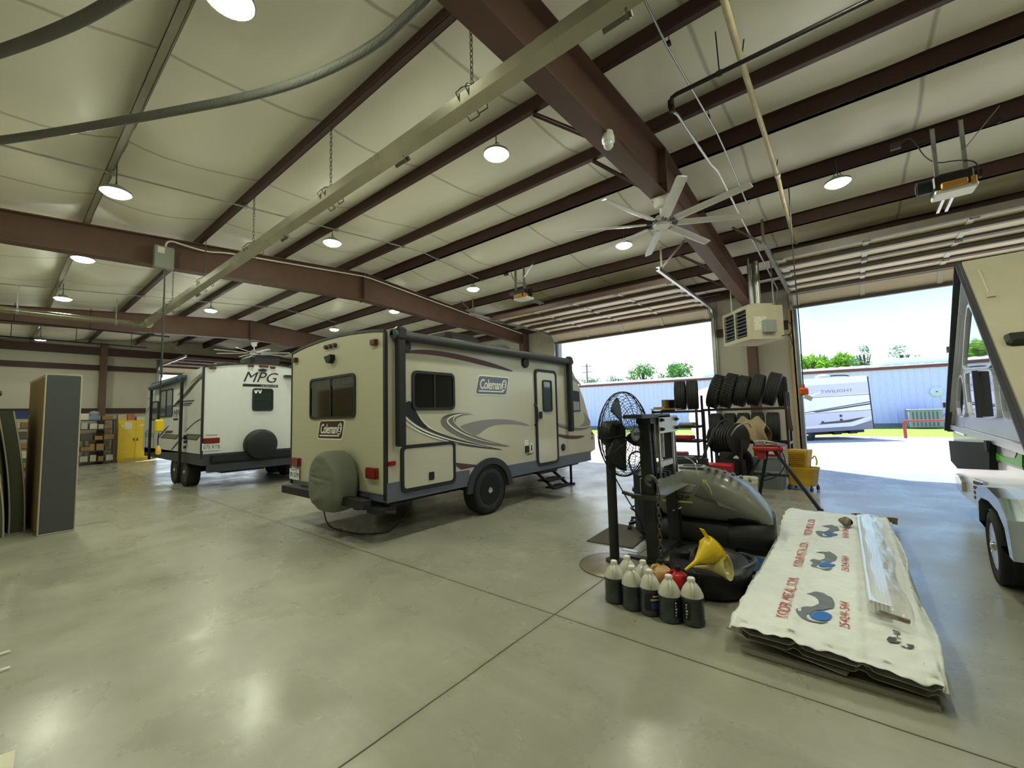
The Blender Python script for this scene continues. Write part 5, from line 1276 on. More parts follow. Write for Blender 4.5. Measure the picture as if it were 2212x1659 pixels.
def square_jug(name, loc, rz, m_, label, s=1.0):
    t = thing(name, label, 'jug', loc, rz)
    rings = []
    for z, k in ((0, .92), (.015, 1), (.16, 1), (.2, .93), (.235, .6), (.25, .3), (.265, .28)):
        rings.append([Vector((x*k*s, y*k*s*.8, z*s)) for x, y in rrect(.19, .19, .05, 4)])
    mb = MB(); mb.loft(rings, True); mb.build('body', m_, t, angle=60)
    mb = MB(); mb.tube(smooth_line([(-.03*s, 0, .245*s), (-.07*s, 0, .25*s), (-.09*s, 0, .2*s), (-.085*s, 0, .15*s)], 2), .014*s, 8); mb.build('handle', m_, t)
    mb = MB(); mb.lathe([(.028*s, .262*s), (.028*s, .29*s), (0, .29*s)], 16); mb.build('cap', M_black, t)
    return t
square_jug('antifreeze_jug', (-1.235, 3.35, 0), .9, mat('jug_tan', (196, 160, 104), .35, coat=.2), 'tan plastic jug with a black cap behind the front oil jugs', .95)
square_jug('antifreeze_jug', (-1.085, 3.29, 0), .7, mat('jug_red', (180, 24, 30), .3, coat=.3), 'glossy red plastic jug behind the front oil jugs', .95)
t = thing('oil_bottle', 'black bottle with a handle standing by the drain pan', 'bottle', (-.99, 3.27, 0), .5)
mb = MB(); mb.loft([[Vector((x*k, y*k, z)) for x, y in rrect(.10, .07, .025, 4)] for z, k in ((0, .95), (.01, 1), (.15, 1), (.2, .7), (.22, .35), (.235, .35))], True); mb.build('body', M_black, t, angle=60)
mb = MB(); mb.tube(smooth_line([(.0, 0, .23), (.05, 0, .25), (.065, 0, .2), (.05, 0, .15)], 2), .009, 8); mb.lathe([(.022, .235), (.022, .26), (0, .26)], 14); mb.build('handle', M_black, t)
# ---- drain pan and funnels
t = thing('drain_pan', 'big black oil drain pan on the floor under the yellow funnel', 'pan', (-.985, 3.80, 0), .25)
def pan(r0, z, e=1.25): return [Vector((r0*math.cos(a), r0*e*math.sin(a), z)) for a in [2*PI*k/32 for k in range(32)]]
mb = MB(); mb.loft([pan(.27, 0), pan(.30, .03), (pan(.315, .16)), pan(.31, .20), pan(.28, .22), pan(.20, .215), pan(.17, .19), pan(.1, .185), pan(.0, .185)], True, caps=False); mb.build('body', M_black, t, angle=50)
mb = MB(); mb.tube(smooth_line([(.22, -.18, .2), (.33, -.06, .22), (.34, .1, .22), (.24, .22, .2)], 3), .022, 8); mb.build('handle', M_black, t)
mb = MB(); mb.lathe([(.05, .2), (.055, .24), (.0, .245)], 16, c=(-.05, .2, 0)); mb.build('cap', M_black, t)
mb = MB(); mb.lathe([(.05, .2), (.06, .26), (0, .27)], 16, c=(-.2, -.05, 0)); mb.build('cap', M_black, t)
def funnel(loc, d, m_, label, R_=.105, L=.30):
    t = thing('funnel', label, 'funnel', loc); q = Vector(d).normalized().to_track_quat('Z', 'Y').to_matrix()
    mb = MB(); mb.lathe([(.008, 0), (.016, .10), (.03, .13), (R_*.8, .22), (R_, .24), (R_, L), (R_+.006, L), (R_-.003, L-.002), (R_-.004, .242), (R_*.78, .222), (.026, .132), (.012, .1)], 28, q); mb.build('cone', m_, t, angle=50)
    mb = MB(); p = q @ Vector((0, R_+.0, L-.02)); p2 = q @ Vector((0, R_+.08, L-.03)); mb.beam(p, p2, .05, .006); mb.build('hang_tab', m_, t); return t
funnel(on_z(1480, 1231, .27), (.16, .20, .13), mat('funnel_yellow', (226, 190, 24), .35, coat=.3), 'yellow plastic funnel lying on the drain pan', .10, .30)
funnel(on_z(1486, 1222, .24)+Vector((.04, .0, .0)), (.24, -.02, .05), mat('funnel_clear', (200, 188, 120), .3, coat=.3, trans=.15), 'cloudy pale funnel with its mouth toward the camera, beside the yellow funnel', .085, .26)
mb = MB(); mb.lathe([(0, .004), (.19, .004), (.22, .03), (.228, .032), (.2, .002), (0, .0)], 32, c=(-.83, 4.42, 0)); tag(mb.build('plastic_tray', mat('tray_blue', (52, 82, 126), .5)), 'shallow blue tray on the floor at the sweeper corner', 'tray')
# ---- stack of wrapped roofing sheets
t = thing('roofing_stack', 'stack of metal roofing sheets under printed white paper on the floor', 'sheet stack', (-.19, 4.7, 0))
O = Vector((-.19, 4.7, 0))
x0, x1, y0, y1 = -.46, .48, -1.82, 1.62
def ribz(x):
    z = 0
    for c in (-.44, -.15, .15, .44):
        d = abs(x-c); z = max(z, max(0, min(1, (.035-d)/.02))*.022)
    return z
for k in range(4):
    dx = (.0, -.02, .03, -.04)[k]; dy = (.0, .03, -.03, .05)[k]
    def sh(u, v, k=k, dx=dx, dy=dy):
        x = x0+(x1-x0)*u; y = y0+(y1-y0)*v
        return Vector((x*.96+.015+dx*.5, y+dy, .075+.022*k+ribz(x)-.045*max(0, u-.3)*(1-v)**2*1.2+.0))
    mb = MB(); mb.grid(sh, 60, 8, False); mb.build('roofing_sheet', mat('galvalume', (190, 190, 182), .4, .5, var=.1), t, solid=.002)
for y in (-1.1, 0.1, 1.2): mb = MB(); mb.box(x0+.02, x1-.02, y-.045, y+.045, 0, .06); mb.build('dunnage', mat('pale_wood', (170, 140, 96), .8, var=.2, stretch=(1, 12, 12)), t)
mb = MB(); a = on_z(1570, 1352, .06)-O; b = on_z(1640, 1369, .06)-O; mb.beam((-.50, -1.70, .063), (.1, -1.84, .05), .05, .004); mb.beam((-.40, -1.85, .020), (.44, -1.85, .014), .003, .028); mb.beam((-.40, -1.835, .034), (.44, -1.835, .028), .03, .003); mb.build('steel_angle', mat('pale_angle', (150, 150, 138), .4, .5), t)
rnd = random.Random(3)
def paper(u, v):
    x = x0-.02+(x1-x0+.03)*u; y = y0-.045+(y1-y0+.11)*v
    x += .035*math.sin(v*3.0+.6)*(1-u)-.012*math.sin(v*9)*(1-u) + .03*(v-.5)*(u)*0
    z = .168+ribz(x)*.35-.05*max(0, u-.3)*(1-v)**2*1.25
    z += .004*math.sin(26*y+3*math.sin(7*x))*math.sin(9*x+2)+.003*math.sin(61*y+17*x)+.0025*math.sin(47*x-33*y)
    if v < .02: y += .012*math.sin(x*31)+.008*math.sin(x*77); z -= .012
    if u < .015: x += .006*math.sin(y*23); z -= .02
    if u > .97: z -= .02+.02*math.sin(y*5); x += .02*math.sin(y*4)
    return Vector((x, y, z))
mb = MB(); mb.grid(paper, 90, 220)
M_paper = mat('wrapper_paper', (222, 224, 222), .6, var=.05, vscale=4, bump=.3, bscale=18)
mb.build('paper_wrap', M_paper, t, angle=80, solid=.0015)
FZT = frame((0, 1, 0), (-1, 0, 0), (0, 0, 1))
M_redink = mat('red_ink', (186, 84, 84), .6); M_greyink = mat('grey_ink', (112, 116, 122), .6); M_blueink = mat('blue_ink', (44, 108, 190), .6)
sx_l = (-.365-O.x)
def drape(o, dz=.004):
    me = o.data
    for v in me.vertices:
        u = (v.co.x-(x0-.02))/(x1-x0+.03); w_ = (v.co.y-(y0-.045))/(y1-y0+.11); u = min(max(u, .02), .965); w_ = min(max(w_, .025), .98)
        v.co.z = paper(u, w_).z+dz+(v.co.z-.2)
def densify(o, n=2):
    import bmesh
    bm = bmesh.new(); bm.from_mesh(o.data); bmesh.ops.triangulate(bm, faces=bm.faces)
    for _ in range(6):
        es = [e for e in bm.edges if e.calc_length() > .014]
        if not es: break
        bmesh.ops.subdivide_edges(bm, edges=es, cuts=1); bmesh.ops.triangulate(bm, faces=[f for f in bm.faces if len(f.verts) > 3])
    bm.to_mesh(o.data); bm.free()
c5 = lambda x, y: tuple((on_z(1540+x/3.607, 1060+y/3.607, .17)-O)[:2])
lgp = [c5(*q) for q in [(718, 800), (790, 797), (855, 783), (905, 812), (942, 850), (950, 880), (925, 908), (880, 922), (820, 930), (765, 942), (732, 962), (728, 985), (760, 1003), (830, 1010), (905, 1006), (870, 1022), (800, 1026), (730, 1012), (672, 985), (643, 940), (662, 912), (720, 903), (790, 898), (822, 880), (826, 852), (805, 822), (770, 808)]]
lbp = [c5(840+88*math.cos(a), 970+29*math.sin(a)) for a in [2*PI*k/20 for k in range(20)]]
for k in range(3):
    dy = 1.035*k
    o = text('lettering', 'YODER METAL.COM', .75, .066, FZT, (sx_l, 3.06-O.y+dy, .2), M_redink, t, .001, 0, 1.12, .0); densify(o); drape(o, .0045)
    o = text('phone_number', '254-244-5444', .40, .048, FZT, (-.075-O.x, 3.17-O.y+dy, .2), M_redink, t, .001, 0, 1.1, .0); densify(o); drape(o, .0045)
    mb = MB(); fill(mb, [(x, y+dy) for x, y in smooth_poly(lgp, 1)], .2, FZ, (0, 0, 0), .001); o = mb.build('printed_mark', M_greyink, t); densify(o, 3); drape(o, .005)
    mb = MB(); fill(mb, [(x, y+dy) for x, y in lbp], .2, FZ, (0, 0, 0), .001); o = mb.build('blue_mark', M_blueink, t); densify(o, 3); drape(o, .0055)
for pl_ in ([(1350, 1125), (1372, 1102), (1420, 1112), (1432, 1130), (1400, 1138), (1470, 1146), (1440, 1152), (1370, 1150)], [(1455, 1165), (1490, 1172), (1500, 1182), (1530, 1176), (1500, 1158), (1560, 1166), (1566, 1182), (1540, 1192), (1490, 1186)]):
    mb = MB(); fill(mb, [c5(*q) for q in pl_], .2, FZ, (0, 0, 0), .001); o = mb.build('printed_mark', M_decdg, t); densify(o, 2); drape(o, .006)
p = c5(1465, 1118); o = text('lettering', 'HI', .08, .03, FZT, (p[0], p[1], .2), M_decdg, t, .001); densify(o, 1); drape(o, .006)
# bundle of white trim strips in plastic on top
t = thing('trim_bundle', 'bundle of white metal trim strips in clear plastic lying on the paper', 'trim bundle', (.1, 4.7, .19))
a0_, a1_, b0_, b1_ = Vector((.025, 3.38)), Vector((-.0, 6.12)), Vector((.205, 3.30)), Vector((.185, 6.3))
def bl2(u, v):
    p = a0_*(1-u)*(1-v)+a1_*(1-u)*v+b0_*u*(1-v)+b1_*u*v; return p-Vector((.1, 4.7))
for k in range(6):
    u0 = .02+.10*k; p = bl2(u0, .03); q = bl2(u0-.0, .97); mb = MB()
    mb.beam((p.x, p.y, .026), (q.x, q.y, .030), .008, .05); mb.beam((p.x+.005, p.y, .052), (q.x+.005, q.y, .056), .017, .004); mb.build('trim_strip', mat('trim_white', (224, 228, 230), .3, coat=.2), t)
def plast(u, v):
    p = bl2(.5+(u-.5)*1.12, v); h = .062*(1-abs(2*u-1)**4)*(1-.35*max(0,u-.5))*(1-abs(2*v-1)**14); f = .12+.75*max(0, u-.5)/.5
    z = .006+h+f*.012*(math.sin(9*v*3+5*u)+math.sin(23*v+14*u)+.7*math.sin(41*v-19*u))*(u > .0)*(1-abs(2*u-1)**6)
    return Vector((p.x+.01*math.sin(17*v)*(u > .9)*1.5, p.y, max(.004, z)+.008))
mb = MB(); mb.grid(plast, 26, 90)
M_film = bpy.data.materials.new('clear_film'); M_film.use_nodes = True
n_ = M_film.node_tree; n_.nodes.clear(); oo = n_.nodes.new('ShaderNodeOutputMaterial'); mx_ = n_.nodes.new('ShaderNodeMixShader'); tr_ = n_.nodes.new('ShaderNodeBsdfTransparent'); gl_ = n_.nodes.new('ShaderNodeBsdfPrincipled')
gl_.inputs['Base Color'].default_value = (.66, .64, .58, 1); gl_.inputs['Roughness'].default_value = .12; gl_.inputs['Coat Weight'].default_value = .5
lw_ = n_.nodes.new('ShaderNodeLayerWeight'); lw_.inputs[0].default_value = .35; mr2 = n_.nodes.new('ShaderNodeMapRange'); mr2.inputs[3].default_value = .05; mr2.inputs[4].default_value = .7
n_.links.new(lw_.outputs['Facing'], mr2.inputs[0]); n_.links.new(mr2.outputs[0], mx_.inputs[0]); n_.links.new(tr_.outputs[0], mx_.inputs[1]); n_.links.new(gl_.outputs[0], mx_.inputs[2]); n_.links.new(mx_.outputs[0], oo.inputs[0])
mb.build('plastic_film', M_film, t, angle=80)
mb = MB(); q = bl2(.25, .0); q2 = bl2(1.0, .0); mb.beam((q.x, q.y+.03, .018), (q2.x-.01, q2.y+.03, .018), .02, .022); mb.build('end_board', mat('end_board_brown', (112, 98, 78), .8, var=.12), t); mat('cardboard', (150, 118, 78), .8, var=.12)
p = on_z(1826, 1130, .21)
mb = MB(); mb.grid(lambda u, v: Vector((.055*math.sin(PI*v)*math.cos(2*PI*u)*(1+.2*math.sin(5*u*PI+3*v)), .075*math.sin(PI*v)*math.sin(2*PI*u)*(1+.15*math.sin(7*u*PI+5*v)), .045*math.cos(PI*v)*(1+.15*math.sin(9*u)))), 20, 12)
tag(mb.build('fastener_bag', mat('bag_brown', (120, 108, 92), .3, var=.5, vscale=26, bump=.8, bscale=30), loc=(p.x, p.y, .225)), 'small bag of brown fasteners resting on the paper wrap', 'bag')
t = thing('paper_roll', 'curled end of wrapping paper with a black mark behind the sheet stack', 'paper', (.13, 6.55, 0))
mb = MB(); mb.grid(lambda u, v: Vector((-.18+.42*u, .10*math.cos(-.4+3.2*v)+.06*u, .02+.07+.08*math.sin(-1.2+3.0*v)*(1-.3*u)+.012*math.sin(9*u))), 24, 20); mb.build('sheet', mat('kraft_paper', (206, 196, 170), .7, var=.06), t, solid=.002)
mb = MB()
for cx_, cz_ in ((-.02, .13), (.03, .10)):
    mb.tube([(cx_+.04*math.cos(a), -.06-.004, cz_+.025*math.sin(a)) for a in [PI*k/8 + (PI if cx_ > 0 else 0) for k in range(9)]], .010, 6)
mb.build('printed_mark', M_deck, t)
# ---- tyre racks by the pier
M_rack = mat('rack_steel', (48, 44, 44), .5, .3, var=.2)
def rack(name, label, x0, x1, y, d, zs, h, sc=True):
    t = thing(name, label, 'rack', ((x0+x1)/2, y, 0)); hx = (x1-x0)/2
    for sx_ in (-1, 1):
        for sy in (-1, 1): mb = MB(); mb.beam((sx_*hx, sy*d/2, 0), (sx_*hx, sy*d/2, h), .04, .04); mb.build('post', M_rack, t)
    for z in zs:
        mb = MB()
        for sy in (-1, 1): mb.beam((-hx, sy*d*.38, z), (hx, sy*d*.38, z), .04, .05)
        for sx_ in (-1, 1): mb.beam((sx_*hx, -d/2, z), (sx_*hx, d/2, z), .04, .04)
        mb.build('shelf_rail', M_rack, t)
    return t
rack('tire_rack', 'dark steel tyre rack in front of the wall pier below the unit heater', -2.38, -.90, 9.6, .55, (.78, 1.44), 1.75)
def make_tire(loc, rz, label, r=.33, w=.23, lug=False, rot=None):
    t = thing('tire', label, 'tyre', loc, rz, 'loose tyres on the racks')
    h = w/2; k = r/.33
    prof = [(.2*k, -h*.75), (.25*k, -h), (.30*k, -h*.96), (.322*k, -h*.8)]
    for z in (-.6, -.2, .2, .6): prof += [(r, (z-.16)*h), (r, (z-.03)*h), (r-.009, (z)*h), (r-.009, (z+.04)*h)]
    prof += [(.322*k, h*.8), (.30*k, h*.96), (.25*k, h), (.2*k, h*.75), (.19*k, h*.6), (.24*k, h*.7), (.28*k, 0), (.24*k, -h*.7), (.19*k, -h*.6), (.2*k, -h*.75)]
    mb = MB(); mb.lathe(prof, 36, AXX, c=(0, 0, r))
    mb.f = [f for f in mb.f if len(f) == 4]; mb.sm = [True]*len(mb.f)
    mb.build('casing', M_tyre if not lug else mat('mud_tyre', (44, 44, 44), .8, var=.1), t, angle=50)
    if lug:
        mb = MB()
        for i in range(40):
            a = 2*PI*i/40
            for s in (-1, 0, 1): mb.rbox(Vector((s*.065+.01*(i % 2), 0, r))+Vector((0, math.cos(a+s*.05)*(r+.004), math.sin(a+s*.05)*(r+.004))), (.05, .034, .02), rotx(a-PI/2) @ rotz(.4*s+.2))
        mb.build('tread_blocks', _M['mud_tyre'], t)
    return t
T0 = [(-2.24, .20, 'mud-terrain tyre leaning at the left end of the top rack shelf', True, .34), (-1.985, .18, 'mud-terrain tyre second from left on the top rack shelf', True, .345), (-1.73, .17, 'highway tyre in the middle of the top rack shelf', False, .32),
      (-1.475, .17, 'highway tyre second from right on the front of the top shelf', False, .325), (-1.22, .19, 'highway tyre in front at the right end of the top shelf', False, .33)]
for x, lean, lb, lg, r in T0:
    o = make_tire((x, 9.5, 1.468), .1, lb, r, .225, lg); o.rotation_euler = (0, lean*1.6, .08); o.location.z = 1.468+.11*math.sin(lean*1.6)
    o.location.x += .0
o = make_tire((-.985, 9.80, 1.468), .1, 'narrow tyre leaning at the far right end behind the top shelf row', .30, .18)
for x, lb in ((-2.16, 'dark tyre far left on the lower rack shelf'), (-1.9, 'dark tyre beside the far left one on the lower rack shelf'), (-1.65, 'tyre behind the two front ones on the lower shelf'), (-1.40, 'tyre left of the pair at the right of the lower shelf'), (-1.14, 'tyre at the right end of the lower rack shelf')):
    make_tire((x, 9.5, .808), .1, lb, .28, .225)
rack('tool_rack', 'black steel shelf rack with red tools behind the shop press', -3.32, -2.42, 9.3, .55, (.45, .8, 1.1, 1.42), 1.46)
for x, lb in ((-2.80, 'left tyre of the pair on top of the black shelf rack'), (-2.55, 'right tyre of the pair on top of the black shelf rack')):
    make_tire((x, 9.3, 1.45), .25, lb, .32, .23)
mb = MB(); mb.rbox((-3.05, 9.25, 1.565), (.10, .3, .24), rotz(-.4)); tag(mb.build('wood_block', mat('tan_board', (122, 96, 70), .8, var=.15)), 'brown board standing left of the tyre pair', 'board')
mb = MB()
for k in range(8): mb.lathe([(.05, .0), (.062, .008), (.05, .016)], 14, c=(-2.96, 9.2, 1.45+.03*k))
tag(mb.build('coil_spring', M_blackm), 'short black coil spring standing on the shelf rack top', 'spring')
mb = MB()
fl_ = Vector((-3.36, 9.03, 1.47)); mb.prism([(0, 0), (.42, -.05), (.62, .1), (.42, .16), (.1, .14)], 0, .025, None, fl_); mb.prism([(.05, .02), (.3, 0), (.28, .1), (.08, .1)], .025, .06, None, fl_); tag(mb.build('cardboard_sheet', _M['cardboard']), 'flattened brown cardboard on the black shelf rack top', 'cardboard')
for x, z, w_, h_, m_, lb in ((-2.95, .47, .5, .1, mat('tool_red', (140, 30, 34), .4), 'long red floor jack on the lowest rack shelf'), (-2.85, .82, .6, .10, _M['tool_red'], 'red tool case on the middle rack shelf'), (-3.1, 1.12, .3, .14, M_blackm, 'black tool case on the upper rack shelf'), (-2.65, 1.12, .3, .07, mat('tool_silver', (170, 166, 160), .4, .4), 'flat silver tray on the upper rack shelf')):
    mb = MB(); mb.rbox((x, 9.2, z+h_/2), (w_, .3, h_), None, .02); mb.cyl((x-w_*.3, 9.02, z+h_*.6), (x+w_*.3, 9.02, z+h_*.6), .012, 8); tag(mb.build('tool_case', m_), lb, 'tool case')
# lever bar and engine set between the press and the racks
mb = MB(); mb.tube([(-1.98, 7.6, .62), (-1.86, 7.7, .95), (-1.72, 7.8, 1.22), (-1.66, 7.82, 1.26), (-1.58, 7.82, 1.26)], .022, 8); mb.box(-2.05, -1.9, 7.54, 7.66, 0, .62)
tag(mb.build('lever_post', M_blackm), 'black bent lever bar on a post behind the shop press', 'lever')
t = thing('engine_set', 'grey and black engine driven machine on the floor behind the sweeper', 'machine', (-2.35, 7.7, 0), .2)
mb = MB(); mb.rbox((0, 0, .12), (.55, .4, .06))
for sx_ in (-1, 1):
    for sy in (-1, 1): mb.tube(smooth_line([(sx_*.26, sy*.19, 0), (sx_*.26, sy*.19, .55), (sx_*.2, sy*.19, .62), (0, sy*.19, .63)], 2), .014, 8)
mb.build('frame', M_blackm, t)
mb = MB(); mb.rbox((-.08, 0, .34), (.3, .32, .36), None, .04); mb.build('engine', mat('engine_grey', (120, 120, 116), .45, .3), t)
mb = MB(); mb.rbox((.04, 0, .57), (.38, .3, .12), None, .03); mb.build('fuel_tank', mat('tank_dark', (52, 54, 56), .4), t)
mb = MB(); mb.cyl((.12, 0, .3), (.28, 0, .3), .12, 18); mb.build('alternator', M_black, t)
# air hose reel
t = thing('hose_reel', 'reel wound with black air hose before the tyre rack', 'hose reel', (-1.72, 8.35, 0), -.5)
mb = MB()
for k in range(7): mb.lathe([(.20, -.20+.057*k), (.235, -.19+.057*k), (.245, -.172+.057*k), (.235, -.153+.057*k), (.20, -.143+.057*k)], 32, AXX, c=(0, 0, .92))
mb.build('hose', M_black, t)
for x in (-.22, .22): mb = MB(); mb.lathe([(.0, -.006), (.27, -.006), (.28, .0), (.27, .006), (0, .006)], 32, AXX, c=(x, 0, .92)); mb.build('flange', M_rack, t)
mb = MB(); mb.beam((.25, -.02, .0), (.25, -.02, .92), .03, .06); mb.beam((-.25, -.02, .0), (-.25, -.02, .92), .03, .06); mb.box(-.3, .3, -.2, .2, 0, .04); mb.box(-.12, .22, -.14, .14, .04, .55); mb.build('stand', M_rack, t)
mb = MB(); mb.tube(smooth_line([(.2, -.2, .95), (.32, -.15, 1.15), (.42, 0, 1.22), (.4, .1, 1.12)], 3), .012, 8); mb.build('loose_hose', M_steelg, t)
# crumpled brown paper between reel and stand
mb = MB(); rr = random.Random(5)
mb.grid(lambda u, v: Vector((-.3+.6*u+.05*math.sin(7*v), .02+.22*math.sin(3*u+2*v)+.05*math.sin(11*u), .0+.42*(1-abs(2*v-1))+.05*math.sin(13*u+9*v)+.16*u*(1-u)*2)), 14, 14, False)
tag(mb.build('packing_paper', mat('packing_brown', (158, 138, 108), .8, var=.15), loc=(-1.42, 8.75, .78), solid=.003), 'crumpled brown packing paper between the hose reel and tyres', 'paper')
make_tire((-1.75, 9.02, 0), -.6, 'tyre standing on the floor behind the red tripod stand', .36, .25)
# ---- red tripod pipe stand
t = thing('pipe_stand', 'red topped tripod pipe stand with one long leg toward the sheets', 'stand', (-1.03, 7.85, 0))
mb = MB(); mb.rbox((0, 0, .80), (.42, .30, .07), None, .02); mb.rbox((-.1, 0, .70), (.1, .16, .14)); mb.build('table', mat('stand_red', (150, 36, 34), .5, var=.2), t)
for e in ((.64, -.55, 0), (-.21, .21, 0), (-.46, -.02, .05)): mb = MB(); mb.beam((e[0]*.12, e[1]*.12, .78), e, .035, .035); mb.rbox((e[0], e[1], .012), (.07, .05, .024)); mb.build('leg', M_blackm, t)
mb = MB(); mb.rbox((0, 0, .38), (.5, .03, .03)); mb.rbox((-.05, 0, .38), (.03, .4, .03)); mb.build('brace', M_blackm, t)
mb = MB(); mb.rbox((-.12, 0, .88), (.14, .12, .1), None, .02); mb.rbox((.06, .02, .86), (.2, .16, .03), None, .01); mb.tube(smooth_line([(-.2, 0, .9), (-.05, -.1, .93), (.15, -.05, .88), (.22, .05, .86)], 2), .014, 8); mb.build('vise', M_steelg, t)
mb = MB(); mb.tube(smooth_line([(.15, -.15, .85), (.25, -.1, .6), (.1, -.1, .35), (-.2, .05, .25), (-.3, .1, .2)], 3), .008, 6); mb.build('cable', M_black, t)
# ---- totes, toolbox, bucket, mop bucket
def tote(loc, s, m_, label, name='storage_tote'):
    t = thing(name, label, 'tote', loc); w_, d_, h_ = s
    mb = MB(); mb.loft([[Vector((x*k, y*k, z)) for x, y in rrect(w_, d_, .04, 3)] for z, k in ((0, .86), (h_*.86, .97), (h_*.87, 1.02), (h_*.9, 1.02))]); mb.build('body', m_, t)
    mb = MB(); mb.loft([[Vector((x*k, y*k, z)) for x, y in rrect(w_, d_, .04, 3)] for z, k in ((h_*.9, 1.03), (h_*.96, 1.03), (h_, .95))]); mb.build('lid', m_, t); return t
M_tote = mat('tote_grey', (116, 120, 124), .5)
tote((-1.19, 8.9, 0), (.52, .38, .32), M_tote, 'grey plastic tote on the floor, bottom of the stack')
tote((-1.19, 8.9, .32), (.46, .36, .26), M_tote, 'grey plastic tote under the red toolbox, middle of the stack')
t = thing('toolbox', 'red and white toolbox on top of the grey totes', 'toolbox', (-1.18, 8.9, .58))
mb = MB(); mb.rbox((0, 0, .11), (.42, .24, .22), None, .015); mb.build('body', mat('box_red', (176, 36, 44), .4), t)
mb = MB(); mb.box(-.05, .17, -.125, -.12, .04, .17); mb.build('label', mat('box_label', (224, 210, 206), .5, var=.1, vscale=20), t)
mb = MB(); mb.tube(smooth_line([(-.1, 0, .22), (-.1, 0, .26), (.1, 0, .26), (.1, 0, .22)], 1), .01, 6); mb.build('handle', M_black, t)
t = thing('toolbox', 'low red toolbox on the floor behind the sweeper hood', 'toolbox', (-1.78, 7.85, 0), .1)
mb = MB(); mb.rbox((0, 0, .26), (.42, .28, .52), None, .015); mb.build('body', _M['box_red'], t)
mb = MB()
for k in range(3): mb.box(-.19, .19, -.145, -.14, .12+.13*k, .22+.13*k)
mb.build('drawer', mat('drawer_red', (150, 30, 36), .35), t)
t = thing('bucket', 'white plastic bucket beside the red tripod stand', 'bucket', (-1.30, 7.42, 0))
mb = MB(); mb.lathe([(.0, .0), (.125, .0), (.148, .30), (.155, .30), (.155, .32), (.150, .32), (.150, .36), (.158, .365), (.155, .38), (.145, .375), (.12, .02), (0, .02)], 32); mb.build('body', mat('bucket_white', (214, 208, 190), .4, var=.06, vscale=8), t)
mb = MB(); mb.tube([(.16*math.cos(a), .16*math.sin(a), .33-.1*abs(math.sin(a))) for a in [PI+PI*k/16 for k in range(17)]], .004, 6); mb.build('bail', M_galv, t)
t = thing('mop_bucket', 'yellow wheeled mop bucket with wringer beside the right door jamb', 'mop bucket', (-.69, 8.97, 0), -.3)
M_mop = mat('mop_yellow', (206, 164, 50), .5, var=.08)
mb = MB(); mb.loft([[Vector((x*k, y*k, z)) for x, y in rrect(.42, .36, .06, 4)] for z, k in ((.08, .82), (.36, 1.0), (.38, 1.06), (.40, 1.06), (.40, 1.0), (.37, .96), (.12, .78))], True); mb.build('tub', M_mop, t, angle=50)
mb = MB(); mb.loft([[Vector((x*k-.03, y*k+.02, z)) for x, y in rrect(.30, .24, .03, 3)] for z, k in ((.36, .85), (.48, .9), (.68, 1.08), (.70, 1.08))]); wr = mb.build('wringer', M_mop, t)
mb = MB()
for k in range(7): mb.rbox((-.03, -.125-.0, .47+.032*k), (.27, .012, .012))
mb.build('wringer_rib', mat('mop_yellow_dark', (170, 132, 40), .5), wr)
mb = MB(); mb.tube(smooth_line([(.15, .02, .55), (.2, .02, .62), (.22, .04, .5), (.2, .04, .44)], 2), .012, 8); mb.build('lever', M_mop, t)
for sx_ in (-1, 1):
    for sy in (-1, 1):
        p = Vector((sx_*.17, sy*.13, .04)); mb = MB(); mb.cyl(p+Vector((-.014, 0, 0)), p+Vector((.014, 0, 0)), .038, 14); mb.cyl(p, p+Vector((0, 0, .06)), .012, 8); mb.build('caster', M_blackm, t)
# jumper cables hanging on the rack end
mb = MB(); rr = random.Random(9)
for k in range(7): mb.tube(smooth_line([(-.86+.03*rr.random(), 9.28, 1.5), (-.9+.08*rr.random(), 9.24, 1.3-.1*rr.random()), (-.88+.1*rr.random(), 9.22, 1.02-.2*rr.random()), (-.86+.03*rr.random(), 9.24, 1.25), (-.86, 9.28, 1.48)], 3), .008, 6)
tag(mb.build('jumper_cables', mat('cable_maroon', (84, 50, 48), .6)), 'tangle of maroon cables hanging on the right rack post', 'cables')
mb = MB(); mb.beam((-.93, 11.9, 0), (-.93, 11.9, 3.8), .05, .09); tag(mb.build('wood_batten', mat('pine_batten', (196, 164, 122), .7, var=.1, stretch=(8, 8, 1))), 'pale wooden batten standing beside the right door jamb', 'batten')
# ---- mattresses and shelves at the left
t = thing('mattress', 'tall dark grey mattress standing upright on its end, brown on its side', 'mattress', (-8.49, .42, 0), .05)
M_mg = mat('mattress_grey_cloth', (74, 76, 78), .9, var=.06, vscale=60); M_mbr = mat('mattress_brown_cloth', (128, 108, 74), .9, var=.08, vscale=20)
mb = MB(); mb.rbox((-.85, .172, 1.085), (1.69, .335, 2.16), None, .02); mb.build('core', M_mbr, t)
mb = MB(); mb.rbox((-.004, .172, 1.085), (.02, .325, 2.13), None, .006); mb.build('end_panel', M_mg, t)
mb = MB()
for y in (.002, .343): mb.tube([(0, y, .01), (0, y, 2.165)], .009, 6)
for z in (.01, 2.165): mb.tube([(0, .0, z), (0, .345, z)], .009, 6)
mb.tube([(-1.69, .002, 2.16), (0, .002, 2.165)], .009, 6); mb.build('piping', mat('piping_light', (176, 170, 150), .8), t)
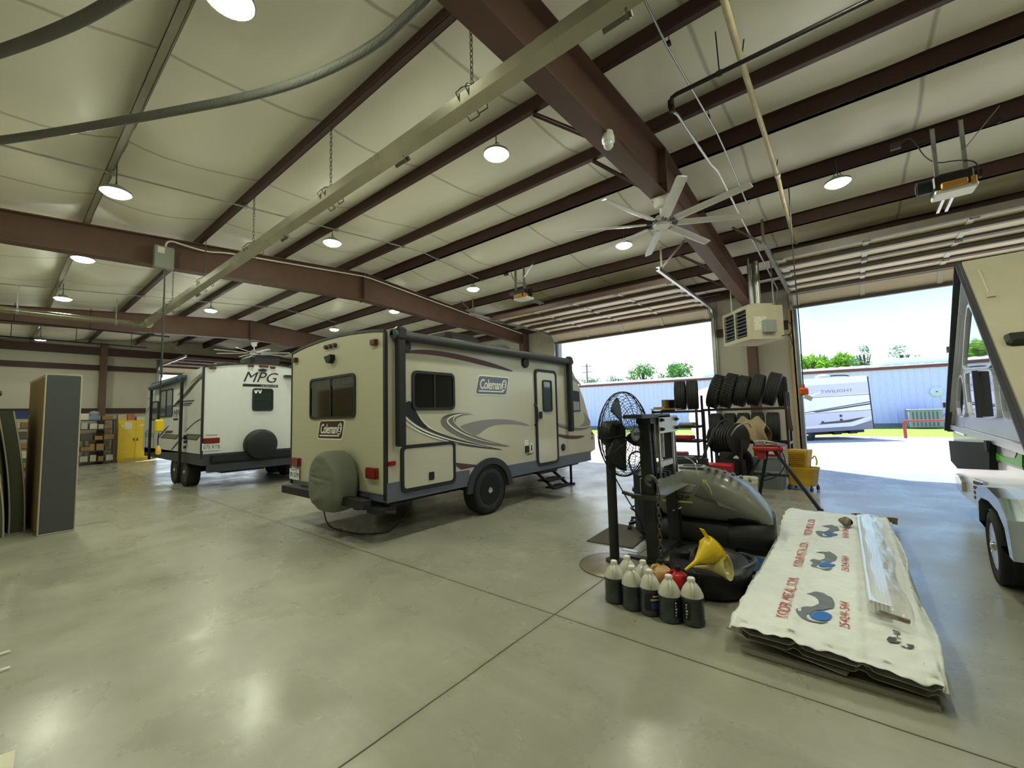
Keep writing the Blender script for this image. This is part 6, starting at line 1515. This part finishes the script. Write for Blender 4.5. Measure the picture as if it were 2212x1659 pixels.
def bent(loc, rz, h, bend, label, m_, th=.13):
    t = thing('mattress', label, 'mattress', loc, rz); W_ = .95
    path = [(bend*(1-(s))**1.7*.0+bend*(s**.6), s) for s in [k/14 for k in range(15)]]
    path = [(-bend*(1-math.cos(s*1.3)), h*s) for s in [k/14 for k in range(15)]]
    rings = []
    for x, z in path: rings.append([Vector((dx, x+dy, z)) for dx, dy in rrect(W_, th, .04, 3)])
    mb = MB(); mb.loft(rings, True); mb.build('core', m_, t, angle=70)
    for sx_ in (-1, 1):
        for sy in (-1, 1): mb = MB(); mb.tube([(sx_*(W_/2-.012), x+sy*(th/2-.012), z) for x, z in path], .010, 6); mb.build('piping', _M['piping_light'], t)
    return t
M_mgr = mat('mattress_green_cloth', (70, 74, 58), .9, var=.1, vscale=10)
bent((-9.55, .235, 0), 0.05, 1.68, .22, 'bent dark green mattress leaning left of the tall grey one', M_mgr, .16)
bent((-9.3, .06, 0), 0.05, 1.5, .28, 'leftmost bent mattress with white piping at the photo edge', mat('mattress_olive_cloth', (84, 84, 62), .9, var=.1, vscale=10), .13)
mb = MB(); mb.box(-10.9, -10.2, .0, .035, 0, 1.98); mb.box(-10.95, -10.15, -.02, .06, 1.98, 2.02); tag(mb.build('wooden_board', mat('brown_board', (112, 92, 62), .7, var=.15)), 'brown board standing at the far left edge behind the mattresses', 'board')
t = thing('storage_shelf', 'dark steel shelf full of parts boxes by the yellow cabinet', 'shelf', (-22.2, 2.45, 0))
M_shelf = mat('shelf_brown_steel', (78, 66, 56), .6, .2)
def shelf(t, w_, d_, h_, zs):
    for sx_ in (-1, 1):
        for sy in (-1, 1): mb = MB(); mb.box(sx_*d_/2-.02, sx_*d_/2+.02, sy*w_/2-.025, sy*w_/2+.025, 0, h_); mb.build('post', M_shelf, t)
    for z in zs: mb = MB(); mb.box(-d_/2, d_/2, -w_/2, w_/2, z-.03, z); mb.build('shelf_board', M_shelf, t)
shelf(t, .98, .55, 1.68, (.12, .52, .92, 1.32, 1.66))
t = thing('storage_shelf', 'dark steel parts shelf seen between the mattresses and the tall panel', 'shelf', (-21.6, .55, 0))
shelf(t, 1.5, .55, 1.78, (.12, .42, .75, 1.08, 1.42, 1.76))
rr = random.Random(11)
bc = [(150, 116, 76), (206, 200, 186), (132, 104, 70), (186, 182, 170), (160, 128, 86), (90, 84, 78)]
def shelf_boxes(x, ya, yb, zs, tag_lab):
    i = 0
    for zi, z in enumerate(zs):
        y = ya+.03
        while y < yb-.12:
            w_ = rr.uniform(.14, .32); w_ = min(w_, yb-.02-y); h_ = rr.uniform(.13, .26); col = bc[rr.randrange(6)]
            mb = MB(); mb.rbox((0, 0, h_/2), (.36, w_-.02, h_), rotz(rr.uniform(-.08, .08)), .004); mb.box(.165, .19, -.012, .012, h_*.3, h_*.8)
            o = mb.build('parts_box', mat('box_%d_%d_%d' % col, col, .8, var=.1), loc=(x, y+w_/2, z))
            cn = {(150, 116, 76): 'brown', (206, 200, 186): 'white', (132, 104, 70): 'dark brown', (186, 182, 170): 'pale grey', (160, 128, 86): 'tan', (90, 84, 78): 'dark grey'}[col]
            tag(o, '%s parts box, number %s along the %s shelf of %s' % (cn, ('one', 'two', 'three', 'four', 'five', 'six', 'seven', 'eight', 'nine')[i % 9], ('bottom', 'second', 'third', 'fourth', 'top')[zi], tag_lab), 'box', 'parts boxes on the far shelves'); y += w_+rr.uniform(.0, .05); i += 1
        i = 0
shelf_boxes(-22.12, 1.98, 2.92, (.12, .52, .92, 1.32), 'the right rack')
shelf_boxes(-21.52, -.17, 1.27, (.12, .42, .75, 1.08, 1.42), 'the left rack')
for y, z, c_, lb in ((.55, 1.76, 0, 'blue tote at the left on top of the left far shelf'), (.95, 1.76, 1, 'lower blue tote by the panel on the far shelf top'), (.95, 1.98, 2, 'upper blue tote stacked on the far shelf top'), ):
    tote((-21.5, y, z), (.4, .36, .21), mat('tote_blue', (46, 66, 118), .45), lb)
mb = MB(); mb.lathe([(0, 0), (.2, 0), (.22, .08), (.12, .2), (0, .22)], 16); tag(mb.build('black_bag', M_black, loc=(-21.5, .15, 1.76)), 'black bag on the far left shelf top beside the blue totes', 'bag')
for y, s, col, lb in ((2.1, (.3, .22, .24), (214, 212, 204), 'white box on top of the right far shelf'), (2.36, (.3, .32, .16), (120, 140, 170), 'pale blue box on top of the right far shelf'), (2.72, (.3, .3, .14), (150, 118, 80), 'cardboard box at the right end of the far shelf top')):
    mb = MB(); mb.rbox((0, 0, s[2]/2), s, None, .006); mb.box(s[0]/2, s[0]/2+.003, -.06, .06, s[2]*.3, s[2]*.7); tag(mb.build('carton', mat('carton_%d' % col[0], col, .7, var=.08), loc=(-22.15, y, 1.66)), lb, 'box')
mb = MB(); mb.lathe([(0, 0), (.13, 0), (.15, .08), (.1, .16), (0, .18)], 16); tag(mb.build('plastic_bag', mat('bag_grey', (150, 160, 166), .4), loc=(-22.15, 2.36, 1.82)), 'grey plastic bag on the pale blue box', 'bag')
t = thing('safety_cabinet', 'yellow two-door safety cabinet against the far wall', 'cabinet', (-22.75, 3.62, 0))
M_cab = mat('cabinet_yellow', (236, 200, 56), .4, var=.03)
mb = MB(); mb.box(-.2, .22, -.53, .53, .06, 1.62); mb.box(-.18, .2, -.5, .5, 0, .06); mb.build('body', M_cab, t)
for s in (-1, 1):
    mb = MB(); mb.box(.22, .245, min(s*.005, s*.52), max(s*.005, s*.52), .09, 1.6); d_ = mb.build('door', M_cab, t)
    mb = MB(); mb.rbox((.255, s*.05, .85), (.02, .03, .12)); mb.build('handle', M_blackm, d_)
mb = MB(); mb.box(.245, .248, -.34, -.12, 1.28, 1.54); mb.build('notice', M_plate, t)
mb = MB(); mb.box(.245, .248, -.45, -.36, 1.36, 1.44); mb.box(.245, .248, .1, .42, 1.36, 1.46); mb.build('warning_sticker', mat('sticker_cream', (240, 226, 170), .5), t)
for y, s, col, lb in ((3.22, (.3, .26, .24), (206, 190, 150), 'cream box left on the yellow cabinet'), (3.48, (.3, .22, .24), (190, 120, 104), 'red and cream box on the yellow cabinet'), (3.9, (.25, .5, .14), (218, 216, 206), 'long white box at the right on the yellow cabinet')):
    mb = MB(); mb.rbox((0, 0, s[2]/2), s, None, .006); mb.box(s[0]/2, s[0]/2+.003, -.07, .07, s[2]*.3, s[2]*.75); tag(mb.build('carton', mat('cartonb_%d' % col[0], col, .7, var=.08), loc=(-22.75, y, 1.62)), lb, 'box')
# white strips and card at the lower left corner
for (px, py), lb in (((22, 1406), 'upper white strip end poking in at the lower left edge'), ((22, 1441), 'lower white strip end poking in at the lower left edge')):
    p = on_z(px, py, .01); mb = MB(); mb.beam((p.x, p.y, .008), (p.x+.05, p.y-.55, .008), .022, .012); tag(mb.build('white_strip', M_white), lb, 'strip')
p = on_z(33, 1620, .01); mb = MB(); mb.prism([(p.x, p.y), (p.x+.5, p.y-.03), (p.x+.45, p.y-.5), (p.x-.05, p.y-.4)], .004, .012); tag(mb.build('card_sheet', mat('card_white', (222, 216, 196), .6, var=.06)), 'white card corner on the floor at the bottom left corner', 'card')
# ================================================================ outside
M_ribw = mat('ribbed_wall_blue_white', (214, 210, 238), .5, var=.03)
t = thing('metal_building', 'long white ribbed metal building across the yard', 'building', (-6.6, 35.15, 0), math.radians(8.9))
hl = 34.0; mb = MB(); poly = []; x = -hl
while x < hl:
    poly += [(x, 0), (x+.27, 0), (x+.29, -.035), (x+.34, -.035), (x+.36, 0)]; x += .36
v = [(a, b, z) for z in (0, 3.78) for a, b in poly]; n = len(poly)
mb.add(v, [(i, i+1, n+i+1, n+i) for i in range(n-1)]); mb.build('ribbed_wall', M_ribw, t)
mb = MB(); mb.box(-hl, hl, -.12, .02, 3.74, 3.92); mb.build('eave_trim', mat('eave_maroon', (118, 62, 64), .5), t)
mb = MB(); mb.prism([(-.18, 3.92), (-.18, 3.96), (9, 4.75), (9, 4.6)], -hl, hl, FX)
x = -hl
while x < hl: mb.prism([(-.19, 3.96), (-.19, 4.0), (9, 4.79), (9, 4.75)], x, x+.1, FX); x += .72
mb.build('roof', mat('roof_white', (226, 228, 226), .5), t)
mb = MB(); mb.box(-hl, hl, -.06, .02, 0, .25); mb.build('base_trim', mat('base_grey', (120, 124, 134), .6), t)
for a, b in ((-2.2, 1.7), (8.7, 12.1)):
    mb = MB(); mb.box(a, b, .9, 1.3, 3.98, 4.45); mb.box(a-.03, b+.03, .8, 1.4, 4.45, 4.52); mb.build('roof_vent', mat('vent_white', (222, 228, 236), .5), t)
def loc_on_bldg(px, py):
    c, s = math.cos(math.radians(8.9)), math.sin(math.radians(8.9)); d = _ray(px, py); P0 = Vector((-6.6, 35.15, 0)); N = Vector((-s, c, 0)); C0 = Vector((0, 0, CAMH))
    p = C0+d*((P0-C0).dot(N)/d.dot(N)); q = p-P0; return q.x*c+q.y*s, p.z
x, z = loc_on_bldg(2022, 846); mb = MB(); mb.lathe([(0, .03), (.28, .04), (.3, .09), (.1, .13), (0, .13)], 24, frame((1, 0, 0), (0, 0, 1), (0, -1, 0)), c=(x, 0, z)); dm = mb.build('round_vent', mat('vent_cover', (214, 218, 216), .5), t)
mb = MB(); mb.rbox((x, -.14, z), (.1, .03, .05)); mb.build('vent_slot', M_decdg, dm)
x, z = loc_on_bldg(1997, 905)
t2 = thing('condenser_unit', 'grey air conditioner condenser against the ribbed building', 'air conditioner', on_y(1997, 918, 35.6)*1.0)
t2.location.z = 0; t2.rotation_euler.z = math.radians(8.9)
mb = MB(); mb.rbox((0, 0, .55), (1.5, .9, 1.05), None, .04); mb.build('cabinet', mat('condenser_grey', (150, 152, 150), .5), t2)
mb = MB()
for k in range(7): mb.box(-.62+.18*k, -.55+.18*k, -.47, -.45, .12, .98)
mb.build('grille_slat', mat('grille_dark', (96, 100, 104), .5), t2)
mb = MB(); mb.rbox((0, 0, 1.1), (1.56, .96, .06), None, .02); mb.build('top', mat('condenser_light', (176, 176, 170), .5), t2)
mb = MB(); mb.tube(smooth_line([(.75, 0, .4), (1.0, .1, .9), (1.3, .2, 1.0), (1.9, .4, 1.0)], 2), .03, 8); mb.build('pipe', M_steelg, t2)
t2 = thing('pipe_rail', 'rust red pipe rail between gravel and grass', 'rail', (2.2, 25.2, 0), math.radians(8.9))
M_rust = mat('rail_rust', (160, 76, 66), .6, var=.1)
mb = MB(); mb.tube([(-.3, 0, .72), (14, 0, .72)], .05, 10); mb.build('top_rail', M_rust, t2)
for x in (-.3, 6, 12): mb = MB(); mb.cyl((x, 0, -.03), (x, 0, .70), .06, 10); mb.build('post', M_rust, t2)
# ---- trailer parked outside
TW = Vector((.85, 24.1, -.03))
t = thing('travel_trailer', 'white and grey trailer parked outside, partly behind the right door jamb', 'trailer', TW, 0)
t.rotation_euler = (0, math.radians(-1.9), math.radians(38.75))
M_tww = mat('outside_trailer_white', (236, 238, 242), .4)
K = 18.3/898.1
def V(px, py):  # local x,z on the long side
    return ((px-1880)*K, .47+(931-py)*K+(px-1880)*K*-.0)
LT = 7.0
prof = [(0, .47), (0, 2.72), (-.08, 2.80), (-5.9, 2.80), (-6.5, 2.62), (-6.85, 2.1), (-7.0, 1.3), (-6.9, .6), (-6.6, .47)]
FYB = frame((1, 0, 0), (0, 0, 1), (0, -1, 0))
mb = MB(); mb.prism(prof[::-1], -2.4, 0, FYB); mb.recalc(); mb.build('body', M_tww, t)
def P4(pts, m_, nm='decal', h=.002): q = MB(); fill(q, pts, h, FYB, (0, 0, 0), .004); return q.build(nm, m_, t)
g1 = mat('trailer_light_grey', (204, 206, 214), .4)
P4([(-3.3, 1.98), (-.03, 2.02), (-.03, 2.52), (-3.3, 2.48)], g1)
P4([(-3.3, .70), (-.0, .84), (-.0, 1.25), (-3.3, 1.25)], g1, 'decal', .001)
P4([(-3.3, .45), (.0, .45), (.0, .85), (-.9, .62), (-3.3, .62)], mat('trailer_mid_grey', (124, 128, 138), .4))
for z in (1.95, 1.26): P4([(-3.3, z), (-.03, z+.01), (-.03, z+.03), (-3.3, z+.015)], M_decdg, 'decal_line', .004)
P4([(-3.2, 1.28), (-.03, 1.62), (-.03, 1.66), (-3.2, 1.31)], M_decdg, 'decal_stripe', .004); P4([(-2.4, 1.3), (-.03, 1.52), (-.03, 1.58), (-2.6, 1.34)], M_decdg, 'decal_stripe', .004)
P4([(-2.9, 1.98), (-2.15, 2.22), (-2.2, 2.14), (-2.6, 1.99)], M_decw, 'decal_stripe', .006)
P4([(-2.4, .78), (-1.0, .80), (-.3, .98), (-.5, .98), (-1.2, .9), (-2.2, .86)], M_decdg, 'decal_stripe', .004); P4([(-2.5, .72), (-.9, .72), (-.05, .95), (-.05, .99), (-1.0, .78)], M_decw, 'decal_stripe', .005)
text('lettering', 'TWILIGHT', 1.42, .13, FYB, (-2.15, -.004, 2.13), M_decg, t, .004)
for x, z in ((-2.2, .86), (-1.38, 1.1), (-1.38, .92)): mb = MB(); mb.lathe([(.06, 0), (.06, .02), (0, .03)], 12, FYB, c=(x, 0, z)); mb.build('marker_light', M_decdg, t)
mb = MB(); mb.box(-.03, .02, -.01, .03, .47, 2.75); mb.build('edge_trim', M_wframe, t)
mb = MB(); mb.tube(smooth_line([(-1.0, .9, 2.8), (-1.0, .9, 2.93), (-.15, .9, 2.9), (-.08, .9, 2.82)], 2), .03, 8); mb.build('roof_rail', M_blackm, t)
mb = MB(); mb.lathe([(0, .0), (.3, .0), (.28, .12), (.15, .2), (0, .22)], 20, c=(-1.3, .9, 2.8)); mb.build('roof_vent', mat('vent_smoke', (170, 176, 178), .3), t)
mb = MB(); mb.lathe([(0, -.13), (.3, -.13), (.36, -.06), (.36, .06), (.3, .13), (0, .13)], 28, AXX, c=(.45, 1.0, .98)); mb.build('spare_tire', M_tyre, t)
mb = MB(); mb.beam((0, 1.0, .95), (.4, 1.0, .95), .08, .08); mb.box(.0, .12, .2, 2.2, .5, .6); mb.build('bumper', M_dark, t)
mb = MB(); mb.box(-6.6, -.1, .4, 2.0, .3, .47)
for x in (-1.4, -.7): mb.rbox((x, .3, .34), (.35, .1, .12)); 
mb.build('chassis', M_dark, t)
for x in (-2.9, -3.7): wheel(t, (x, .14, .345), 'y', .345, .22, side=-1); wheel(t, (x, 2.26, .345), 'y', .345, .22)
# ---- utility poles
for (px, y, h, lb) in ((1271, 62, 9.6, 'tall utility pole seen through the left door'), (1348, 75, 6.2, 'short utility pole far beyond the ribbed building')):
    p = on_y(px, 880, y); t = thing('utility_pole', lb, 'pole', (p.x, p.y, 0))
    mb = MB(); mb.tube([(0, 0, 0), (0, 0, h)], [.16, .11], 10); mb.build('pole', mat('pole_wood', (120, 112, 104), .8), t)
    for k, z in enumerate((h-.4, h-1.4, h-3.2)): mb = MB(); mb.beam((-.9, -.1, z), (.9, -.1, z), .1, .1); mb.build('crossarm', _M['pole_wood'], t)
# ---- trees behind the building
def leafmat(name, rgb): return mat(name, rgb, .8, var=.25, vscale=.8)
def tree(name, px, pyb, pyt, y, wpx, label, m_, seed, n=1500, tall=1.0):
    base = on_y(px, 880, y); top = on_y(px, pyt, y).z; bot = on_y(px, pyb, y).z
    wd = (on_y(px+wpx/2, 860, y)-on_y(px-wpx/2, 860, y)).length
    t = thing(name, label, 'tree', (base.x, base.y, 0)); r = random.Random(seed)
    mb = MB(); mb.tube([(0, 0, 0), (.1, 0, bot*.7), (0, 0, (top+bot)/2)], [.3, .2, .08], 8)
    for k in range(6): a = r.uniform(0, 2*PI); mb.tube([(0.05, 0, bot*.8), (wd*.25*math.cos(a), wd*.25*math.sin(a), (top+bot)/2)], [.1, .04], 5)
    mb.build('trunk', mat('bark', (96, 84, 72), .9), t)
    mb = MB(); lo = min(bot, top-1)-1.5
    cl = [(r.uniform(-.38, .38)*wd, r.uniform(-.3, .3)*wd, r.uniform(lo, top-(top-lo)*.22), r.uniform(.16, .3)*wd) for _ in range(11)]+[(0, 0, top-.2*wd, .22*wd)]
    for i in range(n):
        c = cl[i % len(cl)]; d = Vector((r.gauss(0, 1), r.gauss(0, 1), r.gauss(0, .8))).normalized()*c[3]*r.uniform(.45, 1.05)
        p = Vector(c[:3])+d
        if p.z > top: p.z = top-r.uniform(0, .6)
        s = wd*r.uniform(.022, .045); u_ = Vector((r.gauss(0, 1), r.gauss(0, 1), r.gauss(0, 1))).normalized(); v_ = u_.cross(Vector((r.gauss(0, 1), r.gauss(0, 1), r.gauss(0, 1)))).normalized()
        mb.add([p-u_*s*1.4*tall, p+v_*s*.6, p+u_*s*1.4*tall, p-v_*s*.6], [(0, 1, 2, 3)])
    mb.build('foliage', m_, t)
LG, YG, DG = leafmat('leaf_green', (116, 158, 84)), leafmat('leaf_yellow_green', (150, 190, 60)), leafmat('leaf_grey_green', (120, 156, 120))
tree('leafy_tree', 1392, 812, 786, 56, 56, 'left rounded green tree over the roof vent, seen through the left door', LG, 1)
tree('leafy_tree', 1462, 816, 783, 56, 78, 'largest rounded green tree seen through the left door', LG, 2)
tree('leafy_tree', 1275, 832, 813, 66, 44, 'small pale tree at the foot of the tall utility pole', DG, 3, 700)
tree('leafy_tree', 1328, 826, 812, 66, 44, 'small pale tree between the two utility poles', DG, 4, 700)
tree('leafy_tree', 1762, 797, 764, 60, 100, 'bright yellow green willow at the right door jamb', YG, 5, 2200, 1.7)
tree('leafy_tree', 1822, 797, 762, 60, 90, 'bright yellow green willow over the parked trailer', YG, 6, 2200, 1.7)
tree('leafy_tree', 1876, 790, 740, 58, 66, 'airy grey green tree left of the roof vent in the right door', DG, 7, 700)
tree('leafy_tree', 1958, 792, 740, 58, 70, 'airy grey green tree behind the roof vent in the right door', DG, 8, 800)
tree('leafy_tree', 2000, 795, 762, 58, 50, 'small airy tree at the right end of the roof vent', DG, 9, 400)
